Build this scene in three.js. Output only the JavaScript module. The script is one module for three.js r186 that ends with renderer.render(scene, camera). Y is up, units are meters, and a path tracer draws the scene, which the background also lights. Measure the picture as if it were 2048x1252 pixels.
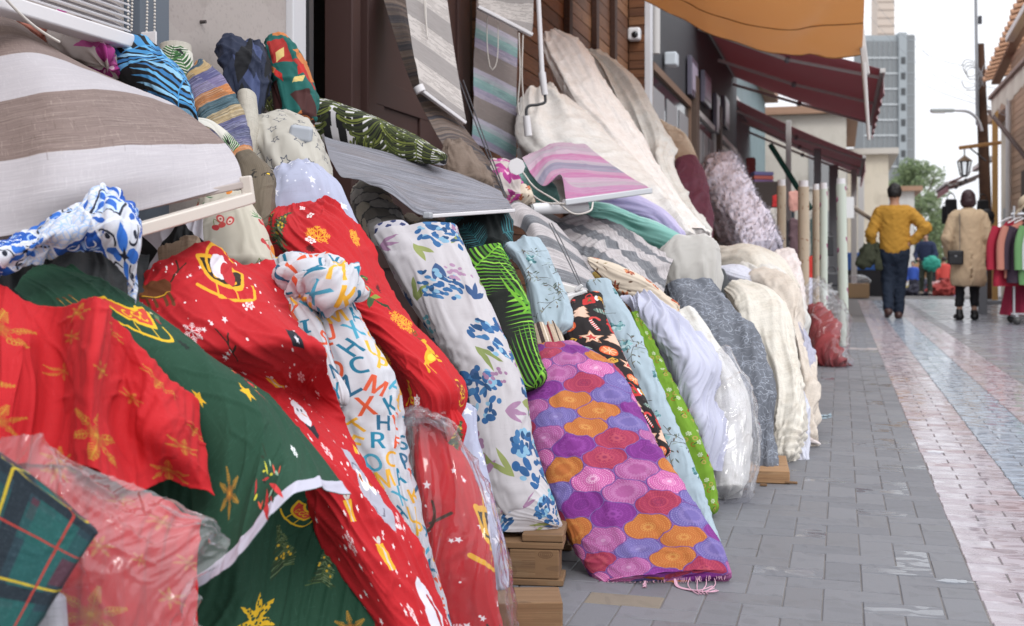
import * as THREE from 'three';
import { mergeGeometries } from 'three/addons/utils/BufferGeometryUtils.js';
import { RoundedBoxGeometry } from 'three/addons/geometries/RoundedBoxGeometry.js';
import { createNoise2D, createNoise3D } from 'simplex-noise';

// ---------- camera, sky, sun, exposure ----------
const F = 2375, CX = 1024, HZ = 520, CAMH = 0.78, YAW = Math.atan(658 / F);   // the lens, in pixels of the 2048 x 1252 photograph
const scene = new THREE.Scene();
const camera = new THREE.PerspectiveCamera(2 * Math.atan(626 / F) * 180 / Math.PI, 2048 / 1252, 0.1, 900);
camera.position.set(0, CAMH, 0);
camera.rotation.y = YAW;
camera.setViewOffset(2048, 1252, 0, 626 - HZ, 2048, 1252);
camera.focus = 3.1; camera.userData.fStop = 5.6;
camera.updateMatrixWorld();
const renderer = new THREE.WebGLRenderer({ antialias: true });
renderer.toneMapping = THREE.LinearToneMapping;
renderer.toneMappingExposure = 1.10;
renderer.shadowMap.enabled = true;
{ // an even, thinly overcast sky
  const w = 256, h = 128, a = new Float32Array(w * h * 4), n3 = createNoise3D(rng(5));
  for (let j = 0; j < h; j++) for (let i = 0; i < w; i++) {
    const el = (j + 0.5) / h * Math.PI - Math.PI / 2, az = i / w * 2 * Math.PI, k = (j * w + i) * 4;
    const s = Math.max(0, Math.sin(el));
    const c = n3(Math.cos(az) * Math.cos(el) * 1.6, Math.sin(el) * 3, Math.sin(az) * Math.cos(el) * 1.6) * 0.05;
    const L = 0.97 + 0.9 * s + c;
    a[k] = L * 0.965; a[k + 1] = L * 0.985; a[k + 2] = L * 1.03; a[k + 3] = 1;
  }
  const t = new THREE.DataTexture(a, w, h, THREE.RGBAFormat, THREE.FloatType);
  t.mapping = THREE.EquirectangularReflectionMapping; t.magFilter = THREE.LinearFilter; t.needsUpdate = true;
  scene.background = t; scene.environment = t;
}
const sun = new THREE.DirectionalLight(new THREE.Color(1, 0.965, 0.92), 1.1);
sun.position.set(7, 11, 4); sun.castShadow = true; sun.shadow.radius = 34;
Object.assign(sun.shadow.camera, { left: -14, right: 14, top: 14, bottom: -14, near: 0.5, far: 60 });
sun.name = 'sun'; scene.add(sun); scene.add(sun.target); sun.target.position.set(0, 0, -6); sun.target.name = 'sun_target';

// ---------- helpers ----------
function rng(seed) { let a = seed >>> 0; return () => { a = (a + 0x6D2B79F5) >>> 0; let t = Math.imul(a ^ a >>> 15, 1 | a); t = t + Math.imul(t ^ t >>> 7, 61 | t) ^ t; return ((t ^ t >>> 14) >>> 0) / 4294967296; }; }
const V3 = (x, y, z) => new THREE.Vector3(x, y, z);
const N3 = createNoise3D(rng(11)), N2 = createNoise2D(rng(12));
const FW = V3(-Math.sin(YAW), 0, -Math.cos(YAW)), RT = V3(Math.cos(YAW), 0, -Math.sin(YAW));
// the point of the place that stands at distance d (metres along the view axis) on the sight line of a photograph pixel
const W = (u, v, d) => V3(0, CAMH, 0).addScaledVector(FW, d).addScaledVector(RT, (u - CX) / F * d).add(V3(0, -(v - HZ) / F * d, 0));
const dWall = (u, x) => x / ((u - CX) / F * Math.cos(YAW) - Math.sin(YAW));        // distance at which that sight line meets the plane x = const
const dS = (u, s) => s / (Math.cos(YAW) + (u - CX) / F * Math.sin(YAW));           // ... the plane s (metres down the street) = const
const lerp = (a, b, t) => a + (b - a) * t, clamp = (x, a = 0, b = 1) => Math.min(b, Math.max(a, x));
const sm = (a, b, x) => { const t = clamp((x - a) / (b - a)); return t * t * (3 - 2 * t); };
const C = (r, g, b) => new THREE.Color().setRGB(r, g, b);
const hex = (h) => new THREE.Color(h);
const taken = {};
function numbered(n) { const k = taken[n] = (taken[n] ?? -1) + 1; return k ? n + '_' + String(k).padStart(3, '0') : n; }
function shade(o) { o.traverse((m) => { if (m.isMesh) { m.castShadow = true; m.receiveShadow = true; } }); return o; }
function std(color, rough = 0.8, extra = {}) { return new THREE.MeshStandardMaterial({ color, roughness: rough, side: THREE.DoubleSide, ...extra }); }
function phys(color, rough = 0.8, extra = {}) { return new THREE.MeshPhysicalMaterial({ color, roughness: rough, side: THREE.DoubleSide, ...extra }); }
function tag(o, label, category, group, kind) { if (label) o.userData.label = label; if (category) o.userData.category = category; if (group) o.userData.group = group; if (kind) o.userData.kind = kind; return o; }
// a thing made of one geometry in world coordinates: its origin is moved to its base
function solo(name, g, m, label, category, group, kind) {
  g.computeBoundingBox(); const b = g.boundingBox, c = V3((b.min.x + b.max.x) / 2, b.min.y, (b.min.z + b.max.z) / 2);
  g.translate(-c.x, -c.y, -c.z);
  const o = new THREE.Mesh(g, m); o.name = numbered(name); o.position.copy(c); scene.add(o); shade(o);
  return tag(o, label, category, group, kind);
}
function thing(name, pos, label, category, group, kind, turn = 0) { const o = new THREE.Group(); o.name = numbered(name); o.position.copy(pos); o.rotation.y = turn; scene.add(o); return tag(o, label, category, group, kind); }
// a part given in world coordinates under a thing (or a part) whose base is known
function part(parent, name, g, m, world = true) {
  const o = new THREE.Mesh(g, m); o.name = name; o.castShadow = o.receiveShadow = true;
  if (world) { parent.updateWorldMatrix(true, false); g.applyMatrix4(parent.matrixWorld.clone().invert()); }
  parent.add(o); return o;
}
function box(w, h, d, x = 0, y = 0, z = 0, bev = 0) { const g = bev ? new RoundedBoxGeometry(w, h, d, 1, bev) : new THREE.BoxGeometry(w, h, d); g.translate(x, y, z); return g; }
function boxB(x0, x1, y0, y1, z0, z1, bev = 0) { return box(x1 - x0, y1 - y0, z1 - z0, (x0 + x1) / 2, (y0 + y1) / 2, (z0 + z1) / 2, bev); }
function bar(a, b, w, h = w, bev = 0) { // a square bar from a to b
  const L = a.distanceTo(b), g = bev ? new RoundedBoxGeometry(w, h, L, 1, bev) : new THREE.BoxGeometry(w, h, L);
  const m = new THREE.Matrix4().lookAt(b, a, Math.abs(b.y - a.y) > L * 0.95 ? V3(1, 0, 0) : V3(0, 1, 0)); g.applyMatrix4(m); g.translate((a.x + b.x) / 2, (a.y + b.y) / 2, (a.z + b.z) / 2); return g;
}
function rod(a, b, r0, r1 = r0, n = 10) { const L = a.distanceTo(b), g = new THREE.CylinderGeometry(r1, r0, L, n); g.translate(0, L / 2, 0); g.applyQuaternion(new THREE.Quaternion().setFromUnitVectors(V3(0, 1, 0), b.clone().sub(a).normalize())); g.translate(a.x, a.y, a.z); return g; }
function tube(pts, r, seg = 40, n = 6) { return new THREE.TubeGeometry(new THREE.CatmullRomCurve3(pts), seg, r, n, false); }
function merge(list) { return mergeGeometries(list.map((g) => { const q = g.index ? g.toNonIndexed() : g; for (const k of Object.keys(q.attributes)) if (!['position', 'normal', 'uv'].includes(k)) q.deleteAttribute(k); return q; })); }
const uvBox = (g, s = 1) => { const p = g.attributes.position, n = g.attributes.normal, u = g.attributes.uv; for (let i = 0; i < p.count; i++) { const ax = Math.abs(n.getX(i)), ay = Math.abs(n.getY(i)), az = Math.abs(n.getZ(i)); if (ax >= ay && ax >= az) u.setXY(i, p.getZ(i) * s, p.getY(i) * s); else if (ay >= az) u.setXY(i, p.getX(i) * s, p.getZ(i) * s); else u.setXY(i, p.getX(i) * s, p.getY(i) * s); } return g; };

// ---------- cloth geometry ----------
const SLACK = 0.05;
function cr(a, b, c, d, t) { return 0.5 * (2 * b + (c - a) * t + (2 * a - 5 * b + 4 * c - d) * t * t + (3 * b - a - 3 * c + d) * t * t * t); }
function crArr(arr, t) { // Catmull-Rom through an array of number arrays
  const n = arr.length - 1, x = clamp(t) * n, i = Math.min(n - 1, Math.floor(x)), f = x - i;
  if (n === 0) return arr[0].slice();
  const g = (k) => k < 0 ? arr[0].map((q, m) => 2 * q - arr[1][m]) : k > n ? arr[n].map((q, m) => 2 * q - arr[n - 1][m]) : arr[k];
  const p0 = g(i - 1), p1 = g(i), p2 = g(i + 1), p3 = g(i + 2);
  return p1.map((_, m) => cr(p0[m], p1[m], p2[m], p3[m], f));
}
// folds(): relief of a cloth in metres, a function of metres on the cloth; long soft ridges along `ang`, plus small creases
function folds({ amp = 0.006, wid = 0.06, len = 0.3, ang = 0, crease = 0.0012, cw = 0.05, seed = 0 } = {}) {
  const c = Math.cos(ang), s = Math.sin(ang), c2 = Math.cos(ang + 0.9), s2 = Math.sin(ang + 0.9), c3 = Math.cos(ang - 0.7), s3 = Math.sin(ang - 0.7);
  const ridge = (n, e, p) => Math.pow(Math.max(0, 1 - Math.sqrt(n * n + e)), p);
  return (x, y) => {
    const wx = x + 0.25 * wid * N3(x / len * 1.3, y / len * 1.3, seed + 7), a = (wx * c + y * s) / wid, b = (-wx * s + y * c) / len;
    const r = ridge(N3(a * 0.8, b * 0.8, seed), 0.01, 2.4) + 0.45 * ridge(N3(a * 1.9 + 4, b * 1.3, seed + 11), 0.01, 2.2), r2 = N3(a * 0.4, b * 0.6, seed + 3), gate = sm(-0.25, 0.45, N3(x / len * 0.9, y / len * 0.9, seed + 21));
    const a2 = (wx * c2 + y * s2) / cw, b2 = (-wx * s2 + y * c2) / (cw * 5), a3 = (wx * c3 + y * s3) / cw, b3 = (-wx * s3 + y * c3) / (cw * 5), g2 = sm(0.05, 0.5, N3(x / 0.14, y / 0.14, seed + 31)), g3 = sm(0.05, 0.5, N3(x / 0.14 + 5, y / 0.14, seed + 33));
    return amp * (1.25 * r * (0.35 + 0.65 * gate) + 0.75 * r2 - 0.55) + crease * 2.2 * (g2 * ridge(N3(a2 * 0.6, b2, seed + 5), 0.006, 5) + g3 * ridge(N3(a3 * 0.6, b3, seed + 6), 0.006, 5));
  };
}
// let a cloth that is a little too long for its shape buckle into folds, held near that shape (position-based dynamics)
function relax(P, N, nu, nv, closed, slack, out, iters) {
  const NU = nu + 1, n = NU * (nv + 1), p = new Float64Array(n * 3), b = new Float64Array(n * 3), m = new Float64Array(n * 3);
  for (let j = 0; j <= nv; j++) for (let i = 0; i <= nu; i++) { const k = (j * NU + i) * 3, q = P[j][i], w = N[j][i]; p[k] = b[k] = q.x; p[k + 1] = b[k + 1] = q.y; p[k + 2] = b[k + 2] = q.z; m[k] = w.x; m[k + 1] = w.y; m[k + 2] = w.z; }
  const A = [], L = [], K = []; const con = (a, c, k, ex) => { const dx = p[a * 3] - p[c * 3], dy = p[a * 3 + 1] - p[c * 3 + 1], dz = p[a * 3 + 2] - p[c * 3 + 2], l = Math.hypot(dx, dy, dz); if (l < 1e-6) return; A.push(a * 3, c * 3); L.push(l * (1 + ex)); K.push(k); };
  for (let j = 0; j <= nv; j++) for (let i = 0; i <= nu; i++) { const a = j * NU + i; if (i < nu) con(a, a + 1, 0.5, slack); if (j < nv) con(a, a + NU, 0.5, slack * 0.8); if (i < nu && j < nv) { con(a, a + NU + 1, 0.25, slack * 0.9); con(a + 1, a + NU, 0.25, slack * 0.9); } if (i < nu - 1) con(a, a + 2, 0.10, slack * 0.55); if (j < nv - 1) con(a, a + 2 * NU, 0.10, slack * 0.45); }
  const M = L.length; for (let it = 0; it < iters; it++) {
    for (let q = 0; q < M; q++) { const a = A[2 * q], c = A[2 * q + 1], dx = p[c] - p[a], dy = p[c + 1] - p[a + 1], dz = p[c + 2] - p[a + 2], l = Math.sqrt(dx * dx + dy * dy + dz * dz) + 1e-9, f = K[q] * 0.5 * (l - L[q]) / l; p[a] += dx * f; p[a + 1] += dy * f; p[a + 2] += dz * f; p[c] -= dx * f; p[c + 1] -= dy * f; p[c + 2] -= dz * f; }
    for (let k = 0; k < n * 3; k += 3) { let dx = p[k] - b[k], dy = p[k + 1] - b[k + 1] - 0.00002, dz = p[k + 2] - b[k + 2]; let h = dx * m[k] + dy * m[k + 1] + dz * m[k + 2]; const tx = dx - h * m[k], ty = dy - h * m[k + 1], tz = dz - h * m[k + 2], tl = Math.sqrt(tx * tx + ty * ty + tz * tz), ts = tl > out * 0.5 ? out * 0.5 / tl : 1; h = h > out ? out : h < -out * 0.45 ? -out * 0.45 : h; p[k] = b[k] + h * m[k] + tx * ts; p[k + 1] = b[k + 1] + h * m[k + 1] + ty * ts; p[k + 2] = b[k + 2] + h * m[k + 2] + tz * ts; }
    if (closed) for (let j = 0; j <= nv; j++) { const a = j * NU * 3, c = a + nu * 3; for (let q = 0; q < 3; q++) p[a + q] = p[c + q] = (p[a + q] + p[c + q]) / 2; } }
  for (let j = 0; j <= nv; j++) for (let i = 0; i <= nu; i++) { const k = (j * NU + i) * 3; P[j][i] = V3(p[k], p[k + 1], p[k + 2]); }
}
function gridGeo(P, nu, nv, { closed = false, size = [1, 1], rot = 0, off = [0, 0], norm = false, thick = 0, disp = null, slack = 0, out = 0.02, iters = 40 } = {}) {
  // P[j][i] : nv+1 rows of nu+1 points; relief along the normals, then (for open sheets) a second side and a rim
  const NU = nu + 1, NV = nv + 1;
  const U = new Float64Array(NU), Vv = new Float64Array(NV);
  for (let i = 1; i < NU; i++) { let q = 0; for (let j = 0; j < NV; j++) q += P[j][i].distanceTo(P[j][i - 1]); U[i] = U[i - 1] + q / NV; }
  for (let j = 1; j < NV; j++) { let q = 0; for (let i = 0; i < NU; i++) q += P[j][i].distanceTo(P[j - 1][i]); Vv[j] = Vv[j - 1] + q / NU; }
  const normals = () => { const N = [], a = V3(), b = V3(); for (let j = 0; j < NV; j++) { N.push([]); for (let i = 0; i < NU; i++) {
    const i0 = closed && i === 0 ? nu - 1 : Math.max(0, i - 1), i1 = closed && i === nu ? 1 : Math.min(nu, i + 1);
    a.subVectors(P[j][i1], P[j][i0]); b.subVectors(P[Math.min(nv, j + 1)][i], P[Math.max(0, j - 1)][i]);
    const n = V3().crossVectors(b, a); if (n.lengthSq() < 1e-16) n.set(0, 1, 0); N[j].push(n.normalize()); } } return N; };
  if (disp) { const N = normals(); for (let j = 0; j < NV; j++) for (let i = 0; i < NU; i++) {
    let h = disp(U[i], Vv[j], i / nu, j / nv);
    if (closed) { const e = Math.min(i, nu - i) / nu; if (e < 0.1) { const o = disp(U[nu] - U[i], Vv[j], 1 - i / nu, j / nv); h = lerp((h + o) / 2, h, e / 0.1); } }
    P[j][i] = P[j][i].clone().addScaledVector(N[j][i], h); }
    if (slack) relax(P, N, nu, nv, closed, slack, out, iters); }
  const pos = [], uv = [], idx = [], cR = Math.cos(rot), sR = Math.sin(rot);
  const put = (p, i, j) => { pos.push(p.x, p.y, p.z); if (norm) uv.push(U[i] / U[nu], 1 - Vv[j] / Vv[nv]); else { const x = U[i], y = -Vv[j]; uv.push((x * cR - y * sR) / size[0] + off[0], (x * sR + y * cR) / size[1] + off[1]); } };
  for (let j = 0; j < NV; j++) for (let i = 0; i < NU; i++) put(P[j][i], i, j);
  const q = (a, b, c, d) => idx.push(a, b, c, b, d, c);
  for (let j = 0; j < nv; j++) for (let i = 0; i < nu; i++) { const a = j * NU + i; q(a, a + NU, a + 1, a + NU + 1); }
  if (thick) {
    const N = normals(), B = NU * NV;
    for (let j = 0; j < NV; j++) for (let i = 0; i < NU; i++) put(P[j][i].clone().addScaledVector(N[j][i], -thick), i, j);
    for (let j = 0; j < nv; j++) for (let i = 0; i < nu; i++) { const a = B + j * NU + i; q(a + 1, a + NU + 1, a, a + NU); }
    if (!closed) for (let j = 0; j < nv; j++) { const a = j * NU, b = a + nu; q(a, B + a, a + NU, B + a + NU); q(b + NU, B + b + NU, b, B + b); }
    for (let i = 0; i < nu; i++) { const a = i, b = nv * NU + i; q(a + 1, B + a + 1, a, B + a); q(b, B + b, b + 1, B + b + 1); }
  }
  const g = new THREE.BufferGeometry();
  g.setAttribute('position', new THREE.Float32BufferAttribute(pos, 3)); g.setAttribute('uv', new THREE.Float32BufferAttribute(uv, 2)); g.setIndex(idx); g.computeVertexNormals();
  if (closed) { const n = g.attributes.normal; for (let k = 0; k < (thick ? 2 : 1); k++) for (let j = 0; j < NV; j++) { const a = k * NU * NV + j * NU, b = a + nu, v = V3(n.getX(a) + n.getX(b), n.getY(a) + n.getY(b), n.getZ(a) + n.getZ(b)).normalize(); n.setXYZ(a, v.x, v.y, v.z); n.setXYZ(b, v.x, v.y, v.z); } }
  return g;
}
// a loose cloth: control rows of [u, v, d]; the cloth passes through all of them
function clothGeo(rows, o = {}) {
  const nu = o.nu ?? 70, nv = o.nv ?? 70, P = [];
  for (let j = 0; j <= nv; j++) { const flat = rows.map((r) => r.flat()); const r = crArr(flat, j / nv), pts = []; for (let k = 0; k < r.length; k += 3) pts.push([r[k], r[k + 1], r[k + 2]]); P.push([]); for (let i = 0; i <= nu; i++) { const [u, v, d] = crArr(pts, i / nu); P[j].push(W(u, v, d)); } }
  return gridGeo(P, nu, nv, { thick: 0.0016, slack: SLACK, ...o });
}
// a bolt: cloth wound on a board or tube, or a stuffed bundle. Rows of [uL, vL, uR, vR, d, thickness]: a closed loft with rounded ends
function boltGeo(rows, o = {}) {
  const nu = o.nu ?? 72, nv = o.nv ?? 60, pw = 2 / (o.sq ?? 2.8), P = [], endA = o.endA ?? 0.02, endB = o.endB ?? 0.02, ne = 5;
  const R = []; for (let j = 0; j <= nv; j++) { const [a, b, c, e, d, t] = crArr(rows, j / nv); const L = W(a, b, d), Q = W(c, e, d); R.push({ M: L.clone().add(Q).multiplyScalar(0.5), A: Q.clone().sub(L).multiplyScalar(0.5), T: t / 2, d }); }
  for (let j = 0; j <= nv; j++) { const t = R[Math.min(nv, j + 1)].M.clone().sub(R[Math.max(0, j - 1)].M).normalize(); R[j].t = t; const N = V3().crossVectors(R[j].A, t).normalize(); const toCam = V3(0, CAMH, 0).sub(R[j].M); if (N.dot(toCam) < 0) N.negate(); R[j].N = N; }
  const ring = (r, sc, sh) => { const out = []; for (let i = 0; i <= nu; i++) { const f = i / nu * 2 * Math.PI + Math.PI / 2 * 3, c = Math.cos(f), s = Math.sin(f);
    // starts behind, runs round the left, the front and the right
    const x = Math.sign(c) * Math.pow(Math.abs(c), pw), y = Math.sign(s) * Math.pow(Math.abs(s), pw);
    out.push(r.M.clone().addScaledVector(r.A, -x * sc).addScaledVector(r.N, y * r.T * sc).addScaledVector(r.t, sh)); } return out; };
  for (let k = 0; k < ne; k++) { const a = k / ne * Math.PI / 2; P.push(ring(R[0], Math.max(0.001, Math.sin(a)), -endA * Math.cos(a))); }
  for (let j = 0; j <= nv; j++) P.push(ring(R[j], 1, 0));
  for (let k = ne - 1; k >= 0; k--) { const a = k / ne * Math.PI / 2; P.push(ring(R[nv], Math.max(0.001, Math.sin(a)), endB * Math.cos(a))); }
  return gridGeo(P, nu, P.length - 1, { closed: true, slack: SLACK, ...o });
}
function cloth(name, rows, mat, o, label, category, group) { return solo(name, clothGeo(rows, o), mat, label, category ?? 'cloth', group); }
function bolt(name, rows, mat, o, label, category, group) { return solo(name, boltGeo(rows, o), mat, label, category ?? 'fabric bolt', group); }
// straight edges L and R with a swelling front: rows [uL, vL, uR, vR, d, bulge] -> rows of control points
function swell(rows, prof = [0, 0.75, 1, 0.75, 0]) { return rows.map(([a, b, c, e, d, s, dr]) => prof.map((p, k) => { const t = k / (prof.length - 1); return [lerp(a, c, t), lerp(b, e, t), lerp(d, dr ?? d, t) - s * p]; })); }

// ---------- printed and woven cloth ----------
let R = rng(21);
const rnd = (a, b) => a + (b - a) * R();
function print(w, h, draw, seed = 1) { const c = document.createElement('canvas'); c.width = w; c.height = h; const x = c.getContext('2d'); R = rng(seed * 97 + 3); x.lineCap = 'round'; x.lineJoin = 'round'; draw(x, w, h); const t = new THREE.CanvasTexture(c); t.colorSpace = THREE.SRGBColorSpace; t.wrapS = t.wrapT = THREE.RepeatWrapping; t.anisotropy = 8; return t; }
const fill = (x, c, w, h) => { x.fillStyle = c; x.fillRect(0, 0, w, h); };
function weave(x, w, h, a = 0.06, n = 2600, len = 40, vert = true) { a *= 1.8; n *= 2; for (let i = 0; i < n; i++) { x.strokeStyle = R() < 0.5 ? `rgba(255,255,255,${a * R()})` : `rgba(0,0,0,${a * R()})`; x.lineWidth = rnd(0.5, 1.4); const px = R() * w, py = R() * h, l = rnd(len * 0.3, len); x.beginPath(); x.moveTo(px, py); if (vert && R() < 0.5) x.lineTo(px + rnd(-1, 1), py + l); else x.lineTo(px + l, py + rnd(-1, 1)); x.stroke(); } }
// draw a motif also across the seams so that the print tiles
function tiled(x, w, h, px, py, r, f) { for (const ox of [-w, 0, w]) for (const oy of [-h, 0, h]) { const a = px + ox, b = py + oy; if (a > -r && a < w + r && b > -r && b < h + r) { x.save(); x.translate(a, b); f(x); x.restore(); } } }
function star(x, r, c, n = 5, inner = 0.45, rot = -Math.PI / 2) { x.beginPath(); for (let k = 0; k < 2 * n; k++) { const a = rot + k * Math.PI / n, q = k % 2 ? r * inner : r; x.lineTo(Math.cos(a) * q, Math.sin(a) * q); } x.closePath(); if (c) { x.fillStyle = c; x.fill(); } }
function dot(x, r, c, px = 0, py = 0) { x.beginPath(); x.arc(px, py, r, 0, 7); x.fillStyle = c; x.fill(); }
function ell(x, px, py, rx, ry, a, c, stroke) { x.beginPath(); x.ellipse(px, py, rx, ry, a, 0, 7); if (c) { x.fillStyle = c; x.fill(); } if (stroke) { x.strokeStyle = stroke; x.stroke(); } }
function path(x, pts, c, stroke, lw = 1, close = true) { x.beginPath(); x.moveTo(pts[0], pts[1]); for (let k = 2; k + 3 < pts.length; k += 4) x.quadraticCurveTo(pts[k], pts[k + 1], pts[k + 2], pts[k + 3]); if (close) x.closePath(); if (c) { x.fillStyle = c; x.fill(); } if (stroke) { x.strokeStyle = stroke; x.lineWidth = lw; x.stroke(); } }
function poly(x, pts, c, stroke, lw = 1, close = true) { x.beginPath(); for (let k = 0; k < pts.length; k += 2) x.lineTo(pts[k], pts[k + 1]); if (close) x.closePath(); if (c) { x.fillStyle = c; x.fill(); } if (stroke) { x.strokeStyle = stroke; x.lineWidth = lw; x.stroke(); } }
function flake(x, r, c, lw, n = 6, branches = 3) { x.strokeStyle = c; x.lineWidth = lw; for (let k = 0; k < n; k++) { x.save(); x.rotate(k * 2 * Math.PI / n); x.beginPath(); x.moveTo(0, 0); x.lineTo(0, -r); for (let b = 1; b <= branches; b++) { const y = -r * (0.25 + 0.6 * b / branches), l = r * 0.28 * (1.2 - b / (branches + 1)); x.moveTo(-l, y - l * 0.7); x.lineTo(0, y); x.lineTo(l, y - l * 0.7); } x.stroke(); x.restore(); } }
function goldFlake(x, r) { const c = '#b98429', c2 = '#a5601f'; for (let k = 0; k < 6; k++) { x.save(); x.rotate(k * Math.PI / 3); x.strokeStyle = c; x.lineWidth = Math.max(1, r * 0.022); for (let b = 0; b < 6; b++) { const y = -r * (0.38 + b * 0.11), l = r * 0.15 * (1 - b / 8); for (const s of [-1, 1]) { x.save(); x.translate(0, y); x.rotate(s * 0.8); ell(x, 0, -l * 0.7, l * 0.32, l * 0.75, 0, 'rgba(165,90,25,0.35)', c); x.restore(); } } x.beginPath(); x.moveTo(0, 0); x.lineTo(0, -r); x.stroke(); for (let b = 0; b < 3; b++) ell(x, 0, -r * (0.1 + 0.09 * b), r * (0.05 + 0.035 * b), r * 0.1, 0, 'rgba(175,100,28,0.3)', c2); x.restore(); } star(x, r * 0.13, c, 6, 0.5); }
function leafShape(x, l, w, c) { path(x, [0, 0, w, -l * 0.45, 0, -l, -w, -l * 0.45, 0, 0], c); }
function palm(x, l, w, cols, dark, n = 26, droop = 0.5) { // one feathered palm leaf growing up from 0,0
  for (let k = 0; k < n; k++) { const t = 0.06 + 0.94 * k / n, y = -l * t, q = w * Math.sin(Math.PI * Math.min(1, 0.18 + t * 0.82)) * 1.05; for (const s of [-1, 1]) { const c = cols[(k + (s > 0 ? 1 : 0)) % cols.length]; if (droop < 0) { const e = y - q * 0.62; path(x, [0, y, s * q * 0.35, y - q * 0.02 - l / n * 0.5, s * q, e, s * q * 0.5, y - q * 0.26 + l / n * 1.0, 0, y + l / n * 0.55], c); continue; } x.strokeStyle = c; x.lineWidth = l / n * 0.62; x.beginPath(); x.moveTo(0, y); x.quadraticCurveTo(s * q * 0.6, y - q * 0.35, s * q, y + q * droop * (1 - t) - q * 0.25); x.stroke(); x.strokeStyle = dark; x.lineWidth = l / n * 0.16; x.beginPath(); x.moveTo(0, y - 1); x.quadraticCurveTo(s * q * 0.6, y - q * 0.38, s * q * 0.95, y + q * droop * (1 - t) - q * 0.28); x.stroke(); } }
  x.strokeStyle = cols[0]; x.lineWidth = l * 0.014; x.beginPath(); x.moveTo(0, 0); x.lineTo(0, -l); x.stroke(); }
function gift(x, s, c = '#e0a92a', r = '#c9c4c0') { poly(x, [-s, -s * 0.8, s * 0.8, -s, s, s * 0.8, -s * 0.8, s], c); poly(x, [-s * 0.2, -s * 0.9, s * 0.15, -s * 0.93, s * 0.3, s * 0.9, -s * 0.05, s * 0.95], r); ell(x, -s * 0.3, -s * 1.15, s * 0.35, s * 0.22, 0.5, r); ell(x, s * 0.35, -s * 1.2, s * 0.35, s * 0.22, -0.5, r); }
function sleigh(x, s, body = '#c2402f', gold = '#d8ae1f') { // a gilt sleigh, empty
  path(x, [-s, -s * 0.5, -s * 0.75, s * 0.1, -s * 0.5, s * 0.25, 0, s * 0.45, s * 0.6, s * 0.3, s * 0.8, 0, s * 0.85, -s * 0.4, s * 0.5, -s * 0.5, s * 0.35, -s * 0.25, 0, -s * 0.05, -s * 0.5, -s * 0.5, -s, -s * 0.5], body, gold, s * 0.12);
  x.strokeStyle = gold; x.lineWidth = s * 0.06; for (const k of [-0.3, 0.05, 0.35]) { x.beginPath(); x.arc(s * k, s * 0.05, s * 0.12, 0.4, 5); x.stroke(); }
  x.lineWidth = s * 0.1; x.beginPath(); x.moveTo(-s * 1.05, s * 0.5); x.quadraticCurveTo(-s * 0.4, s * 0.85, s * 0.5, s * 0.75); x.quadraticCurveTo(s * 1.25, s * 0.65, s * 1.05, s * 0.15); x.stroke();
  for (const k of [-0.35, 0.35]) { x.lineWidth = s * 0.06; x.beginPath(); x.moveTo(s * k, s * 0.3); x.lineTo(s * k, s * 0.78); x.stroke(); } }
function deer(x, s, c = '#d8a11e', d = '#6d4314') { // a leaping reindeer
  ell(x, 0, 0, s * 0.6, s * 0.28, -0.25, c); ell(x, s * 0.55, -s * 0.42, s * 0.16, s * 0.36, 0.5, c); ell(x, s * 0.82, -s * 0.72, s * 0.24, s * 0.12, 0.4, c); ell(x, -s * 0.15, s * 0.1, s * 0.25, s * 0.17, 0, '#e8c23a');
  x.strokeStyle = c; x.lineWidth = s * 0.11; for (const [a, b, e, f, g, h] of [[0.4, 0.1, 0.8, 0.3, 0.7, 0.65], [0.3, 0.15, 0.55, 0.45, 0.95, 0.5], [-0.45, 0.15, -0.75, 0.35, -0.65, 0.75], [-0.5, 0.1, -0.95, 0.25, -1.05, 0.6]]) { x.beginPath(); x.moveTo(a * s, b * s); x.lineTo(e * s, f * s); x.lineTo(g * s, h * s); x.stroke(); }
  x.strokeStyle = d; x.lineWidth = s * 0.06; for (const q of [0, 0.16]) { x.beginPath(); x.moveTo((0.68 + q) * s, -s * 0.8); x.quadraticCurveTo((0.45 + q) * s, -s * 1.15, (0.7 + q) * s, -s * 1.45); x.moveTo((0.55 + q) * s, -s * 1.1); x.lineTo((0.35 + q) * s, -s * 1.25); x.moveTo((0.6 + q) * s, -s * 1.3); x.lineTo((0.85 + q) * s, -s * 1.3); x.stroke(); } x.lineWidth = s * 0.05; x.beginPath(); x.moveTo(s * 0.3, -s * 0.3); x.lineTo(s * 0.45, s * 0.15); x.stroke(); }
function poinsettia(x, s) { for (let k = 0; k < 6; k++) { x.save(); x.rotate(k * 1.05 + 0.4); leafShape(x, s * 1.35, s * 0.42, k % 2 ? '#31502c' : '#54703a'); x.strokeStyle = '#9fae3a'; x.lineWidth = s * 0.04; x.beginPath(); x.moveTo(0, 0); x.lineTo(0, -s * 1.2); x.stroke(); x.restore(); } for (let k = 0; k < 14; k++) { x.save(); x.rotate(k * 0.9); leafShape(x, s * (k < 7 ? 1 : 0.65), s * 0.28, ['#a81a22', '#c9303a', '#8d141c'][k % 3]); x.strokeStyle = '#5d0b12'; x.lineWidth = s * 0.025; x.beginPath(); x.moveTo(0, 0); x.lineTo(0, -s * 0.8); x.stroke(); x.restore(); } dot(x, s * 0.1, '#d2a12c'); }
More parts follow.
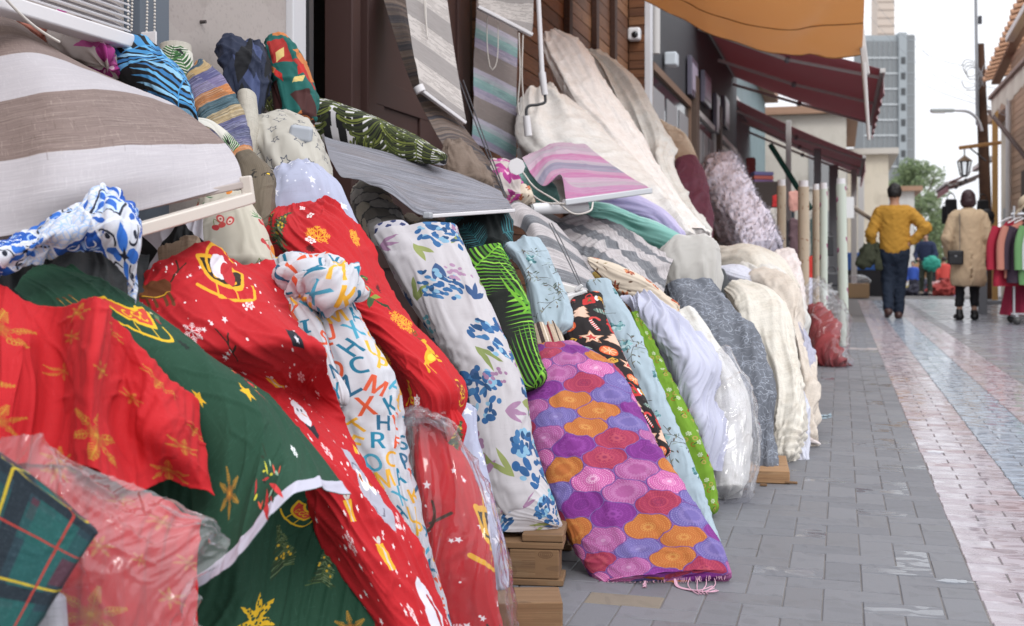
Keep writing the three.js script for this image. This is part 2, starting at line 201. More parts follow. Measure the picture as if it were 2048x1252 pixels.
function pine(x, s) { for (let k = 0; k < 60; k++) { const t = k / 60, y = -s + 2 * s * t; for (const q of [-1, 1]) { x.strokeStyle = ['#2c4426', '#4a5f36', '#5f7350', '#22361f'][Math.floor(R() * 4)]; x.lineWidth = s * 0.05; x.beginPath(); x.moveTo(rnd(-0.1, 0.1) * s, y); x.lineTo(q * s * 0.75 * t * rnd(0.5, 1.1), y + s * rnd(0.05, 0.3)); x.stroke(); } } for (let k = 0; k < 9; k++) { const y = rnd(-0.6, 0.8); dot(x, s * 0.06, '#c8a42c', rnd(-0.5, 0.5) * (y + 1) * 0.5 * s, y * s); } }
const SIZE = {};
const T = {
  blindStripe: print(512, 1024, (x, w, h) => { fill(x, '#b3aeb3', w, h); const B = '#7d6c67'; x.fillStyle = B; x.fillRect(0, 0, w, h * 0.33); x.fillRect(0, h * 0.60, w, h * 0.25); x.fillStyle = '#6f5b52'; x.fillRect(0, h * 0.10, w, h * 0.08);
    for (let i = 0; i < 9000; i++) { const y = R() * h, inB = y < h * 0.33 || (y > h * 0.60 && y < h * 0.85); x.strokeStyle = inB ? (R() < 0.5 ? `rgba(215,200,190,${0.28 * R()})` : `rgba(60,45,40,${0.32 * R()})`) : (R() < 0.5 ? 'rgba(255,255,255,.08)' : 'rgba(120,115,130,.07)'); x.lineWidth = rnd(0.5, 1.5); x.beginPath(); const px = R() * w; x.moveTo(px, y); if (R() < 0.65) x.lineTo(px + rnd(15, 90), y + rnd(-2, 2)); else x.lineTo(px + rnd(-2, 2), y + rnd(8, 28)); x.stroke(); } }, 1),
  tile: print(1024, 1024, (x, w, h) => { fill(x, '#c9ccd6', w, h); const n = 4, s = w / n; const kinds = [0, 1, 2, 3, 1, 2, 3, 0, 2, 0, 1, 3, 3, 1, 0, 2]; for (let a = 0; a < n; a++) for (let b = 0; b < n; b++) { const k = kinds[a * n + b]; x.save(); x.translate((a + 0.5) * s, (b + 0.5) * s); const r = s / 2;
      if (k === 0) { x.fillStyle = '#1b55b0'; x.fillRect(-r, -r, s, s); for (let q = 0; q < 4; q++) { x.rotate(Math.PI / 2); x.strokeStyle = '#e9eef8'; x.lineWidth = 8; x.beginPath(); x.arc(r * 0.45, r * 0.45, r * 0.28, 2, 6.6); x.stroke(); path(x, [0, 0, r * 0.2, -r * 0.4, 0, -r * 0.75, -r * 0.2, -r * 0.4, 0, 0], '#9fc0ea'); } dot(x, r * 0.13, '#10264d'); }
      if (k === 1) { for (let q = 0; q < 4; q++) { x.rotate(Math.PI / 2); path(x, [0, -r * 0.1, r * 0.55, -r * 0.35, r * 0.1, -r * 0.92, -r * 0.4, -r * 0.7, 0, -r * 0.1], '#2a67c0'); x.strokeStyle = '#131a2c'; x.lineWidth = 9; x.beginPath(); x.moveTo(r * 0.9, -r * 0.9); x.quadraticCurveTo(r * 0.2, -r * 0.7, r * 0.45, -r * 0.25); x.stroke(); dot(x, r * 0.1, '#131a2c', r * 0.62, -r * 0.62); } star(x, r * 0.3, '#131a2c', 4, 0.4); }
      if (k === 2) { x.strokeStyle = '#9db9e4'; x.lineWidth = 6; for (let p = -1; p <= 1; p += 0.5) for (let q = -1; q <= 1; q += 0.5) { x.beginPath(); x.arc(p * r, q * r, r * 0.36, 0, 7); x.stroke(); dot(x, r * 0.05, '#27479a', p * r + r * .25, q * r + r * .25); } }
      if (k === 3) { x.strokeStyle = '#151c30'; x.lineWidth = 12; poly(x, [0, -r * 0.9, r * 0.9, 0, 0, r * 0.9, -r * 0.9, 0], '#c6d8f2', '#151c30', 10); for (let q = 0; q < 4; q++) { x.rotate(Math.PI / 2); leafShape(x, r * 0.75, r * 0.3, '#2a62bb'); star(x, 4, null); path(x, [r * 0.55, -r * 0.95, r * 0.7, -r * 0.6, r * 0.98, -r * 0.5, r * 0.99, -r * .9, r * 0.55, -r * 0.95], '#1f56ae'); } dot(x, r * 0.12, '#e9eef8'); }
      x.strokeStyle = '#dfe6f3'; x.lineWidth = 10; x.strokeRect(-r, -r, s, s); x.restore(); } weave(x, w, h, 0.05); }, 2),
  redSnow: print(1024, 1024, (x, w, h) => { fill(x, '#b8131d', w, h); weave(x, w, h, 0.05); const put = (a, b, r, q) => { x.save(); x.translate(a * w, b * h); x.rotate(q); goldFlake(x, r); x.restore(); };
      put(0.09, 0.3, 150, 0.2); put(0.03, 0.62, 120, 0.5); put(0.3, 0.5, 62, 0.1); put(0.56, 0.47, 66, 0.4); put(0.52, 0.82, 150, 0.25); put(0.1, 0.8, 90, 0.3); put(0.9, 0.66, 70, 0); put(0.82, 0.2, 70, 0.2); put(0.4, 0.1, 80, 0.4); put(0.65, 0.14, 60, 0); put(0.83, 0.93, 85, 0.1); put(0.38, 0.28, 60, 0); put(0.73, 0.5, 45, 0.3); put(0.28, 0.98, 70, 0); put(0.96, 0.42, 60, 0.2); }, 3),
  green: print(1024, 1024, (x, w, h) => { fill(x, '#123f2c', w, h); weave(x, w, h, 0.06); x.fillStyle = '#b9b8c8'; x.fillRect(0, h * 0.962, w, h); const at = (a, b, q, f) => { x.save(); x.translate(a * w, b * h); x.rotate(q); f(); x.restore(); };
      at(0.42, 0.33, 0.5, () => sleigh(x, 120)); at(0.56, 0.36, 0.6, () => { ell(x, 0, 0, 12, 26, 0, '#5c6f4a'); dot(x, 11, '#8d1c22', -6, 30); ell(x, 5, -16, 10, 9, 0, '#d8c89a'); });
      at(0.2, 0.18, 0.2, () => { for (const k of [-50, 0, 45]) { x.strokeStyle = '#a0742a'; x.lineWidth = 8; x.beginPath(); x.moveTo(k, 20); x.lineTo(k + 8, -18); x.stroke(); dot(x, 8, '#5b3b1c', k + 9, -22); } });
      at(0.58, 0.67, 0.15, () => star(x, 36, '#dba81d')); at(0.53, 0.47, 0, () => star(x, 26, '#0a2018', 8, 0.6)); at(0.3, 0.6, 0, () => star(x, 30, '#dba81d')); at(0.24, 0.82, 0.2, () => goldFlake(x, 60)); at(0.7, 0.86, 0.1, () => { flake(x, 22, '#e6e8ea', 4); });
      for (const [a, b] of [[0.80, 0.60], [0.46, 0.90], [0.12, 0.45]]) at(a, b, -0.4, () => { for (let k = 0; k < 26; k++) { x.save(); x.translate(rnd(-65, 65), rnd(-70, 70)); x.rotate(R() * 6); leafShape(x, rnd(20, 44), 9, ['#1c2f1c', '#8fb39a', '#c9c23a', '#b32a2e', '#0d1c14', '#d9553f'][k % 6]); x.restore(); } path(x, [-8, 0, -60, 40, -50, 100, -20, 60, -8, 0], '#b52a2c'); path(x, [8, 0, 50, 50, 30, 110, 14, 60, 8, 0], '#c9383a'); });
    }, 4),
  greenLow: print(1024, 1024, (x, w, h) => { fill(x, '#123f2c', w, h); weave(x, w, h, 0.06); const at = (a, b, q, f) => { x.save(); x.translate(a * w, b * h); x.rotate(q); f(); x.restore(); };
      at(0.4, 0.72, 0.2, () => { for (let k = 0; k < 6; k++) { x.rotate(Math.PI / 3); path(x, [-20, -30, -40, -80, 0, -150, 40, -80, 20, -30], '#d2a81c'); x.fillStyle = '#123f2c'; for (let q = 0; q < 5; q++) dot(x, 8, '#123f2c', rnd(-16, 16), -50 - q * 16); } dot(x, 60, '#d2a81c'); for (let q = 0; q < 16; q++) dot(x, 8, '#123f2c', rnd(-45, 45), rnd(-45, 45)); });
      at(0.75, 0.25, 1.0, () => sleigh(x, 110)); at(0.62, 0.42, 0, () => pine(x, 130)); at(0.12, 0.3, 0, () => star(x, 40, '#dba81d')); at(0.85, 0.62, 0.4, () => pine(x, 100)); at(0.9, 0.9, 0, () => goldFlake(x, 70)); }, 5),
  santa: print(1024, 1536, (x, w, h) => { fill(x, '#b5141f', w, h); weave(x, w, h, 0.05, 3600); const at = (a, b, q, f) => { x.save(); x.translate(a * w, b * h); x.rotate(q); f(); x.restore(); };
      for (let k = 0; k < 230; k++) at(R(), R(), R(), () => R() < 0.35 ? star(x, rnd(7, 16), '#e9dfe2') : dot(x, rnd(2, 7), '#eadfe0'));
      for (const [a, b, r] of [[0.3, 0.27, 42], [0.62, 0.2, 26], [0.2, 0.5, 40], [0.75, 0.42, 28], [0.5, 0.62, 30], [0.8, 0.78, 30], [0.3, 0.8, 36], [0.55, 0.93, 24]]) at(a, b, 0.2, () => flake(x, r, '#e6c9cc', 4));
      at(0.14, 0.10, 0.1, () => { ell(x, 0, 0, 120, 60, 0, '#6a3a1c'); ell(x, -95, -40, 40, 62, -0.5, '#74421f'); x.strokeStyle = '#6a3a1c'; x.lineWidth = 20; for (const k of [-70, -20, 50, 90]) { x.beginPath(); x.moveTo(k, 30); x.lineTo(k + 24, 110); x.stroke(); } x.strokeStyle = '#3c2413'; x.lineWidth = 9; x.beginPath(); x.moveTo(120, -20); x.quadraticCurveTo(190, -60, 170, -140); x.moveTo(160, -70); x.lineTo(215, -110); x.stroke(); x.strokeStyle = '#d8a52a'; x.lineWidth = 9; x.beginPath(); x.moveTo(-90, 20); x.quadraticCurveTo(0, 60, 100, 30); x.stroke(); });
      at(0.55, 0.105, 0.25, () => { sleigh(x, 150, '#2a1d12', '#e0a726'); ell(x, -20, -40, 60, 70, 0.2, '#d9d2dc'); ell(x, 24, -14, 44, 60, 0, '#b2202a'); x.strokeStyle = '#e0a726'; x.lineWidth = 16; x.beginPath(); x.arc(10, -60, 110, 2.6, 5.6); x.stroke(); });
      at(0.78, 0.30, 0.2, () => { poly(x, [-46, -28, 34, -36, 40, 20, -40, 30], '#20222c'); star(x, 16, '#d8d5e0'); }); at(0.42, 0.3, 0.1, () => { x.strokeStyle = '#30180f'; x.lineWidth = 6; x.beginPath(); x.moveTo(0, 60); x.lineTo(0, -10); x.lineTo(-26, -50); x.moveTo(0, 0); x.lineTo(24, -40); x.moveTo(0, 24); x.lineTo(30, 0); x.stroke(); });
      for (const [a, b, q] of [[0.5, 0.44, 0.2], [0.42, 0.74, 0.1], [0.88, 0.62, 0.3], [0.15, 0.65, 0]]) at(a, b, q, () => gift(x, 34));
      for (const [a, b] of [[0.5, 0.53], [0.3, 0.6]]) at(a, b, 0.3, () => { ell(x, 0, 0, 44, 56, 0, '#d6d3dc'); dot(x, 6, '#22222a', -14, -10); dot(x, 6, '#22222a', 14, -14); path(x, [0, 0, 20, 4, 34, 10, 14, 14, 0, 8], '#d8742a'); path(x, [-36, 46, 0, 66, 44, 40, 50, 80, 20, 96, -10, 80, -36, 46], '#23222b'); });
      at(0.72, 0.70, 0.25, () => { x.fillStyle = '#a7a6b4'; x.beginPath(); x.roundRect(-75, -120, 150, 250, 34); x.fill(); for (const s of [-1, 1]) { ell(x, s * 36, -10, 24, 34, 0, '#ece9ea'); dot(x, 14, '#c0672a', s * 36, -14); dot(x, 6, '#2a1a10', s * 36, -14); x.strokeStyle = '#6d6a78'; x.lineWidth = 6; x.beginPath(); x.arc(s * 36, -30, 32, 3.6, 5.8); x.stroke(); } x.beginPath(); x.arc(0, 60, 34, 0.2, 2.9); x.stroke(); });
      at(0.78, 0.93, 0.3, () => { x.fillStyle = '#d4d0da'; x.beginPath(); x.roundRect(-95, -80, 170, 190, 46); x.fill(); poly(x, [-20, -40, 10, -50, 60, 20, 30, 40], '#a51c26'); });
      at(0.55, 0.83, 0.1, () => gift(x, 42)); }, 6),
  alphabet: print(1024, 1024, (x, w, h) => { fill(x, '#c6c6cd', w, h); const L = 'ABCDEFGHIJKLMNOPQRSTUVXYZ', cols = ['#1b6f8e', '#e0a52e', '#d2532f', '#4aa0bd', '#1d7c9c', '#d8593a', '#e8b13c', '#245f80']; let k = 0; const n = 9, s = w / n; for (let a = 0; a < n; a++) for (let b = 0; b < n; b++) { const px = (a + 0.5 + (b % 2) * 0.5 + rnd(-0.12, 0.12)) * s, py = (b + 0.5 + rnd(-0.12, 0.12)) * s, q = rnd(-0.6, 0.6), c = cols[(k * 5 + a) % 8], l = L[(k * 7 + b * 3) % 25], f = rnd(1.05, 1.3); k++; tiled(x, w, h, px, py, s, () => { x.rotate(q); x.font = `${Math.round(s * f)}px sans-serif`; x.textAlign = 'center'; x.textBaseline = 'middle'; x.fillStyle = c; x.strokeStyle = c; x.lineWidth = 5; x.fillText(l, 0, 0); x.strokeText(l, 0, 0); }); } weave(x, w, h, 0.04); }, 7),
  poinsettia: print(1024, 1536, (x, w, h) => { fill(x, '#b6121c', w, h); weave(x, w, h, 0.05, 3000); const at = (a, b, q, f) => { x.save(); x.translate(a * w, b * h); x.rotate(q); f(); x.restore(); };
      at(0.3, 0.2, 0.5, () => pine(x, 200)); at(0.12, 0.16, 0.2, () => pine(x, 90)); at(0.62, 0.46, 0.1, () => poinsettia(x, 92)); at(0.6, 0.55, 0.1, () => { for (let k = 0; k < 6; k++) { x.save(); x.rotate(k - 2.6); leafShape(x, 120, 26, ['#31502c', '#7c8c34', '#20391f'][k % 3]); x.restore(); } });
      for (const [a, b, r] of [[0.55, 0.26, 74], [0.67, 0.67, 80], [0.35, 0.62, 60], [0.2, 0.8, 70], [0.85, 0.3, 60]]) at(a, b, 0.2, () => { flake(x, r, '#d68a1e', 7, 8, 3); flake(x, r * 0.8, '#e2a02a', 4, 12, 2); });
      for (const [a, b] of [[0.5, 0.3], [0.55, 0.14], [0.4, 0.4], [0.35, 0.95], [0.5, 0.05]]) at(a, b, 0.1, () => flake(x, 26, '#e8dcdc', 5)); for (const [a, b] of [[0.48, 0.34], [0.8, 0.5], [0.35, 0.48]]) at(a, b, 0, () => star(x, 28, '#5d1015', 10, 0.6));
      at(0.66, 0.81, -0.2, () => deer(x, 105)); at(0.85, 0.93, 0.2, () => { sleigh(x, 75, '#8d1c22', '#d8a52a'); }); at(0.2, 0.68, 0.4, () => poinsettia(x, 70)); at(0.25, 0.93, 0, () => deer(x, 80)); }, 8),
  lavStar: print(512, 512, (x, w, h) => { fill(x, '#a9adc4', w, h); for (let k = 0; k < 60; k++) tiled(x, w, h, R() * w, R() * h, 30, () => dot(x, rnd(2, 6), '#d9dbe6')); for (let k = 0; k < 14; k++) { const q = rnd(14, 26); tiled(x, w, h, R() * w, R() * h, 30, () => star(x, q, '#dcdde6')); } weave(x, w, h, 0.04, 900); }, 9),
  blueFloral: print(1024, 1536, (x, w, h) => { fill(x, '#bdb9bd', w, h); const at = (a, b, q, f) => { x.save(); x.translate(a * w, b * h); x.rotate(q); f(); x.restore(); };
      const bloom = (s) => { for (let k = 0; k < 46; k++) { const a = R() * 6.3, r = Math.sqrt(R()) * s; ell(x, Math.cos(a) * r, Math.sin(a) * r * 1.05, s * rnd(0.1, 0.24), s * rnd(0.07, 0.15), R() * 6, ['#2c5d8f', '#275484', '#3b6d9c', '#7fa9c4', '#20466f', '#27588c'][k % 6]); } };
      const sprig = (s, c, n = 5) => { for (let k = 0; k < n; k++) { x.save(); x.rotate((k - n / 2) * 0.55); leafShape(x, s * rnd(0.7, 1.2), s * 0.24, c); x.restore(); } };
      for (const [a, b] of [[0.3, 0.1], [0.65, 0.15], [0.2, 0.3], [0.55, 0.34], [0.85, 0.28], [0.3, 0.5], [0.68, 0.52], [0.15, 0.68], [0.5, 0.7], [0.82, 0.68], [0.35, 0.86], [0.7, 0.88], [0.95, 0.48], [0.05, 0.48], [0.93, 0.92]]) { const n = Math.floor(R() * 4);
        if (n === 0) at(a + 0.1, b - 0.02, R() * 6, () => sprig(120, '#7f8a52', 1)); at(a - 0.12, b + 0.04, R() * 6, () => sprig(110, ['#8b9459', '#7b8850'][n % 2], 2)); at(a + 0.1, b + 0.05, R() * 6, () => sprig(100, ['#9b7795', '#33507c', '#a583a0'][n % 3], 3)); at(a + 0.02, b - 0.07, R() * 6, () => sprig(90, '#37537f', 2)); at(a, b, 0, () => bloom(rnd(80, 120))); at(a + 0.09, b - 0.04, 0, () => { for (let k = 0; k < 12; k++) dot(x, rnd(6, 12), ['#94708f', '#a583a0', '#5d9ba8'][n % 3], rnd(-50, 50), rnd(-46, 46)); }); }
      weave(x, w, h, 0.04, 3000); }, 10),
  palmGreen: print(1024, 1024, (x, w, h) => { fill(x, '#0d120c', w, h); const G = ['#6aa82c', '#4a8a20', '#83bd40', '#3a6e1c', '#5a9a28']; for (const [a, b, q, l] of [[0.15, 1.0, 0.9, 620], [0.7, 0.72, -0.9, 560], [0.3, 0.5, 0.7, 620], [0.85, 0.25, -0.5, 520], [0.55, 1.15, -0.1, 560], [0.0, 0.35, 0.9, 480], [0.45, 0.85, 0.5, 520], [0.9, 0.95, -0.8, 520], [0.6, 0.3, 0.2, 480], [0.1, 0.7, -0.4, 480]]) tiled(x, w, h, a * w, b * h, 800, () => { x.rotate(q); palm(x, l, l * 0.42, G, '#0d120c', 19, -1); }); weave(x, w, h, 0.06); }, 11),
  tealPalm: print(512, 512, (x, w, h) => { fill(x, '#0e1718', w, h); const G = ['#2f6f78', '#23545e', '#3d8188']; for (const [a, b, q, l] of [[0.2, 1, 0.6, 300], [0.75, 0.8, -0.7, 280], [0.4, 0.5, 0.2, 280], [0.9, 0.35, -0.4, 260]]) tiled(x, w, h, a * w, b * h, 400, () => { x.rotate(q); palm(x, l, l * 0.42, G, '#0e1718', 17, -1); }); }, 12),
  bluePalm: print(512, 512, (x, w, h) => { fill(x, '#08090c', w, h); const G = ['#3f86bb', '#5b9fcc', '#2f6fa5', '#86b9da']; for (const [a, b, q, l] of [[0.2, 0.45, 1.1, 330], [0.8, 0.75, -0.7, 280], [0.3, 1.0, 0.5, 280]]) tiled(x, w, h, a * w, b * h, 400, () => { x.rotate(q); palm(x, l, l * 0.42, G, '#08090c', 11, -1); }); }, 13),
  mandala: print(1024, 1024, (x, w, h) => { const cw = w / 4, ch = h / 4; fill(x, '#7d3f8d', w, h); const P = [['#7d2a86', '#92409a', '#6c2278'], ['#b8672f', '#c98440', '#d29a50'], ['#c0589a', '#dc94bf', '#ecc6dc'], ['#6a5fa0', '#8477b2', '#9a92c4'], ['#a83454', '#bb5060', '#8a2650'], ['#a5528f', '#b975a8', '#c79abd']];
      const order = [0, 4, 3, 1, 2, 5, 1, 3, 5, 2, 0, 4, 3, 1, 4, 0, 1, 3, 2, 5, 4, 0, 5, 2, 3, 1, 0, 4, 2, 5, 1, 3]; let k = 0;
      const shape = (s) => { const a = cw * 0.5 * s, b = ch * 0.5 * s; x.beginPath(); x.moveTo(0, -b); x.quadraticCurveTo(a * 0.28, -b * 0.78, a * 0.42, -b * 0.66); x.quadraticCurveTo(a * 0.98, -b * 0.62, a, 0); x.quadraticCurveTo(a * 0.98, b * 0.62, a * 0.42, b * 0.66); x.quadraticCurveTo(a * 0.28, b * 0.78, 0, b); x.quadraticCurveTo(-a * 0.28, b * 0.78, -a * 0.42, b * 0.66); x.quadraticCurveTo(-a * 0.98, b * 0.62, -a, 0); x.quadraticCurveTo(-a * 0.98, -b * 0.62, -a * 0.42, -b * 0.66); x.quadraticCurveTo(-a * 0.28, -b * 0.78, 0, -b); x.closePath(); };
      for (let b = 0; b < 8; b++) for (let a = 0; a < 4; a++) { const p = P[order[k++ % order.length]], px = (a + (b % 2) * 0.5 + 0.25) * cw, py = (b * 0.5 + 0.25) * ch; const kind = k % 3;
        tiled(x, w, h, px, py, cw, () => { x.scale(1.02, 0.77); shape(1.0); x.fillStyle = '#5a3a86'; x.fill(); x.strokeStyle = '#8f6aa4'; x.lineWidth = 3; x.stroke(); shape(0.95); x.fillStyle = p[0]; x.fill(); x.save(); x.clip(); for (let r = 9; r > 0; r--) { const n = 14 + r * 3, q = r * cw * 0.048; x.strokeStyle = p[r % 3 ? 1 : 2]; x.globalAlpha = 0.7; x.lineWidth = 2; x.beginPath(); x.arc(0, 0, q, 0, 7); x.stroke(); for (let s = 0; s < n; s++) { const t = s / n * 6.283; ell(x, Math.cos(t) * q, Math.sin(t) * q, 5, 3, t, r % 2 ? p[2] : p[1]); } x.globalAlpha = 1; } x.globalAlpha = 0.75; if (kind === 0) { star(x, cw * 0.2, p[1], 8, 0.55); dot(x, cw * 0.05, p[2]); } else if (kind === 1) { star(x, cw * 0.15, p[2], 12, 0.6); star(x, cw * 0.08, p[0], 8, 0.5); } else { star(x, cw * 0.32, p[1], 16, 0.8); star(x, cw * 0.22, p[0], 16, 0.8); } x.globalAlpha = 1; x.restore(); }); } weave(x, w, h, 0.05); }, 14),
  ginger: print(1024, 1024, (x, w, h) => { fill(x, '#1b1416', w, h); const spots = []; for (let a = 0; a < 7; a++) for (let b = 0; b < 7; b++) spots.push([(a + 0.5 + (b % 2) * 0.4 + rnd(-0.1, 0.1)) / 7 * w, (b + 0.5 + rnd(-0.1, 0.1)) / 7 * h, (a * 3 + b * 2) % 7]); for (const [px, py, k] of spots) { const q = rnd(-0.5, 0.5); tiled(x, w, h, px, py, 130, () => { x.rotate(q); if (k === 0) { star(x, 78, '#c99a7c'); star(x, 60, '#e2c4ae'); star(x, 38, '#b9433c'); } if (k === 1) { x.fillStyle = '#c02c2c'; x.beginPath(); x.roundRect(-52, -36, 96, 96, 16); x.fill(); x.strokeStyle = '#c02c2c'; x.lineWidth = 12; x.beginPath(); x.arc(0, -52, 26, 2.8, 6.6); x.stroke(); pine(x, 30); ell(x, 60, 0, 18, 34, 0, '#dcd2d0'); } if (k === 2) { dot(x, 56, '#c8512a'); dot(x, 46, '#de7a4a'); x.strokeStyle = '#f0c9a8'; x.lineWidth = 5; for (let s = 0; s < 8; s++) { x.rotate(Math.PI / 4); x.beginPath(); x.moveTo(0, 6); x.lineTo(0, 44); x.stroke(); } } if (k === 3) { poly(x, [0, -80, 34, -34, 22, -30, 50, 10, 34, 14, 62, 60, -62, 60, -34, 14, -50, 10, -22, -30, -34, -34], '#d6b4a0', '#8f6a55', 5); } if (k === 4) { poly(x, [-70, -24, 60, -24, 84, 0, 60, 24, -70, 24], '#c79a3a'); dot(x, 8, '#1b1416', 62, 0); x.font = 'bold 36px serif'; x.textAlign = 'center'; x.textBaseline = 'middle'; x.fillStyle = '#7c1f1c'; x.fillText('HAPPY', -12, 0); } if (k === 5) { x.strokeStyle = '#c8433f'; x.lineWidth = 20; x.beginPath(); x.moveTo(-10, 70); x.lineTo(-10, -30); x.arc(18, -30, 28, Math.PI, 0); x.stroke(); x.strokeStyle = '#e8dcd8'; x.lineWidth = 7; for (let s = 0; s < 6; s++) { x.beginPath(); x.moveTo(-20, 60 - s * 18); x.lineTo(0, 52 - s * 18); x.stroke(); } } if (k === 6) { ell(x, 0, 0, 62, 24, 0, '#4d625c'); x.strokeStyle = '#93a39a'; x.lineWidth = 8; for (let s = -40; s < 50; s += 22) { x.beginPath(); x.moveTo(s, -18); x.lineTo(s + 12, 18); x.stroke(); } } }); } for (let k = 0; k < 90; k++) tiled(x, w, h, R() * w, R() * h, 12, () => dot(x, rnd(4, 9), ['#a82c30', '#3b2a28', '#7a4a3a'][k % 3])); }, 15),
  paleFloral: print(1024, 1024, (x, w, h) => { fill(x, '#9fb0bb', w, h); for (let k = 0; k < 16; k++) { const q = R() * 6; tiled(x, w, h, R() * w, R() * h, 200, () => { x.rotate(q); x.strokeStyle = '#4b4540'; x.lineWidth = 5; x.beginPath(); x.moveTo(0, 120); x.quadraticCurveTo(40, 0, -10, -120); x.moveTo(14, 20); x.quadraticCurveTo(60, -20, 90, -60); x.stroke(); for (let s = 0; s < 9; s++) { x.save(); x.translate(rnd(-40, 80), rnd(-110, 90)); x.rotate(R() * 6); leafShape(x, rnd(26, 56), 12, ['#54605a', '#7b7a6a', '#8c9a98', '#5b4f48'][s % 4]); x.restore(); } }); } for (let k = 0; k < 6; k++) tiled(x, w, h, R() * w, R() * h, 90, () => { for (let s = 0; s < 22; s++) { const a = R() * 6.3, r = Math.sqrt(R()) * 52; ell(x, Math.cos(a) * r, Math.sin(a) * r, rnd(12, 24), rnd(8, 16), a, ['#5d8a90', '#87aeb2', '#3f6a72', '#b7cdd0'][s % 4]); } }); weave(x, w, h, 0.04); }, 16),
  lime: print(512, 512, (x, w, h) => { fill(x, '#86b32c', w, h); for (let k = 0; k < 26; k++) { const n = k % 4, q = R() * 6; tiled(x, w, h, R() * w, R() * h, 60, () => { x.rotate(q); if (n === 0) path(x, [0, 20, 30, -10, 0, -44, -30, -10, 0, 20], '#c2251f'); if (n === 1) flake(x, 24, '#e6efc8', 4); if (n === 2) { dot(x, 22, '#cdb25a'); dot(x, 12, '#86b32c'); } if (n === 3) { x.strokeStyle = '#c2551f'; x.lineWidth = 6; x.beginPath(); x.arc(0, 0, 18, 0, 4); x.stroke(); leafShape(x, 40, 10, '#2f6a26'); } }); } }, 17),
  roses: print(512, 512, (x, w, h) => { fill(x, '#cdbfae', w, h); for (let k = 0; k < 26; k++) { const q = R() * 6; tiled(x, w, h, R() * w, R() * h, 60, () => { x.rotate(q); leafShape(x, rnd(24, 44), 9, ['#6a5138', '#8c7a56', '#5b3f30'][k % 3]); }); } for (let k = 0; k < 9; k++) tiled(x, w, h, R() * w, R() * h, 60, () => { for (let s = 0; s < 26; s++) { const a = R() * 6.3, r = Math.sqrt(R()) * 34; ell(x, Math.cos(a) * r, Math.sin(a) * r, rnd(8, 15), rnd(5, 10), a, ['#a3492c', '#bd6a42', '#7c2f20', '#cf8a5f'][s % 4]); } }); }, 18),
  harlequin: print(256, 512, (x, w, h) => { fill(x, '#dad5dd', w, h); x.fillStyle = '#101014'; poly(x, [w / 2, 0, w, h / 2, w / 2, h, 0, h / 2], '#101014'); }, 19),
  fruit: print(512, 512, (x, w, h) => { fill(x, '#bfb9ab', w, h); for (let k = 0; k < 22; k++) { const n = k % 4, q = rnd(-0.7, 0.7); tiled(x, w, h, R() * w, R() * h, 60, () => { x.rotate(q); if (n === 0) { dot(x, 15, '#b4343a', -12, 8); dot(x, 15, '#c44a46', 14, 12); x.strokeStyle = '#6b7a4a'; x.lineWidth = 3; x.beginPath(); x.moveTo(-12, -4); x.lineTo(4, -36); x.lineTo(14, 0); x.stroke(); } if (n === 1) { ell(x, 0, 0, 15, 24, 0, '#c4494a'); ell(x, 0, 2, 9, 15, 0, '#e9c9bd'); dot(x, 4, '#8a3a2a', 0, 4); } if (n === 2) for (let s = 0; s < 5; s++) { x.save(); x.rotate(s * 0.7 - 1.4); leafShape(x, 44, 8, ['#4d7a55', '#73956a'][s % 2]); x.restore(); } if (n === 3) ell(x, 0, 0, 16, 26, 0.3, '#d9822f'); }); } }, 20),
  circles: print(512, 512, (x, w, h) => { fill(x, '#6a6a6d', w, h); const s = w / 4; for (let a = 0; a < 4; a++) for (let b = 0; b < 4; b++) tiled(x, w, h, (a + 0.5 + (b % 2) * 0.5) * s, (b + 0.5) * s, s, () => { dot(x, s * 0.52, (a * 2 + b) % 3 === 0 ? '#8f8b85' : (a + b) % 4 === 1 ? '#cfc9ba' : '#c3c1be'); }); }, 21),
  zebra: print(1024, 512, (x, w, h) => { fill(x, '#d2d0d4', w, h); x.fillStyle = '#121216'; for (let k = 0; k < 14; k++) { x.beginPath(); const a = k * w / 14; x.moveTo(a, 0); x.lineTo(a + 36, 0); x.quadraticCurveTo(a + 60, h * 0.5, a + 20, h); x.lineTo(a - 16, h); x.quadraticCurveTo(a + 20, h * 0.5, a, 0); x.fill(); } for (let r = 0; r < 2; r++) for (let k = 0; k < 22; k++) { x.fillRect(k * w / 22, 30 + r * 250, w / 44, 44); } for (const [a, b, q, l] of [[0.12, 0.95, 0.5, 330], [0.36, 0.9, -0.3, 330], [0.55, 1.0, 0.7, 360], [0.82, 0.9, 0.1, 330], [0.68, 0.4, -1.0, 240], [0.05, 0.4, 1.2, 260]]) tiled(x, w, h, a * w, b * h, 500, () => { x.rotate(q); palm(x, l, l * 0.42, ['#56602a', '#3d4620', '#717a38', '#2e3518'], '#1b210f', 15, 0.8); }); }, 22),
  starsWhite: print(512, 512, (x, w, h) => { fill(x, '#b5b1a8', w, h); for (let a = 0; a < 5; a++) for (let b = 0; b < 5; b++) { const r = rnd(18, 34), q = R(); tiled(x, w, h, (a + 0.5 + (b % 2) * 0.5 + rnd(-.15, .15)) * w / 5, (b + 0.5) * h / 5, 40, () => { star(x, r, null, 5, 0.45, q); x.strokeStyle = '#3d4252'; x.lineWidth = 3; x.stroke(); }); } }, 23),
  diagStripe: print(512, 512, (x, w, h) => { const c = ['#4f5278', '#5c5a80', '#b9713c', '#c0824c', '#2c4658', '#a58a5e', '#4d4c76', '#6d6488', '#b27040', '#33505c', '#a9926a', '#55557e']; for (let k = 0; k < 12; k++) { x.fillStyle = c[k]; x.fillRect(0, k * h / 12, w, h / 12 + 1); } weave(x, w, h, 0.14, 3000, 160, false); }, 24),
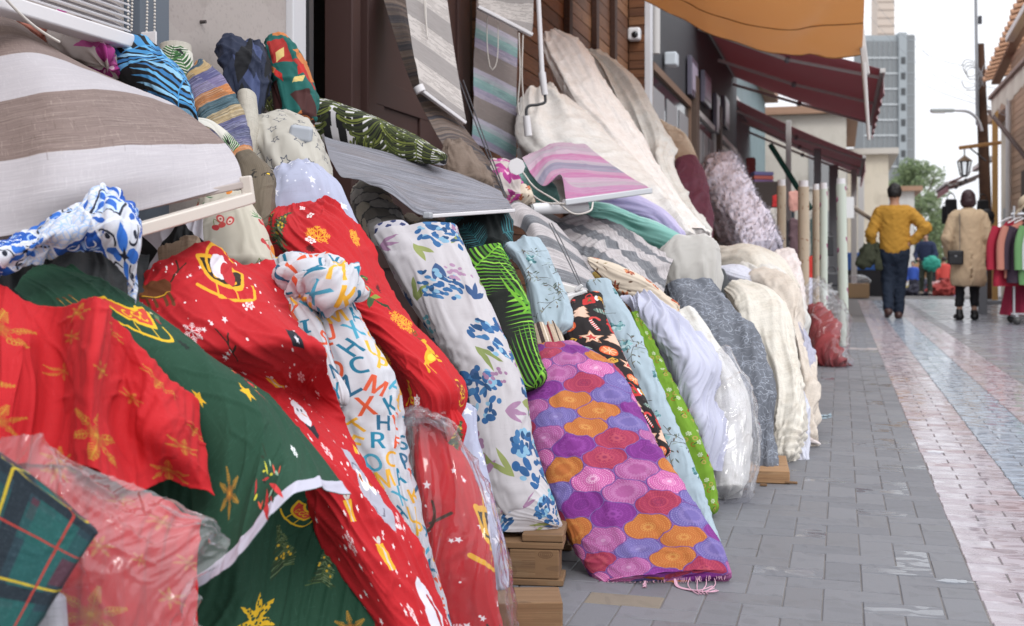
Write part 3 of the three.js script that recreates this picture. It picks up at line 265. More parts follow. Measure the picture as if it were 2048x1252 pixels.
  navyPrint: print(512, 512, (x, w, h) => { fill(x, '#20283f', w, h); for (let k = 0; k < 16; k++) tiled(x, w, h, R() * w, R() * h, 150, () => { x.rotate(rnd(-0.4, 0.4)); path(x, [0, -110, rnd(20, 60), -20, rnd(-10, 20), 110, rnd(-60, -20), 10, 0, -110], ['#0b0d15', '#3f4a70', '#0b0d15'][k % 3]); }); }, 25),
  tealCards: print(512, 512, (x, w, h) => { fill(x, '#135a55', w, h); for (let k = 0; k < 8; k++) tiled(x, w, h, R() * w, R() * h, 120, () => { x.rotate(rnd(-0.6, 0.6)); poly(x, [-40, -60, 40, -60, 40, 60, -40, 60], ['#a32a26', '#43201f', '#c0743f'][k % 3]); }); for (let k = 0; k < 16; k++) tiled(x, w, h, R() * w, R() * h, 60, () => { x.rotate(rnd(-1, 1)); poly(x, [0, -40, 16, 0, 0, 40, -16, 0], ['#c0743f', '#b3231f', '#d0b774'][k % 3]); }); }, 26),
  burlap: print(512, 512, (x, w, h) => { fill(x, '#6f6455', w, h); for (let k = 0; k < 128; k++) { x.fillStyle = k % 2 ? 'rgba(150,138,116,.55)' : 'rgba(60,52,44,.5)'; x.fillRect(0, k * 4, w, 2); x.fillStyle = `rgba(40,34,28,${0.1 + 0.15 * (k % 2)})`; x.fillRect(k * 4, 0, 2, h); } for (let k = 0; k < 5; k++) { x.save(); x.translate(R() * w, R() * h); x.scale(0.5, 0.5); deer(x, 70, '#2a2622', '#2a2622'); x.restore(); } }, 27),
  greyGrain: print(1024, 512, (x, w, h) => { fill(x, '#7c7c84', w, h); for (let k = 0; k < 5200; k++) { x.strokeStyle = R() < 0.5 ? `rgba(40,42,50,${0.35 * R()})` : `rgba(190,190,202,${0.35 * R()})`; x.lineWidth = rnd(0.6, 2.2); const px = R() * w, py = R() * h; x.beginPath(); x.moveTo(px, py); x.lineTo(px + rnd(40, 260), py + rnd(-3, 3)); x.stroke(); } x.fillStyle = 'rgba(120,104,94,.35)'; for (let k = 0; k < 30; k++) ell(x, R() * w, R() * h, rnd(40, 140), rnd(8, 30), 0, 'rgba(118,104,94,.10)'); }, 28),
  brownBands: print(256, 1024, (x, w, h) => { fill(x, '#5e5049', w, h); for (let k = 0; k < 240; k++) { const y = R() * h; x.fillStyle = [`rgba(35,34,42,${0.5 * R()})`, `rgba(128,108,92,${0.45 * R()})`, `rgba(84,66,54,${0.5 * R()})`][k % 3]; x.fillRect(0, y, w, rnd(2, 18)); } for (let k = 0; k < 5; k++) { x.fillStyle = 'rgba(34,35,46,.72)'; x.fillRect(0, k * h / 5 + rnd(0, 60), w, rnd(26, 56)); } weave(x, w, h, 0.12, 2500, 60, false); }, 29),
  dashBlind: print(512, 1024, (x, w, h) => { fill(x, '#938d8b', w, h); for (let k = 0; k < 3; k++) { x.fillStyle = '#bdb6b2'; const y = (k + 0.32) * h / 3; x.fillRect(0, y, w, h / 6); for (let q = 0; q < 150; q++) { x.fillStyle = '#6a625f'; x.fillRect(R() * w, y + Math.floor(R() * 12) * h / 72, rnd(18, 52), 3); } } weave(x, w, h, 0.08, 3000, 50, false); }, 30),
  tealWave: print(512, 1024, (x, w, h) => { fill(x, '#857c7a', w, h); for (let k = 0; k < 3; k++) { const y = (k + 0.28) * h / 3, hh = h / 5.2, cs = ['#b0adbd', '#a7b0b8', '#86aaa9', '#7fa1a3', '#958fa6', '#a29bae']; for (let q = 0; q < 6; q++) { x.fillStyle = cs[q]; x.fillRect(0, y + q * hh / 6, w, hh / 6 + 1); } for (let q = 0; q < 90; q++) { x.strokeStyle = ['rgba(90,105,115,.55)', 'rgba(210,210,220,.5)'][q % 2]; x.lineWidth = 2; const yy = y + R() * hh, px = R() * w; x.beginPath(); x.moveTo(px, yy); x.quadraticCurveTo(px + 26, yy - 7, px + 52, yy); x.stroke(); } } weave(x, w, h, 0.07, 3000, 50, false); }, 31),
  pinkWave: print(512, 1024, (x, w, h) => { const st = ['#a9929f', '#a3949f', '#b09aa8', '#ad6f93', '#af7f9d', '#a59aa4', '#7f7c8e', '#8a8396', '#ac829a', '#ab6d92', '#b093a5', '#a5959f', '#a87a98', '#ac7093']; for (let k = 0; k < 14; k++) { x.fillStyle = st[k]; x.fillRect(0, k * h / 14, w, h / 14 + 1); } for (let q = 0; q < 500; q++) { const y = R() * h, px = R() * w; x.strokeStyle = ['rgba(190,165,182,.4)', 'rgba(160,70,125,.35)', 'rgba(110,104,130,.3)'][q % 3]; x.lineWidth = rnd(1, 5); x.beginPath(); x.moveTo(px, y); x.quadraticCurveTo(px + 45, y - 6, px + 100, y); x.stroke(); } }, 32),
  greyBand: print(256, 512, (x, w, h) => { fill(x, '#b9b2b4', w, h); x.fillStyle = '#65676e'; x.fillRect(0, h * 0.1, w, h * 0.2); x.fillRect(0, h * 0.55, w, h * 0.22); weave(x, w, h, 0.14, 3500, 60, false); }, 33),
  tartan: print(512, 512, (x, w, h) => { fill(x, '#1d3540', w, h); x.fillStyle = '#4a2c3a'; x.fillRect(0, 0, w * 0.34, h * 0.34); x.fillRect(w * 0.6, h * 0.6, w * 0.2, h * 0.2); x.fillStyle = 'rgba(20,90,85,.75)'; x.fillRect(w * 0.66, 0, w * 0.34, h); x.fillStyle = 'rgba(20,84,80,.55)'; x.fillRect(0, h * 0.66, w, h * 0.34); x.fillStyle = '#16242f'; x.fillRect(w * 0.44, 0, w * 0.14, h); x.fillRect(0, h * 0.44, w, h * 0.14); x.strokeStyle = '#c2a82a'; x.lineWidth = 13; x.setLineDash([7, 7]); x.beginPath(); x.moveTo(w * 0.4, 0); x.lineTo(w * 0.4, h); x.moveTo(0, h * 0.4); x.lineTo(w, h * 0.4); x.stroke(); x.strokeStyle = '#a8362e'; x.lineWidth = 11; x.beginPath(); x.moveTo(w * 0.92, 0); x.lineTo(w * 0.92, h); x.moveTo(0, h * 0.92); x.lineTo(w, h * 0.92); x.stroke(); x.setLineDash([]); weave(x, w, h, 0.1, 3000, 20); }, 34),
  lace: print(1024, 1024, (x, w, h) => { fill(x, '#62666f', w, h); for (let k = 0; k < 1300; k++) { tiled(x, w, h, R() * w, R() * h, 60, (() => { const a = R() * 6, b = rnd(14, 46), l = rnd(1, 3), c = ['rgba(172,180,194,.85)', 'rgba(150,158,172,.7)', 'rgba(196,202,214,.8)'][k % 3]; return () => { x.strokeStyle = c; x.lineWidth = l; x.beginPath(); x.arc(0, 0, b, a, a + 2); x.stroke(); }; })()); } }, 35),
  magenta: print(512, 512, (x, w, h) => { fill(x, '#bdb2ae', w, h); for (let k = 0; k < 6; k++) { const q = R() * 6; tiled(x, w, h, R() * w, R() * h, 140, () => { x.rotate(q); for (let s = 0; s < 5; s++) { x.rotate(1.256); path(x, [0, 0, 70, -40, 20, -110, -40, -70, 0, 0], ['#a0337e', '#b4528f', '#8c2a6e'][s % 3]); } dot(x, 16, '#d9b6c6'); }); } }, 36),
  leafWhite: print(512, 512, (x, w, h) => { fill(x, '#c9c6bd', w, h); for (const [a, b, q, l] of [[0.2, 0.9, 0.4, 240], [0.7, 0.6, -0.5, 230], [0.45, 0.35, 0.2, 200], [0.9, 1.1, -0.2, 240]]) tiled(x, w, h, a * w, b * h, 330, () => { x.rotate(q); palm(x, l, l * 0.36, ['#2f5a30', '#3f6d38', '#1f4224'], '#c9c6bd', 12, -1); }); x.fillStyle = '#17191a'; for (let k = 0; k < 6; k++) ell(x, R() * w, R() * h, 22, 9, R() * 6, '#17191a'); }, 37),
  wood: print(1024, 512, (x, w, h) => { fill(x, '#7d5334', w, h); for (let k = 0; k < 1500; k++) { x.strokeStyle = [`rgba(50,28,14,${0.28 * R()})`, `rgba(190,140,96,${0.22 * R()})`][k % 2]; x.lineWidth = rnd(0.6, 3); const y = R() * h, px = R() * w; x.beginPath(); x.moveTo(px, y); x.bezierCurveTo(px + 80, y + rnd(-5, 5), px + 160, y + rnd(-5, 5), px + rnd(180, 420), y + rnd(-6, 6)); x.stroke(); } for (let k = 0; k < 7; k++) { const px = R() * w, py = R() * h; for (let r = 0; r < 4; r++) ell(x, px, py, 6 + r * 5, 3 + r * 3, 0, null, 'rgba(45,24,12,.4)'); } }, 38),
  paleWood: print(512, 512, (x, w, h) => { fill(x, '#8f7052', w, h); for (let k = 0; k < 900; k++) { x.strokeStyle = [`rgba(70,48,30,${0.14 * R()})`, `rgba(205,175,140,${0.16 * R()})`][k % 2]; x.lineWidth = rnd(0.6, 3.4); const y = R() * h, px = R() * w; x.beginPath(); x.moveTo(px, y); x.bezierCurveTo(px + 60, y + rnd(-5, 5), px + 120, y + rnd(-5, 5), px + rnd(160, 360), y + rnd(-7, 7)); x.stroke(); } for (let k = 0; k < 26; k++) ell(x, R() * w, R() * h, rnd(20, 90), rnd(8, 34), 0, ['rgba(60,46,36,.14)', 'rgba(150,136,120,.14)'][k % 2]); for (let k = 0; k < 5; k++) { const px = R() * w, py = R() * h; for (let r = 0; r < 4; r++) ell(x, px, py, 4 + r * 5, 3 + r * 3, 0, null, 'rgba(60,36,20,.5)'); } }, 39),
  fuzz: print(512, 512, (x, w, h) => { fill(x, '#e2dcea', w, h); for (let k = 0; k < 9000; k++) { x.strokeStyle = ['rgba(205,198,222,.45)', 'rgba(150,132,138,.3)', 'rgba(200,194,216,.5)', 'rgba(165,148,150,.25)'][k % 4]; x.lineWidth = rnd(1, 2.6); const px = R() * w, py = R() * h, a = rnd(0, 6.3), l = rnd(3, 12); x.beginPath(); x.moveTo(px, py); x.lineTo(px + Math.cos(a) * l, py + Math.sin(a) * l); x.stroke(); } for (let k = 0; k < 60; k++) ell(x, R() * w, R() * h, rnd(8, 26), rnd(14, 60), 0, 'rgba(110,88,86,.16)'); }, 40),
  cream: print(512, 512, (x, w, h) => { fill(x, '#ffffff', w, h); for (let k = 0; k < 90; k++) ell(x, R() * w, R() * h, rnd(20, 90), rnd(8, 40), R() * 3, R() < 0.5 ? 'rgba(225,215,200,.12)' : 'rgba(255,255,255,.2)'); weave(x, w, h, 0.06, 4200, 50); }, 41),
  stripeBeige: print(256, 256, (x, w, h) => { fill(x, '#b5a18d', w, h); for (const [a, b, c] of [[20, 12, '#7a2024'], [60, 26, '#3a2a2a'], [104, 8, '#e0d4c6'], [130, 14, '#7a2024'], [180, 6, '#3a2a2a'], [214, 18, '#d6c9b8']]) { x.fillStyle = c; x.fillRect(a, 0, b, h); } weave(x, w, h, 0.1, 700); }, 42),
  ikat: print(256, 256, (x, w, h) => { fill(x, '#b5b2ba', w, h); x.fillStyle = '#2c3560'; for (let b = 0; b < 8; b++) for (let a = 0; a < 8; a++) if ((a + b) % 2) { poly(x, [a * 32, b * 32 + 16, a * 32 + 8, b * 32 + 8, a * 32 + 16, b * 32, a * 32 + 32, b * 32 + 10, a * 32 + 24, b * 32 + 24, a * 32 + 10, b * 32 + 30], '#2c3560'); } }, 43),
  rollFloral: print(256, 512, (x, w, h) => { fill(x, '#c2cabf', w, h); for (let k = 0; k < 5; k++) tiled(x, w, h, R() * w, (k + 0.5) * h / 5, 60, () => { for (let s = 0; s < 14; s++) { const a = R() * 6.3, r = Math.sqrt(R()) * 30; ell(x, Math.cos(a) * r, Math.sin(a) * r, 14, 10, a, ['#a05a7c', '#b87a98', '#8a4a6a'][s % 3]); } leafShape(x, 60, 12, '#7d8f74'); }); }, 44),
  rollDamask: print(256, 512, (x, w, h) => { fill(x, '#b8a893', w, h); for (let k = 0; k < 26; k++) tiled(x, w, h, R() * w, R() * h, 50, () => { x.rotate(R() * 6); leafShape(x, rnd(20, 44), 9, ['#94775e', '#cbbfae', '#86543f'][k % 3]); }); }, 45),
  stone: print(512, 512, (x, w, h) => { fill(x, '#8e8f94', w, h); for (let k = 0; k < 14000; k++) { const g = Math.floor(rnd(90, 190)); x.fillStyle = `rgba(${g},${g},${g + 3},.22)`; x.fillRect(R() * w, R() * h, rnd(1, 3), rnd(1, 3)); } for (let k = 0; k < 40; k++) ell(x, R() * w, R() * h, rnd(10, 60), rnd(6, 30), R() * 3, `rgba(50,50,54,${0.1 * R()})`); }, 46),
  wet: (() => { const t = print(512, 512, (x, w, h) => { fill(x, '#b0b0b0', w, h); for (let k = 0; k < 70; k++) tiled(x, w, h, R() * w, R() * h, 90, ((a, b, c, q) => () => ell(x, 0, 0, a, b, q, c))(rnd(14, 70), rnd(6, 30), ['#282828', '#3a3a3a', '#8a8a8a', '#202020'][k % 4], rnd(-0.4, 0.4))); for (let k = 0; k < 3000; k++) { const g = Math.floor(rnd(40, 220)); x.fillStyle = `rgba(${g},${g},${g},.25)`; x.fillRect(R() * w, R() * h, rnd(2, 9), rnd(1, 4)); } }, 48); t.colorSpace = THREE.NoColorSpace; return t; })(),
  render: print(512, 512, (x, w, h) => { fill(x, '#ffffff', w, h); for (let k = 0; k < 9000; k++) { const g = Math.floor(rnd(150, 255)); x.fillStyle = `rgba(${g},${g},${g},.14)`; x.fillRect(R() * w, R() * h, rnd(1, 4), rnd(1, 4)); } for (let k = 0; k < 50; k++) ell(x, R() * w, R() * h, rnd(10, 70), rnd(10, 70), 0, `rgba(120,112,104,${0.06 * R()})`); }, 47),
};
// fabrics: material, plus the real size of one repeat of its print
const FAB = {};
function fab(name, map, size, rough = 0.85, extra = {}) { FAB[name] = { m: new THREE.MeshPhysicalMaterial({ map: map ? T[map] : null, color: extra.color ?? 0xffffff, roughness: rough, side: THREE.DoubleSide, sheen: 0.25, sheenRoughness: 0.6, ...extra }), size }; }
for (const [n, s] of [['blindStripe', [1, 1]], ['tile', [0.32, 0.32]], ['redSnow', [1, 1]], ['green', [1, 1]], ['greenLow', [1, 1]], ['santa', [1, 1]], ['alphabet', [0.34, 0.34]], ['poinsettia', [1, 1]], ['lavStar', [0.3, 0.3]], ['blueFloral', [1, 1]], ['palmGreen', [0.6, 0.6]], ['tealPalm', [0.3, 0.3]], ['bluePalm', [0.55, 0.55]], ['mandala', [0.42, 0.42]], ['ginger', [0.36, 0.36]], ['paleFloral', [0.34, 0.34]], ['lime', [0.15, 0.15]], ['roses', [0.26, 0.26]], ['harlequin', [0.1, 0.17]], ['fruit', [0.26, 0.26]], ['circles', [0.32, 0.32]], ['zebra', [0.95, 0.42]], ['starsWhite', [0.3, 0.3]], ['diagStripe', [0.34, 0.34]], ['navyPrint', [0.4, 0.4]], ['tealCards', [0.4, 0.4]], ['burlap', [0.22, 0.22]], ['greyGrain', [0.9, 0.45]], ['brownBands', [0.8, 0.8]], ['dashBlind', [0.6, 0.65]], ['tealWave', [0.6, 0.85]], ['pinkWave', [0.5, 0.62]], ['greyBand', [0.3, 0.34]], ['tartan', [0.13, 0.13]], ['lace', [0.55, 0.55]], ['magenta', [0.3, 0.3]], ['leafWhite', [0.3, 0.3]], ['fuzz', [0.3, 0.3]], ['stripeBeige', [0.1, 0.1]], ['ikat', [0.16, 0.16]], ['rollFloral', [0.2, 0.4]], ['rollDamask', [0.2, 0.4]]]) fab(n, n, s);
FAB.lime.m.color.setRGB(0.62, 0.64, 0.66);
FAB.mandala.m.color.setRGB(0.86, 0.84, 0.86);
for (const k of ['blindStripe', 'greyGrain', 'brownBands', 'dashBlind', 'tealWave', 'pinkWave', 'greyBand']) Object.assign(FAB[k].m, { sheen: 0, roughness: 0.75 });
const plain = (name, color, rough = 0.7, extra = {}) => fab(name, 'cream', [0.35, 0.35], rough, { color, ...extra });
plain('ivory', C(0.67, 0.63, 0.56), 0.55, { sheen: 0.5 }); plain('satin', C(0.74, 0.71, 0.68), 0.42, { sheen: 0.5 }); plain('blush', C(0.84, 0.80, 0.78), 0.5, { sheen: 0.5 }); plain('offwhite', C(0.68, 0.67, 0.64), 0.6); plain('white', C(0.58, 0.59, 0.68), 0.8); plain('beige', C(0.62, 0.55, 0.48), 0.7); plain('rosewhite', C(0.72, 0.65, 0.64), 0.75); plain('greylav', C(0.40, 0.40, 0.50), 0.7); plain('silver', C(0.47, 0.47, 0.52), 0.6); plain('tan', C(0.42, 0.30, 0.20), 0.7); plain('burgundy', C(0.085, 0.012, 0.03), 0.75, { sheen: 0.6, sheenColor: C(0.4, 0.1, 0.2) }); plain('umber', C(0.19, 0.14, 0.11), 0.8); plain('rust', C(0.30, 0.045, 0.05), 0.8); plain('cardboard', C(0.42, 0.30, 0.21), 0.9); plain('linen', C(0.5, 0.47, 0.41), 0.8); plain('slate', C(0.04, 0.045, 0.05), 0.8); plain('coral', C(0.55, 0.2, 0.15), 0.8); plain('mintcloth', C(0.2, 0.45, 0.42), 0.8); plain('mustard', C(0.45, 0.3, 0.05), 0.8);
const tulle = (name, color, tr = 0.5) => { FAB[name] = { m: new THREE.MeshPhysicalMaterial({ color, roughness: 0.9, transmission: tr, thickness: 0, side: THREE.DoubleSide }), size: [1, 1] }; };
tulle('mint', C(0.30, 0.62, 0.56), 0.35); tulle('lilac', C(0.60, 0.55, 0.80), 0.4); tulle('net', C(0.58, 0.56, 0.53), 0.35); tulle('whiteVeil', C(0.56, 0.57, 0.70), 0.2); tulle('sheer', C(0.72, 0.71, 0.68), 0.4);
// clear and milky plastic film
const film = new THREE.MeshPhysicalMaterial({ color: C(0.95, 0.95, 0.97), roughness: 0.1, transmission: 0.985, thickness: 0, ior: 1.5, side: THREE.DoubleSide });
const film2 = new THREE.MeshPhysicalMaterial({ color: C(0.92, 0.92, 0.95), roughness: 0.1, transmission: 0.91, thickness: 0, ior: 1.5, side: THREE.DoubleSide });

// ---------- the ground ----------
const gy = (s) => s < 24 ? 0 : s < 38 ? -0.0022 * (s - 24) ** 2 : -0.431 - 0.0616 * 8 * (1 - Math.exp(-(s - 38) / 8));
{
  const xs = [-90, -40, -15, -6, -3, -2, -1, 0, 1, 2, 3, 6, 15, 40, 90], ss = [-30, -10, -3, 0, 2, 5, 10, 15, 20]; for (let s = 22; s < 60; s += 1) ss.push(s); ss.push(70, 90, 140, 250, 450, 800);
  const P = ss.map((s) => xs.map((x) => V3(x, gy(s) - 0.0027, -s)));
  P.reverse();
  const g = gridGeo(P, xs.length - 1, ss.length - 1, { size: [0.8, 0.8] });
  const m = std(C(0.62, 0.56, 0.51), 0.7, { map: T.stone });
  solo('ground', g, m, 'grey mortar and stone ground of the market street', 'ground', null, 'structure');
}
const MOD = 0.0877, JNT = 0.003;
// one paver with a chamfered top; its top lies at y = 0
function paverGeo(w, l, h = 0.05, ch = 0.004, seed = 0) {
  const a = w / 2 - JNT / 2, b = l / 2 - JNT / 2, r = rng(seed + 900), tl = () => (r() - 0.5) * 0.0016, t = [tl(), tl(), tl(), tl()];
  const c = [[-1, -1], [1, -1], [1, 1], [-1, 1]], top = c.map(([x, z], k) => [x * (a - ch), t[k], z * (b - ch)]), mid = c.map(([x, z]) => [x * a, -ch * 0.8, z * b]), low = c.map(([x, z]) => [x * a, -h, z * b]);
  const p = [], quad = (A, B, D, E) => { p.push(...A, ...D, ...B, ...A, ...E, ...D); };
  quad(top[0], top[1], top[2], top[3]);
  for (let k = 0; k < 4; k++) { const n = (k + 1) % 4; quad(mid[k], mid[n], top[n], top[k]); quad(low[k], low[n], mid[n], mid[k]); }
  const g = new THREE.BufferGeometry(); g.setAttribute('position', new THREE.Float32BufferAttribute(p, 3)); g.computeVertexNormals();
  const uv = [], o = [r() * 3, r() * 3]; for (let i = 0; i < p.length; i += 3) uv.push((p[i] + o[0]) / 0.35, (p[i + 2] + p[i + 1] + o[1]) / 0.35); g.setAttribute('uv', new THREE.Float32BufferAttribute(uv, 2)); return g;
}
function paving(name, label, list, mats, restName) { // list of {x, s, w, l, k (geometry variant), m (material)}
  const root = thing(name, V3(0, 0, 0), label, 'pavement', null, 'structure');
  const cache = {}, geo = (w, l, k) => cache[w + '|' + l + '|' + k] ??= paverGeo(w, l, 0.05, 0.0022, k);
  const shows = (b) => { const z = b.s, d = z * Math.cos(YAW) - b.x * Math.sin(YAW), X = b.x * Math.cos(YAW) + z * Math.sin(YAW), u = CX + X / d * F, v = HZ + CAMH / d * F; return d > 1 && u > -20 && u < 2070 && v < 1275 ? 1 / d : 0; };
  list.forEach((b) => b.q = shows(b)); list.sort((a, b) => b.q - a.q);
  const rest = {};
  list.forEach((b, i) => { const g = geo(b.w, b.l, b.k);
    if (i < 300) { const o = new THREE.Mesh(g, mats[b.m]); o.name = restName; o.position.set(b.x, gy(b.s) + (b.dy ?? 0), -b.s); o.castShadow = o.receiveShadow = true; root.add(o); }
    else { const q = g.clone(); q.translate(b.x, gy(b.s) + (b.dy ?? 0), -b.s); (rest[b.m] ??= []).push(q); } });
  for (const k of Object.keys(rest)) { const o = new THREE.Mesh(mergeGeometries(rest[k]), mats[k]); o.name = restName + '_mass'; o.userData.kind = 'stuff'; o.receiveShadow = o.castShadow = true; root.add(o); }
  return root;
}
{
  const r = rng(77), list = [];
  const mats = [0.60, 0.575, 0.625, 0.555].map((c, i) => std(C(c * 1.0, c * 1.0, c * 1.03), [0.62, 0.7, 0.58, 0.5][i], { map: T.stone })); mats.push(std(C(1.5, 1.25, 1.15), 0.55, { map: T.stone })); mats.push(std(C(0.55, 0.56, 0.59), 0.8, { map: T.stone, roughnessMap: T.wet })); mats.push(std(C(0.75, 0.62, 0.45), 0.7, { map: T.stone }));
  const X1 = 0.31, nA = 17, s0 = 2.3, nB = 150;
  for (let b = 0; b < nB; b++) for (let a = 0; a < nA; a++) { const q = (((a - b) % 4) + 4) % 4; const s = s0 + b * MOD, x = X1 - (a + 1) * MOD;
    const pale = Math.abs(s - 10.85) < 0.06; const edge = N2(x * 4, s * 1.8) > (X1 - x < 0.22 ? 0.25 : 0.8);
    const stain = Math.hypot(x + 0.58, (s - 2.7) * 0.8) < 0.16;
    const m = pale ? 4 : stain && r() < 0.7 ? 6 : edge ? 5 : Math.floor(r() * 4), k = Math.floor(r() * 5), dy = (r() - 0.5) * 0.0016;
    if (q === 0 && a + 1 < nA) list.push({ x: x, s: s + MOD / 2, w: 2 * MOD, l: MOD, k, m, dy }); // runs across: this cell and the next one to the left
    if (q === 0 && a === nA - 1) list.push({ x: x + MOD / 2, s: s + MOD / 2, w: MOD, l: MOD, k, m, dy });
    if (q === 1 && a === 0) list.push({ x: x + MOD / 2, s: s + MOD / 2, w: MOD, l: MOD, k, m, dy });
    if (q === 2 && b > 0) list.push({ x: x + MOD / 2, s: s, w: MOD, l: 2 * MOD, k, m, dy });
  }
  paving('pavement', 'grey herringbone block pavement in front of the fabric stall', list, mats, 'paver');
}
{
  const r = rng(78), list = [];
  const mats = [[1.24, 1.05, 1.09], [1.34, 1.15, 1.19], [1.2, 0.92, 0.93], [1.42, 1.26, 1.30]].map((c, i) => std(C(...c), [0.4, 0.55, 0.7, 0.45][i], { map: T.stone, roughnessMap: T.wet }));
  mats.push(...[[1.08, 1.24, 1.4], [1.12, 1.28, 1.42], [1.02, 1.18, 1.34]].map((c, i) => std(C(...c), [0.35, 0.5, 0.42][i], { map: T.stone, roughnessMap: T.wet })));
  const nRow = 260, s0 = 2.3;
  for (let b = 0; b < nRow; b++) { const s = s0 + b * MOD + MOD / 2, odd = b % 2; if (s > 24) break;
    const put = (x0, w, m) => list.push({ x: x0 + w / 2, s, w, l: MOD, k: Math.floor(r() * 5), m, dy: (r() - 0.5) * 0.0016 });
    const red = () => Math.floor(r() * 4), blue = () => 4 + Math.floor(r() * 3), jx = 0.31 + (r() - 0.5) * 0.006;
    if (odd) { put(jx, MOD, red()); put(jx + MOD, 2 * MOD, red()); } else { put(jx, 2 * MOD, red()); put(jx + 2 * MOD, MOD, red()); }
    const bx = jx + 3 * MOD; if (odd) { put(bx, MOD, blue()); put(bx + MOD, 2 * MOD, blue()); } else { put(bx, 2 * MOD, blue()); put(bx + 2 * MOD, MOD, blue()); }
    const cx = bx + 3 * MOD; if (odd) { put(cx, MOD, red()); put(cx + MOD, 2 * MOD, red()); } else { put(cx, 2 * MOD, red()); put(cx + 2 * MOD, MOD, red()); } }
  paving('brick_path', 'wet band of rose and pale blue bricks along the street', list, mats, 'brick');
  // the far side of the street: grey blocks in rows
  const l2 = [], m2 = [0.85, 0.78, 0.92].map((c, i) => std(C(c, c, c * 1.05), [0.24, 0.32, 0.2][i], { map: T.stone })); m2.push(std(C(1.4, 1.3, 1.25), 0.4, { map: T.stone }));
  for (let b = 0; b < 90; b++) { const s = 7.2 + b * 0.2; for (let a = 0; a < 12; a++) { const x0 = 1.105 + a * 0.2 + (b % 2) * 0.1; if (x0 > 3.0) continue; l2.push({ x: x0 + 0.1, s, w: 0.2, l: 0.2, k: Math.floor(r() * 4), m: Math.abs(s - 19.2) < 0.11 ? 3 : Math.floor(r() * 3), dy: (r() - 0.5) * 0.0016 }); } }
  paving('far_pavement', 'grey square slab pavement beside the clothes rail', l2, m2, 'slab');
}
{ // rain water standing in the low pavers beside the path
  const r = rng(31), water = new THREE.MeshPhysicalMaterial({ color: C(0.9, 0.95, 1), roughness: 0.06, transmission: 0.92, thickness: 0, ior: 1.33, side: THREE.DoubleSide });
  const spots = [[1872, 905, .05, .04], [1912, 1165, .05, .02]];
  for (const [u, v, rx, rs] of spots) { const d = CAMH * F / (v - HZ), c = W(u, v, d), sh = new THREE.Shape(), ph = r() * 9, n = 46; for (let k = 0; k < n; k++) { const a = k / n * 6.283, q = 0.75 + 0.3 * N2(Math.cos(a) * 1.1 + ph, Math.sin(a) * 1.1) + 0.1 * N2(Math.cos(a) * 3 + ph, Math.sin(a) * 3); const x = Math.cos(a) * rx * q, y = Math.sin(a) * rs * q; k ? sh.lineTo(x, y) : sh.moveTo(x, y); }
    const g = new THREE.ShapeGeometry(sh); g.rotateX(-Math.PI / 2); g.translate(c.x, 0.0042, c.z); solo('puddle', g, water, 'shallow film of rain water on the grey pavers near the brick path', 'puddle', 'wet patches on the pavers', 'structure'); }
}
// ---------- pallets and scraps of wood on the ground ----------
const palletWood = std(C(0.72, 0.68, 0.64), 0.85, { map: T.paleWood });
function board(w, h, l, seed) { const g = new RoundedBoxGeometry(w, h, l, 1, 0.004); uvBox(g, 2.2); const u = g.attributes.uv, r = rng(seed)(); for (let i = 0; i < u.count; i++) u.setXY(i, u.getX(i) + r * 5, u.getY(i) + r * 3); return g; }
function pallet(pos, turn, label) { const t = thing('pallet', pos, label, 'pallet', null, null, turn); const add = (n, w, h, l, x, y, z, k) => { const o = part(t, n, board(w, h, l, k), palletWood, false); o.position.set(x, y, z); };
  for (const z of [-0.35, 0, 0.35]) { add('bottom_plank', 0.8, 0.02, 0.1, 0, 0.01, z, 3 + z * 9); for (const x of [-0.33, 0, 0.33]) add('block', 0.12, 0.085, 0.1, x, 0.0635, z, 7 + x * 5 + z); add('stringer', 0.8, 0.02, 0.1, 0, 0.117, z, 5 + z); }
  for (let k = 0; k < 5; k++) add('plank', 0.1, 0.022, 0.8, -0.35 + k * 0.175, 0.139, 0, 11 + k); t.scale.y = 0.82; return t; }
{ const p = W(1000, 1172, CAMH * F / (1172 - HZ)); pallet(V3(p.x - 0.31, 0.001, p.z - 0.36), 0.16, 'worn wooden pallet under the white cloth with blue flowers');
  const q = W(1040, 1268, CAMH * F / (1256 - HZ)); { const g = board(0.16, 0.062, 0.12, 5); g.rotateY(0.3); g.translate(q.x, 0.032, q.z - 0.03); solo('wood_block', g, palletWood, 'worn wooden block on the pavers at the bottom edge of the heap', 'wood block'); }
  const s = W(1545, 968, CAMH * F / (968 - HZ)); { const g = board(0.2, 0.045, 0.34, 8); g.rotateY(0.08); g.translate(s.x - 0.055, 0.023, s.z - 0.17); solo('wood_board', g, std(C(1.25, 1.2, 1.15), 0.85, { map: T.paleWood }), 'pale wooden board under the grey lace and ivory bundles', 'board'); } }
{ const stub = std(C(0.5, 0.3, 0.15), 0.8); const a = W(1583, 969, CAMH * F / 449), g = rod(V3(-0.02, 0.007, 0), V3(0.02, 0.007, 0.004), 0.005, 0.005, 8); g.translate(a.x, 0, a.z); solo('wood_chip', g, palletWood, 'short wooden stub lying on the pavers right of the pallet corner', 'wood chip');
  const b = W(1527, 973, CAMH * F / 453), h = boxB(-0.012, 0.012, 0.002, 0.01, -0.006, 0.006, 0.002); h.translate(b.x, 0, b.z); solo('wood_chip', h, palletWood, 'small wooden chip lying just below the pallet corner', 'wood chip'); }

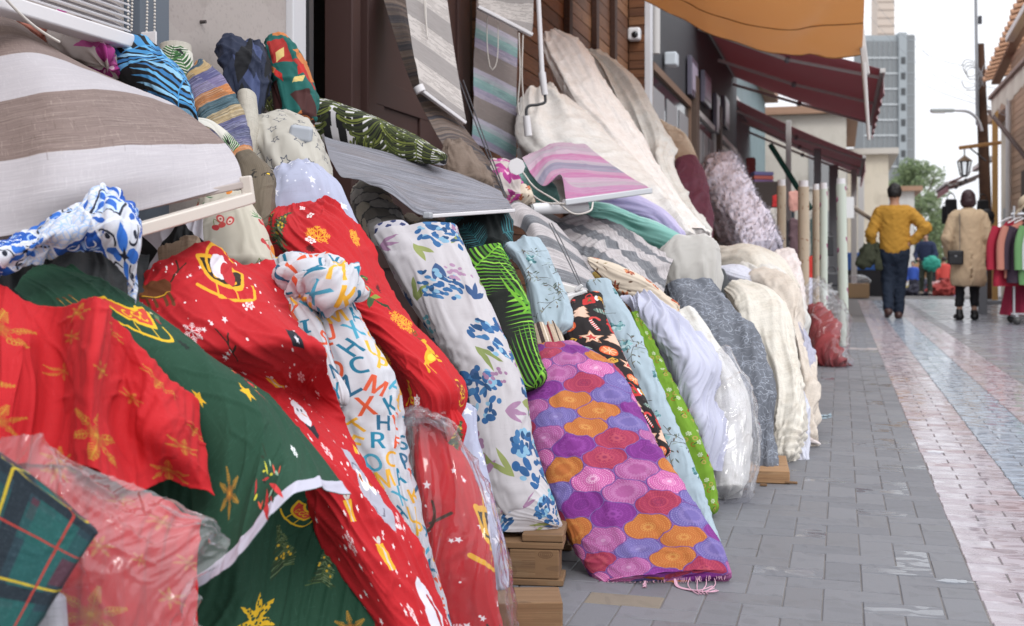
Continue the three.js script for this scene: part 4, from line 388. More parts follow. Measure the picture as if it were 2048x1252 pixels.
// ---------- the stall front on the left ----------
const XW = -2.05;
const sAt = (u, x) => { const d = dWall(u, x); return d * (Math.cos(YAW) + (u - CX) / F * Math.sin(YAW)); };
const yAt = (u, v, x) => W(u, v, dWall(u, x)).y;
const plaster = std(C(0.43, 0.38, 0.36), 0.9, { map: T.render }), darkWall = std(C(0.24, 0.21, 0.19), 0.9), backingWood = std(C(0.10, 0.065, 0.045), 0.85), whiteFrame = std(C(0.62, 0.62, 0.65), 0.45), slateFrame = std(C(0.11, 0.135, 0.17), 0.5);
const doorPaint = std(C(0.05, 0.02, 0.017), 0.65), doorDark = doorPaint;
const S = { post0: sAt(250, XW), post1: sAt(312, XW), wall1: sAt(572, XW), fr1: sAt(606, XW), op1: sAt(683, XW), jamb1: sAt(738, XW), door1: sAt(945, XW), wood0: sAt(950, XW), wood1: sAt(1256, XW) };
{
  const t = thing('shop_building', V3(XW, 0, -S.post0), 'single storey shop front with plastered wall and open brown door behind the fabric pile', 'building');
  const P = (n, g, m, uvs) => part(t, n, uvs ? uvBox(g, uvs) : g, m);
  P('wall', boxB(XW - 0.16, XW, 0, 3.9, -S.wall1, -S.post1, 0), plaster, 0.7);
  P('wall', boxB(XW - 0.16, XW - 0.004, 0, 3.9, -S.post0, 3.0, 0), plaster, 0.7);
  P('wall', boxB(XW - 0.16, XW, 2.9, 3.9, -S.wood0, -S.wall1, 0), plaster, 0.7);
  P('post', boxB(XW - 0.1, XW + 0.05, 0, 3.9, -S.post1 + 0.004, -S.post0 - 0.004, 0.004), slateFrame);
  const fr = P('window_frame', boxB(XW - 0.05, XW + 0.03, 0, 2.9, -S.wall1 - 0.10, -S.wall1 - 0.002, 0.006), whiteFrame);
  P('window_frame', boxB(XW - 0.05, XW + 0.015, 0, 2.9, -S.fr1, -S.wall1 - 0.115, 0.006), whiteFrame);
  // dark room behind the opening
  P('room_wall', boxB(XW - 2.0, XW - 1.95, 0, 3, -S.door1 - 0.4, -S.wall1 + 0.6), darkWall); P('room_wall', boxB(XW - 1.95, XW - 0.17, 0, 3, -S.wall1 + 0.55, -S.wall1 + 0.6), darkWall); P('room_wall', boxB(XW - 1.95, XW - 0.17, 0, 3, -S.door1 - 0.4, -S.door1 - 0.35), darkWall); P('room_floor', boxB(XW - 1.95, XW - 0.17, -0.05, 0.02, -S.door1 - 0.35, -S.wall1 + 0.55), darkWall); P('room_ceiling', boxB(XW - 1.95, XW - 0.17, 2.95, 3, -S.door1 - 0.35, -S.wall1 + 0.55), darkWall);
  const glassBar = P('glazing_bar', boxB(XW - 0.04, XW - 0.02, 0, 2.9, -S.fr1 - 0.14, -S.fr1 - 0.10), std(C(0.05, 0.05, 0.055), 0.4));
  const sj = (S.op1 + S.jamb1) / 2;
  P('door_jamb', boxB(XW - 0.08, XW + 0.05, 0, 2.9, -sj + 0.06, -S.op1, 0.006), doorPaint); P('door_jamb', boxB(XW - 0.08, XW + 0.04, 0, 2.9, -S.jamb1, -sj - 0.05, 0.006), doorPaint); P('jamb_groove', boxB(XW - 0.08, XW - 0.02, 0, 2.9, -sj - 0.046, -sj + 0.056), doorDark);
  for (const y of [1.32, 2.2]) { const h = P('hinge', rod(V3(XW + 0.03, y - 0.09, -sj), V3(XW + 0.03, y + 0.09, -sj), 0.016), doorPaint); }
  const door = P('door', boxB(XW - 0.07, XW - 0.03, 0, 2.9, -S.door1, -S.jamb1 - 0.004), doorDark);
  const L = S.door1 - S.jamb1; for (const [a, b, c, e] of [[0.0, 1, 0, 0.1], [0, 1, 0.74, 0.88], [0, 1, 1.5, 1.62], [0, 1, 2.5, 2.65], [0, 0.14, 0.1, 2.5], [0.46, 0.58, 0.1, 2.5], [0.86, 1, 0.1, 2.5]]) part(door, 'rail', boxB(XW - 0.03, XW - 0.012 - (e - c > 1 ? 0.003 : 0), c, e, -S.jamb1 - 0.006 - L * b, -S.jamb1 - 0.006 - L * a, 0.004), doorPaint);
  P('roof', boxB(XW - 4, XW + 0.12, 3.9, 4.05, -S.wood1, 3.0), std(C(0.2, 0.18, 0.17), 0.9));
  const ns = thing; void ns; void fr; void glassBar;
  // nail in the wall
  P('nail', rod(V3(XW, yAt(401, 44, XW), -sAt(401, XW)), V3(XW + 0.02, yAt(401, 44, XW), -sAt(401, XW)), 0.006), std(C(0.06, 0.05, 0.05), 0.5));
}
const woodMats = [0xffffff, 0xd8ccc4, 0xe8d8c8, 0xc0b0a8].map((c) => std(c, 0.7, { map: T.wood }));
{ // the plank-clad wall
  const t = thing('plank_wall', V3(XW, 0, -S.wood0), 'brown timber clad wall behind the hanging blinds', 'wall');
  part(t, 'backing', boxB(XW - 0.14, XW - 0.022, 0, 4, -S.wood1 - 0.2, -S.wood0 - 0.004), backingWood);
  const r = rng(41), L = S.wood1 - S.wood0, h = 0.112; const gs = {};
  for (let k = 0; k < 35; k++) { const y = 0.05 + k * h, cut = 0.25 + 0.5 * r(); for (const [a, b] of [[0, cut], [cut, 1]]) { const g = new RoundedBoxGeometry(0.022, h - 0.006, L * (b - a) - 0.004, 1, 0.003); uvBox(g, 0.9); const u = g.attributes.uv, o = r() * 4; for (let i = 0; i < u.count; i++) u.setXY(i, u.getX(i) + o, u.getY(i) + o * 1.7); const p = part(t, 'plank', g, woodMats[Math.floor(r() * 4)], false); p.position.set(-0.011 + (r() - 0.5) * 0.004, y + h / 2, -L * (a + b) / 2 - 0.004); p.rotation.z = (r() - 0.5) * 0.03; } }
  // the short return facing down the street
  const x1 = W(1289, 300, dS(1289, S.wood1 + 0.05)).x; part(t, 'backing', boxB(XW, x1, 0, 4, -S.wood1 - 0.2, -S.wood1 - 0.075), backingWood);
  for (let k = 0; k < 45; k++) { const hh = 0.088, g = new RoundedBoxGeometry(x1 - XW, hh - 0.006, 0.022, 1, 0.003); uvBox(g, 0.9); const u = g.attributes.uv, o = r() * 4; for (let i = 0; i < u.count; i++) u.setXY(i, u.getX(i) + o, u.getY(i) + o * 1.7); const p = part(t, 'plank', g, woodMats[Math.floor(r() * 4)], false); p.position.set((x1 - XW) / 2, 0.05 + k * hh + hh / 2, -L - 0.06 + (r() - 0.5) * 0.004); }
  part(t, 'corner_trim', boxB(x1 + 0.002, x1 + 0.06, 0, 4, -S.wood1 - 0.2, -S.wood1 - 0.045, 0.004), whiteFrame);
  const beam = std(C(0.20, 0.13, 0.09), 0.75, { map: T.wood });
  for (const u of [1130, 1185, 1222]) part(t, 'batten', uvBox(boxB(XW + 0.002, XW + 0.05, 0, 4, -sAt(u, XW) - 0.06, -sAt(u, XW) + 0.06, 0.005), 1), beam);
}
{ // security camera on the return of the plank wall
  const d = dS(1270, S.wood1 + 0.04), c = W(1270, 70, d), t = thing('security_camera', c, 'small white security camera on the end of the timber wall', 'camera'), wm = std(C(0.75, 0.75, 0.77), 0.35), bk = std(C(0.01, 0.01, 0.012), 0.15);
  part(t, 'housing', box(0.13, 0.13, 0.10, 0, 0, 0.04, 0.025), wm, false); part(t, 'lens', (() => { const g = new THREE.SphereGeometry(0.034, 16, 10); g.scale(1, 1, 0.6); g.translate(0.012, -0.012, 0.09); return g; })(), bk, false); part(t, 'bracket', box(0.05, 0.05, 0.05, 0, 0.01, -0.03, 0.004), wm, false);
}

// ---------- the heap of fabric ----------
const fo = folds;
const CL = (name, f, rows, o, label, cat, group) => cloth(name, rows, FAB[f].m, { size: FAB[f].size, ...o }, label, cat ?? 'cloth', group);
const BO = (name, f, rows, o, label, cat, group) => bolt(name, rows, FAB[f].m, { size: FAB[f].size, ...o }, label, cat ?? 'fabric bolt', group);
const wrapB = [-0.9, 0.35, 0.85, 1, 0.85, 0.35, -0.9];
// near left
BO('tartan_bolt', 'tartan', [[-60, 868, 194, 1064, 1.47, 0.02], [-110, 1090, 130, 1165, 1.45, 0.03], [-150, 1300, 50, 1290, 1.43, 0.03]], { sq: 5, endA: 0.006, disp: fo({ amp: 0.003, wid: 0.1, crease: 0.0004 }), off: [0.32, 0.1] }, 'dark green tartan cloth with yellow lines at the lower left corner');
BO('plain_cloth_roll', 'silver', [[50, 1190, 128, 1200, 1.56, 0.05], [55, 1300, 135, 1300, 1.55, 0.05]], { endA: 0.01 }, 'grey roll end peeping out below the tartan cloth');
CL('plastic_wrap', 'white', [[[-40, 890, 1.60], [70, 868, 1.58], [190, 930, 1.64], [330, 985, 1.70], [452, 1080, 1.76]], [[-40, 960, 1.57], [90, 985, 1.53], [200, 1030, 1.56], [330, 1080, 1.62], [445, 1112, 1.71]], [[-20, 1080, 1.59], [110, 1120, 1.55], [210, 1130, 1.54], [320, 1160, 1.60], [390, 1172, 1.68]], [[0, 1280, 1.60], [150, 1280, 1.57], [230, 1280, 1.56], [330, 1280, 1.61], [402, 1290, 1.68]]], { thick: 0, slack: 0.06, out: 0.014, disp: fo({ amp: 0.010, wid: 0.05, len: 0.25, ang: 0.7, crease: 0.006, cw: 0.03, seed: 3 }), nu: 90, nv: 90 }, 'crumpled clear plastic wrap over the red cloth in the lower left', 'plastic wrap').material = film2;
CL('red_cloth', 'redSnow', [[[-60, 890, 1.74], [120, 900, 1.72], [260, 960, 1.76], [400, 1040, 1.82]], [[-60, 1060, 1.72], [120, 1060, 1.66], [250, 1080, 1.68], [385, 1130, 1.78]], [[-60, 1300, 1.70], [130, 1300, 1.64], [260, 1300, 1.65], [395, 1310, 1.74]]], { norm: true, disp: fo({ amp: 0.012, wid: 0.06, len: 0.4, ang: 0.2, seed: 141 }) }, 'red cloth seen through the clear plastic in the lower left');
CL('red_cloth', 'redSnow', [
  [[-60, 540, 1.96], [20, 575, 1.92], [60, 604, 1.90], [120, 612, 1.86], [195, 596, 1.77], [235, 640, 1.84], [320, 735, 1.86], [394, 800, 1.9]],
  [[-60, 680, 1.80], [20, 690, 1.77], [60, 690, 1.79], [110, 705, 1.82], [185, 700, 1.70], [240, 742, 1.82], [330, 812, 1.80], [402, 870, 1.88]],
  [[-60, 800, 1.72], [20, 800, 1.69], [70, 800, 1.73], [120, 805, 1.75], [180, 815, 1.67], [240, 850, 1.78], [325, 885, 1.76], [414, 925, 1.86]],
  [[-60, 930, 1.68], [20, 925, 1.66], [70, 925, 1.70], [120, 928, 1.70], [190, 935, 1.65], [280, 975, 1.74], [345, 958, 1.82], [430, 986, 1.83]]], { norm: true, nu: 120, nv: 100, disp: fo({ amp: 0.008, wid: 0.07, len: 0.4, ang: 0.25, crease: 0.002, cw: 0.05, seed: 5 }) }, 'bright red cloth printed with gold snowflakes draped at the far left');
CL('green_cloth', 'green', [
  [[30, 575, 2.02], [48, 552, 2.08], [80, 534, 2.13], [140, 530, 2.20]],
  [[140, 665, 1.96], [195, 612, 2.0], [245, 588, 2.06], [300, 632, 2.16]],
  [[280, 795, 1.93], [340, 738, 1.94], [392, 705, 2.0], [445, 728, 2.1]],
  [[370, 940, 1.90], [440, 862, 1.90], [500, 802, 1.95], [548, 795, 2.06]],
  [[385, 1080, 1.86], [480, 985, 1.86], [560, 902, 1.91], [618, 872, 2.03]],
  [[380, 1184, 1.80], [475, 1122, 1.77], [585, 985, 1.80], [702, 985, 1.99]]], { norm: true, nu: 90, nv: 120, disp: fo({ amp: 0.006, wid: 0.11, len: 0.5, ang: 0.3, crease: 0.001, seed: 8 }) }, 'green cloth with printed gilt sleigh and a curling white selvage');
CL('green_cloth', 'greenLow', [[[270, 880, 2.04], [420, 930, 2.07], [590, 975, 2.12], [705, 965, 2.16]], [[340, 1180, 1.97], [480, 1180, 2.0], [600, 1100, 2.13], [700, 1060, 2.14]], [[360, 1310, 1.88], [500, 1310, 1.93], [620, 1310, 2.06], [770, 1310, 2.1]]], { norm: true, disp: fo({ amp: 0.012, wid: 0.09, len: 0.5, ang: 0.5, seed: 9 }) }, 'dark green cloth with a gold snowflake hanging under the curled white selvage');
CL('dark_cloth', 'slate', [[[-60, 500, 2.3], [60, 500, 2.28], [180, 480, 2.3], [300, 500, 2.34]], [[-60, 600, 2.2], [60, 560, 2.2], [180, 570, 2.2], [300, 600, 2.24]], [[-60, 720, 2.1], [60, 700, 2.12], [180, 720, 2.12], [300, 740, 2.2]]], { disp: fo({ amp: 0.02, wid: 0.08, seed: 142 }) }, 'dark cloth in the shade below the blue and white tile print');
CL('tile_print_cloth', 'tile', [
  [[-50, 520, 1.94], [-45, 535, 1.90], [-45, 560, 1.94]], [[25, 478, 1.98], [38, 500, 1.93], [50, 532, 1.96]], [[100, 432, 2.0], [105, 468, 1.94], [100, 520, 1.99]],
  [[165, 402, 2.03], [165, 450, 1.96], [178, 492, 2.0]], [[206, 362, 2.05], [222, 440, 1.96], [226, 520, 1.99]], [[256, 398, 2.06], [258, 470, 1.99], [255, 560, 2.01]], [[281, 455, 2.11], [279, 515, 2.05], [276, 607, 2.03]]], { nu: 60, nv: 110, rot: 0.35, disp: fo({ amp: 0.012, wid: 0.05, len: 0.16, ang: 1.2, crease: 0.003, cw: 0.035, seed: 12 }) }, 'crumpled blue and white tile print cloth below the striped blind');
CL('red_cloth', 'santa', [
  [[262, 560, 2.30], [335, 518, 2.33], [410, 487, 2.38], [470, 526, 2.40], [548, 520, 2.45]],
  [[272, 612, 2.22], [360, 592, 2.20], [440, 580, 2.22], [520, 580, 2.27], [592, 640, 2.34]],
  [[285, 690, 2.18], [390, 690, 2.12], [490, 692, 2.11], [580, 680, 2.13], [647, 690, 2.16]],
  [[420, 745, 2.22], [490, 765, 2.20], [550, 770, 2.25], [605, 775, 2.29], [657, 752, 2.24]],
  [[530, 845, 2.17], [580, 850, 2.15], [620, 850, 2.18], [660, 848, 2.25], [694, 842, 2.29]],
  [[590, 962, 2.14], [645, 960, 2.10], [690, 960, 2.12], [722, 955, 2.18], [748, 950, 2.27]],
  [[650, 1110, 2.14], [706, 1110, 2.08], [752, 1105, 2.09], [802, 1100, 2.15], [842, 1095, 2.23]],
  [[750, 1300, 2.12], [800, 1300, 2.06], [850, 1300, 2.07], [895, 1300, 2.12], [926, 1300, 2.2]]], { norm: true, nu: 110, nv: 150, disp: fo({ amp: 0.010, wid: 0.08, len: 0.35, ang: -0.35, crease: 0.002, cw: 0.05, seed: 15 }) }, 'red cloth with white stars, gilt sleigh and printed gifts in the front of the heap');
{ const t = thing('alphabet_cloth', W(760, 1240, 2.36), 'white cloth printed with colourful alphabet letters, knotted at its top', 'cloth');
  part(t, 'hanging_length', boltGeo([[548, 540, 694, 530, 2.56, 0.1], [578, 610, 716, 596, 2.49, 0.12], [622, 680, 750, 668, 2.45, 0.13], [652, 770, 795, 755, 2.42, 0.13], [682, 870, 812, 860, 2.40, 0.11], [722, 960, 820, 950, 2.38, 0.09], [790, 1080, 852, 1070, 2.36, 0.07], [850, 1200, 884, 1185, 2.35, 0.06], [880, 1300, 910, 1290, 2.34, 0.06]], { size: FAB.alphabet.size, nv: 110, disp: fo({ amp: 0.013, wid: 0.045, len: 0.3, ang: 0.1, crease: 0.002, seed: 18 }) }), FAB.alphabet.m);
  part(t, 'knot', boltGeo([[556, 540, 580, 580, 2.46, 0.04], [596, 528, 618, 605, 2.41, 0.09], [650, 520, 662, 618, 2.39, 0.11], [692, 526, 706, 596, 2.42, 0.07], [712, 570, 714, 588, 2.45, 0.03]], { size: FAB.alphabet.size, disp: fo({ amp: 0.022, wid: 0.03, len: 0.12, ang: 0.9, crease: 0.004, cw: 0.03, seed: 19 }), rot: 1.2 }), FAB.alphabet.m);
  part(t, 'side_fold', boltGeo([[575, 600, 600, 590, 2.40, 0.03], [590, 660, 640, 640, 2.39, 0.04], [640, 730, 668, 720, 2.36, 0.035], [665, 790, 690, 785, 2.34, 0.03]], { size: FAB.alphabet.size, disp: fo({ amp: 0.008, wid: 0.03, seed: 20 }) }), FAB.alphabet.m); }
CL('red_cloth', 'poinsettia', swell([[565, 408, 648, 390, 3.0, 0.03], [534, 440, 694, 432, 2.88, 0.07], [542, 508, 742, 500, 2.78, 0.10], [600, 575, 795, 585, 2.70, 0.10], [690, 645, 842, 655, 2.63, 0.10], [752, 722, 898, 718, 2.57, 0.10], [796, 790, 937, 778, 2.52, 0.09], [806, 832, 925, 838, 2.5, 0.05]], wrapB), { norm: true, nu: 100, nv: 120, disp: fo({ amp: 0.012, wid: 0.06, len: 0.35, ang: -0.3, crease: 0.002, cw: 0.05, seed: 22 }) }, 'red cloth with poinsettia, pine and reindeer print in the middle of the heap');
{ const t = thing('wrapped_bolt', W(930, 1240, 2.42), 'red printed bolt inside clear plastic, tied off at its top', 'fabric bolt');
  part(t, 'cloth', boltGeo([[822, 848, 885, 850, 2.52, 0.08], [828, 950, 940, 940, 2.46, 0.12], [842, 1060, 978, 1060, 2.44, 0.14], [862, 1180, 998, 1170, 2.43, 0.14], [890, 1300, 1012, 1290, 2.43, 0.12]], { size: [0.75, 1.0], off: [0.1, 0.2], disp: fo({ amp: 0.012, wid: 0.06, seed: 24 }) }), FAB.santa.m);
  part(t, 'turned_hem', boltGeo([[890, 815, 915, 820, 2.49, 0.03], [895, 860, 932, 850, 2.47, 0.04], [890, 906, 925, 880, 2.46, 0.02]], { size: [0.5, 0.6], disp: fo({ amp: 0.006, wid: 0.03, seed: 25 }) }), FAB.poinsettia.m);
  part(t, 'plastic_tie', boltGeo([[805, 815, 808, 848, 2.46, 0.03], [840, 812, 845, 842, 2.43, 0.05], [880, 828, 880, 856, 2.43, 0.05], [902, 845, 896, 868, 2.45, 0.03]], { disp: fo({ amp: 0.008, wid: 0.02, len: 0.05, seed: 26 }) }), film2);
  part(t, 'plastic_wrap', boltGeo([[812, 845, 896, 852, 2.49, 0.12], [816, 945, 958, 932, 2.43, 0.19], [828, 1060, 1000, 1058, 2.41, 0.22], [852, 1180, 1016, 1165, 2.41, 0.21], [880, 1310, 1034, 1300, 2.41, 0.2]], { thick: 0, nu: 110, nv: 110, disp: fo({ amp: 0.014, wid: 0.05, len: 0.4, ang: 0.25, crease: 0.005, cw: 0.06, seed: 27 }) }), film); }
BO('lavender_bolt', 'lavStar', [[878, 820, 955, 818, 2.76, 0.06], [900, 900, 962, 885, 2.72, 0.08], [930, 1000, 990, 990, 2.66, 0.08], [958, 1100, 1012, 1098, 2.62, 0.08], [985, 1172, 1016, 1160, 2.60, 0.05]], { disp: fo({ amp: 0.008, seed: 30 }) }, 'pale lavender bolt with white dots behind the plastic wrapped red one');
BO('lavender_bolt', 'lavStar', [[548, 344, 640, 336, 3.14, 0.06], [524, 398, 684, 388, 3.08, 0.12], [504, 460, 720, 460, 3.04, 0.12], [500, 530, 742, 520, 3.0, 0.1]], { endA: 0.01, disp: fo({ amp: 0.01, wid: 0.09, seed: 31 }) }, 'lavender bolt with white stars rising behind the red poinsettia cloth');
BO('floral_bolt', 'blueFloral', [[752, 478, 914, 460, 3.27, 0.1], [798, 560, 952, 552, 3.19, 0.14], [868, 680, 1002, 680, 3.11, 0.16], [925, 780, 1044, 775, 3.05, 0.17], [945, 900, 1068, 890, 3.0, 0.18], [976, 1010, 1105, 1000, 2.97, 0.18], [1000, 1058, 1120, 1050, 2.95, 0.14]], { size: [0.62, 0.9], endA: 0.008, off: [0.15, 0], disp: fo({ amp: 0.006, wid: 0.1, len: 0.6, crease: 0.0012, seed: 33 }) }, 'white bolt with blue and mauve flowers standing on the pallet');
{ // the folded-over end of the same white bolt is a second cloth
  CL('floral_cloth', 'blueFloral', [[[985, 1050, 2.90], [1030, 990, 2.90], [1062, 935, 2.93]], [[1010, 1062, 2.88], [1060, 1010, 2.87], [1090, 960, 2.91]], [[1060, 1062, 2.88], [1090, 1030, 2.87], [1112, 1000, 2.91]], [[1116, 1058, 2.9], [1118, 1050, 2.89], [1122, 1035, 2.93]]], { size: [0.5, 0.6], off: [0.5, 0.3], disp: fo({ amp: 0.005, wid: 0.04, seed: 34 }) }, 'folded corner of floral cloth with mauve blooms at the foot of the white bolt'); }
BO('palm_print_bolt', 'palmGreen', [[920, 512, 1002, 492, 3.47, 0.05], [945, 582, 1038, 560, 3.40, 0.07], [976, 660, 1068, 648, 3.32, 0.07], [1012, 725, 1080, 705, 3.24, 0.06], [1040, 780, 1090, 745, 3.2, 0.05]], { endA: 0.006, sq: 3, disp: fo({ amp: 0.004, wid: 0.1, seed: 36 }) }, 'black bolt with bright green palm leaves beside the blue floral bolt');
{ const t = thing('mandala_bolt', W(1310, 1165, 2.9), 'purple and orange mandala print bolt leaning in front of the heap, frayed at its foot', 'fabric bolt');
  part(t, 'cloth', boltGeo([[1058, 712, 1162, 693, 3.42, 0.08], [1034, 770, 1243, 752, 3.32, 0.13], [1044, 860, 1290, 850, 3.20, 0.15], [1086, 960, 1336, 934, 3.09, 0.15], [1130, 1072, 1392, 1026, 2.99, 0.13], [1168, 1142, 1436, 1096, 2.93, 0.11], [1202, 1175, 1457, 1150, 2.88, 0.07]], { size: [0.42, 0.40], out: 0.008, endA: 0.012, endB: 0.001, nu: 120, nv: 110, rot: -0.12, disp: fo({ amp: 0.009, wid: 0.12, len: 0.6, ang: -0.25, crease: 0.0014, cw: 0.06, seed: 40 }) }), FAB.mandala.m);
  const th = std(C(0.62, 0.36, 0.46), 0.9), r = rng(4); const hang = (pts, rad = 0.0013) => part(t, 'thread', tube(pts.map(([u, v, d]) => { const p = W(u, v, d); p.y = Math.max(0.003, p.y); return p; }), rad, 24, 5), th);
  for (let k = 0; k < 3; k++) hang([[1288 + k * 2, 1162, 2.86], [1292 - k * 3, 1180, 2.84], [1285 + k * 4, 1196, 2.82]]);
  for (let k = 0; k < 4; k++) hang([[1348 + k, 1158, 2.86], [1352 + k * 2, 1176, 2.83], [1372 + k * 3, 1186, 2.80], [1400 + k * 8, 1180 + k * 3, 2.78], [1425 + k * 4, 1172 + k * 4, 2.79]]);
  for (let k = 0; k < 4; k++) hang([[1380 + k * 16, 1154, 2.88], [1376 + k * 18, 1170, 2.83], [1388 + k * 8, 1190 + 3 * k, 2.78], [1398 + k * 6, 1198 + 2 * k, 2.76]]);
  for (let k = 0; k < 46; k++) { const f = r(), u = 1215 + 240 * f, v = 1173 - 23 * f; hang([[u, v - 3, 2.87], [u + r() * 4 - 2, v + 3, 2.865], [u + r() * 6 - 3, v + 4 + r() * 6, 2.86]], 0.0006); } }
BO('striped_bundle', 'stripeBeige', [[1052, 672, 1118, 654, 3.52, 0.06], [1058, 705, 1132, 690, 3.47, 0.07], [1075, 745, 1145, 725, 3.44, 0.06]], { disp: fo({ amp: 0.008, wid: 0.04, seed: 42 }) }, 'beige cloth with red and dark stripes tucked above the mandala bolt');
BO('festive_bolt', 'ginger', [[1140, 606, 1204, 589, 3.64, 0.05], [1124, 650, 1216, 640, 3.57, 0.08], [1148, 705, 1246, 702, 3.50, 0.08], [1204, 772, 1280, 772, 3.42, 0.07], [1256, 842, 1312, 842, 3.34, 0.06], [1296, 910, 1340, 900, 3.28, 0.05]], { endA: 0.012, sq: 2.8, disp: fo({ amp: 0.005, wid: 0.08, seed: 44 }) }, 'black bolt printed with gingerbread stars, red mugs and orange slices');
BO('pale_blue_bolt', 'paleFloral', [[1174, 572, 1222, 566, 3.84, 0.05], [1210, 650, 1268, 642, 3.76, 0.06], [1246, 730, 1300, 718, 3.66, 0.07], [1284, 830, 1340, 818, 3.55, 0.07], [1322, 930, 1382, 912, 3.45, 0.07], [1366, 1030, 1418, 1008, 3.36, 0.06], [1406, 1090, 1441, 1072, 3.28, 0.05]], { disp: fo({ amp: 0.005, wid: 0.09, seed: 46 }) }, 'long pale blue bolt with dark twigs leaning right of the gingerbread bolt');
BO('pale_blue_bolt', 'paleFloral', [[1008, 500, 1076, 484, 3.75, 0.06], [1040, 540, 1104, 532, 3.68, 0.08], [1058, 600, 1134, 598, 3.60, 0.08], [1075, 665, 1145, 655, 3.53, 0.08]], { off: [0.4, 0.2], disp: fo({ amp: 0.008, wid: 0.06, seed: 47 }) }, 'pale blue bolt with dark twigs behind the green palm bolt');
BO('lime_bolt', 'lime', [[1262, 640, 1284, 634, 3.94, 0.05], [1288, 720, 1322, 714, 3.84, 0.05], [1310, 800, 1360, 790, 3.74, 0.06], [1342, 880, 1396, 868, 3.68, 0.07], [1380, 960, 1426, 945, 3.64, 0.06], [1404, 1022, 1436, 1008, 3.60, 0.05]], { disp: fo({ amp: 0.005, seed: 48 }) }, 'lime green festive bolt with red shapes between pale blue and white cloth');
CL('white_cloth', 'whiteVeil', swell([[1240, 592, 1302, 588, 4.02, 0.03], [1268, 640, 1372, 645, 3.95, 0.07], [1316, 720, 1442, 726, 3.88, 0.10], [1352, 800, 1424, 800, 3.82, 0.09], [1372, 868, 1440, 858, 3.79, 0.08], [1396, 932, 1428, 940, 3.77, 0.04]], [-1.2, 0.3, 0.8, 1, 0.7, 0.2, -1.2]), { nu: 110, nv: 110, disp: fo({ amp: 0.022, wid: 0.06, len: 0.5, ang: 0.5, crease: 0.002, seed: 50 }) }, 'bluish white plain cloth draped in soft folds over the lime bolt');
{ const t = thing('wrapped_bolt', W(1450, 1004, 3.84), 'off white bolt in a clear plastic bag bunched on the pavers', 'fabric bolt');
  part(t, 'cloth', boltGeo([[1330, 642, 1398, 632, 4.36, 0.1], [1368, 720, 1450, 714, 4.21, 0.15], [1396, 800, 1492, 798, 4.07, 0.18], [1402, 900, 1500, 890, 3.97, 0.2], [1410, 992, 1484, 985, 3.88, 0.17]], { size: [0.35, 0.35], disp: fo({ amp: 0.014, wid: 0.06, len: 0.4, seed: 52 }) }), FAB.offwhite.m);
  part(t, 'plastic_bag', boltGeo([[1376, 742, 1470, 735, 4.14, 0.2], [1396, 820, 1508, 815, 4.02, 0.25], [1396, 930, 1514, 915, 3.91, 0.27], [1404, 1006, 1503, 998, 3.82, 0.22]], { thick: 0, nu: 100, nv: 90, disp: fo({ amp: 0.018, wid: 0.07, len: 0.3, crease: 0.007, cw: 0.07, seed: 53 }) }), film2); }
BO('lace_bolt', 'lace', [[1326, 582, 1434, 572, 4.88, 0.12], [1360, 640, 1482, 638, 4.74, 0.17], [1410, 720, 1522, 712, 4.60, 0.18], [1450, 800, 1546, 792, 4.46, 0.17], [1488, 880, 1548, 870, 4.36, 0.13], [1504, 948, 1552, 936, 4.28, 0.1]], { disp: fo({ amp: 0.026, wid: 0.07, len: 0.5, ang: 0.2, crease: 0.003, seed: 55 }) }, 'grey lace covered bolt bulging over the pavement');
BO('ivory_bundle', 'ivory', [[1440, 588, 1498, 568, 5.32, 0.1], [1460, 632, 1562, 610, 5.17, 0.18], [1500, 720, 1594, 700, 5.02, 0.2], [1534, 800, 1612, 788, 4.86, 0.2], [1538, 868, 1614, 858, 4.72, 0.19], [1545, 930, 1600, 922, 4.61, 0.16]], { nv: 100, nu: 100, slack: 0.02, disp: (x, y, a, b) => fo({ amp: 0.03, wid: 0.08, len: 0.8, ang: 0.1, crease: 0.004, seed: 57 })(x, y) + 0.006 * sm(0.7, 0.85, b) * Math.sin(y * 150 + 3 * N2(x * 6, y * 6)) }, 'ivory satin bundle with wound folds near the ground');
BO('beige_bundle', 'beige', [[1488, 570, 1556, 558, 5.95, 0.12], [1538, 612, 1604, 600, 5.75, 0.18], [1580, 690, 1612, 672, 5.5, 0.18], [1598, 770, 1626, 760, 5.3, 0.15], [1602, 850, 1628, 845, 5.1, 0.15], [1600, 885, 1634, 882, 4.98, 0.1]], { slack: 0.025, disp: fo({ amp: 0.04, wid: 0.1, len: 0.5, crease: 0.005, seed: 59 }) }, 'beige cloth bundle standing behind the ivory satin');
BO('white_bundle', 'white', [[1585, 800, 1612, 790, 4.9, 0.1], [1590, 860, 1622, 850, 4.82, 0.1], [1595, 928, 1622, 920, 4.65, 0.06]], { disp: fo({ amp: 0.015, seed: 60 }) }, 'thin white cloth hanging at the right foot of the ivory bundle');
BO('rose_white_bundle', 'rosewhite', [[1535, 522, 1588, 515, 6.7, 0.14], [1560, 582, 1612, 570, 6.5, 0.18], [1586, 682, 1616, 670, 6.2, 0.18], [1602, 790, 1628, 780, 6.0, 0.15]], { slack: 0.025, disp: fo({ amp: 0.04, wid: 0.1, len: 0.6, crease: 0.005, seed: 61 }) }, 'pale pink fleece bundle at the far end of the white cloth');
CL('grey_flap', 'greylav', [[[1580, 615, 5.62], [1592, 625, 5.6], [1600, 640, 5.6]], [[1596, 690, 5.5], [1612, 680, 5.46], [1626, 690, 5.5]], [[1608, 770, 5.35], [1622, 770, 5.3], [1634, 770, 5.35]], [[1620, 822, 5.28], [1628, 825, 5.26], [1636, 828, 5.28]]], { disp: fo({ amp: 0.02, wid: 0.06, seed: 62 }) }, 'grey lavender cloth corner hanging to a point over the pavement');
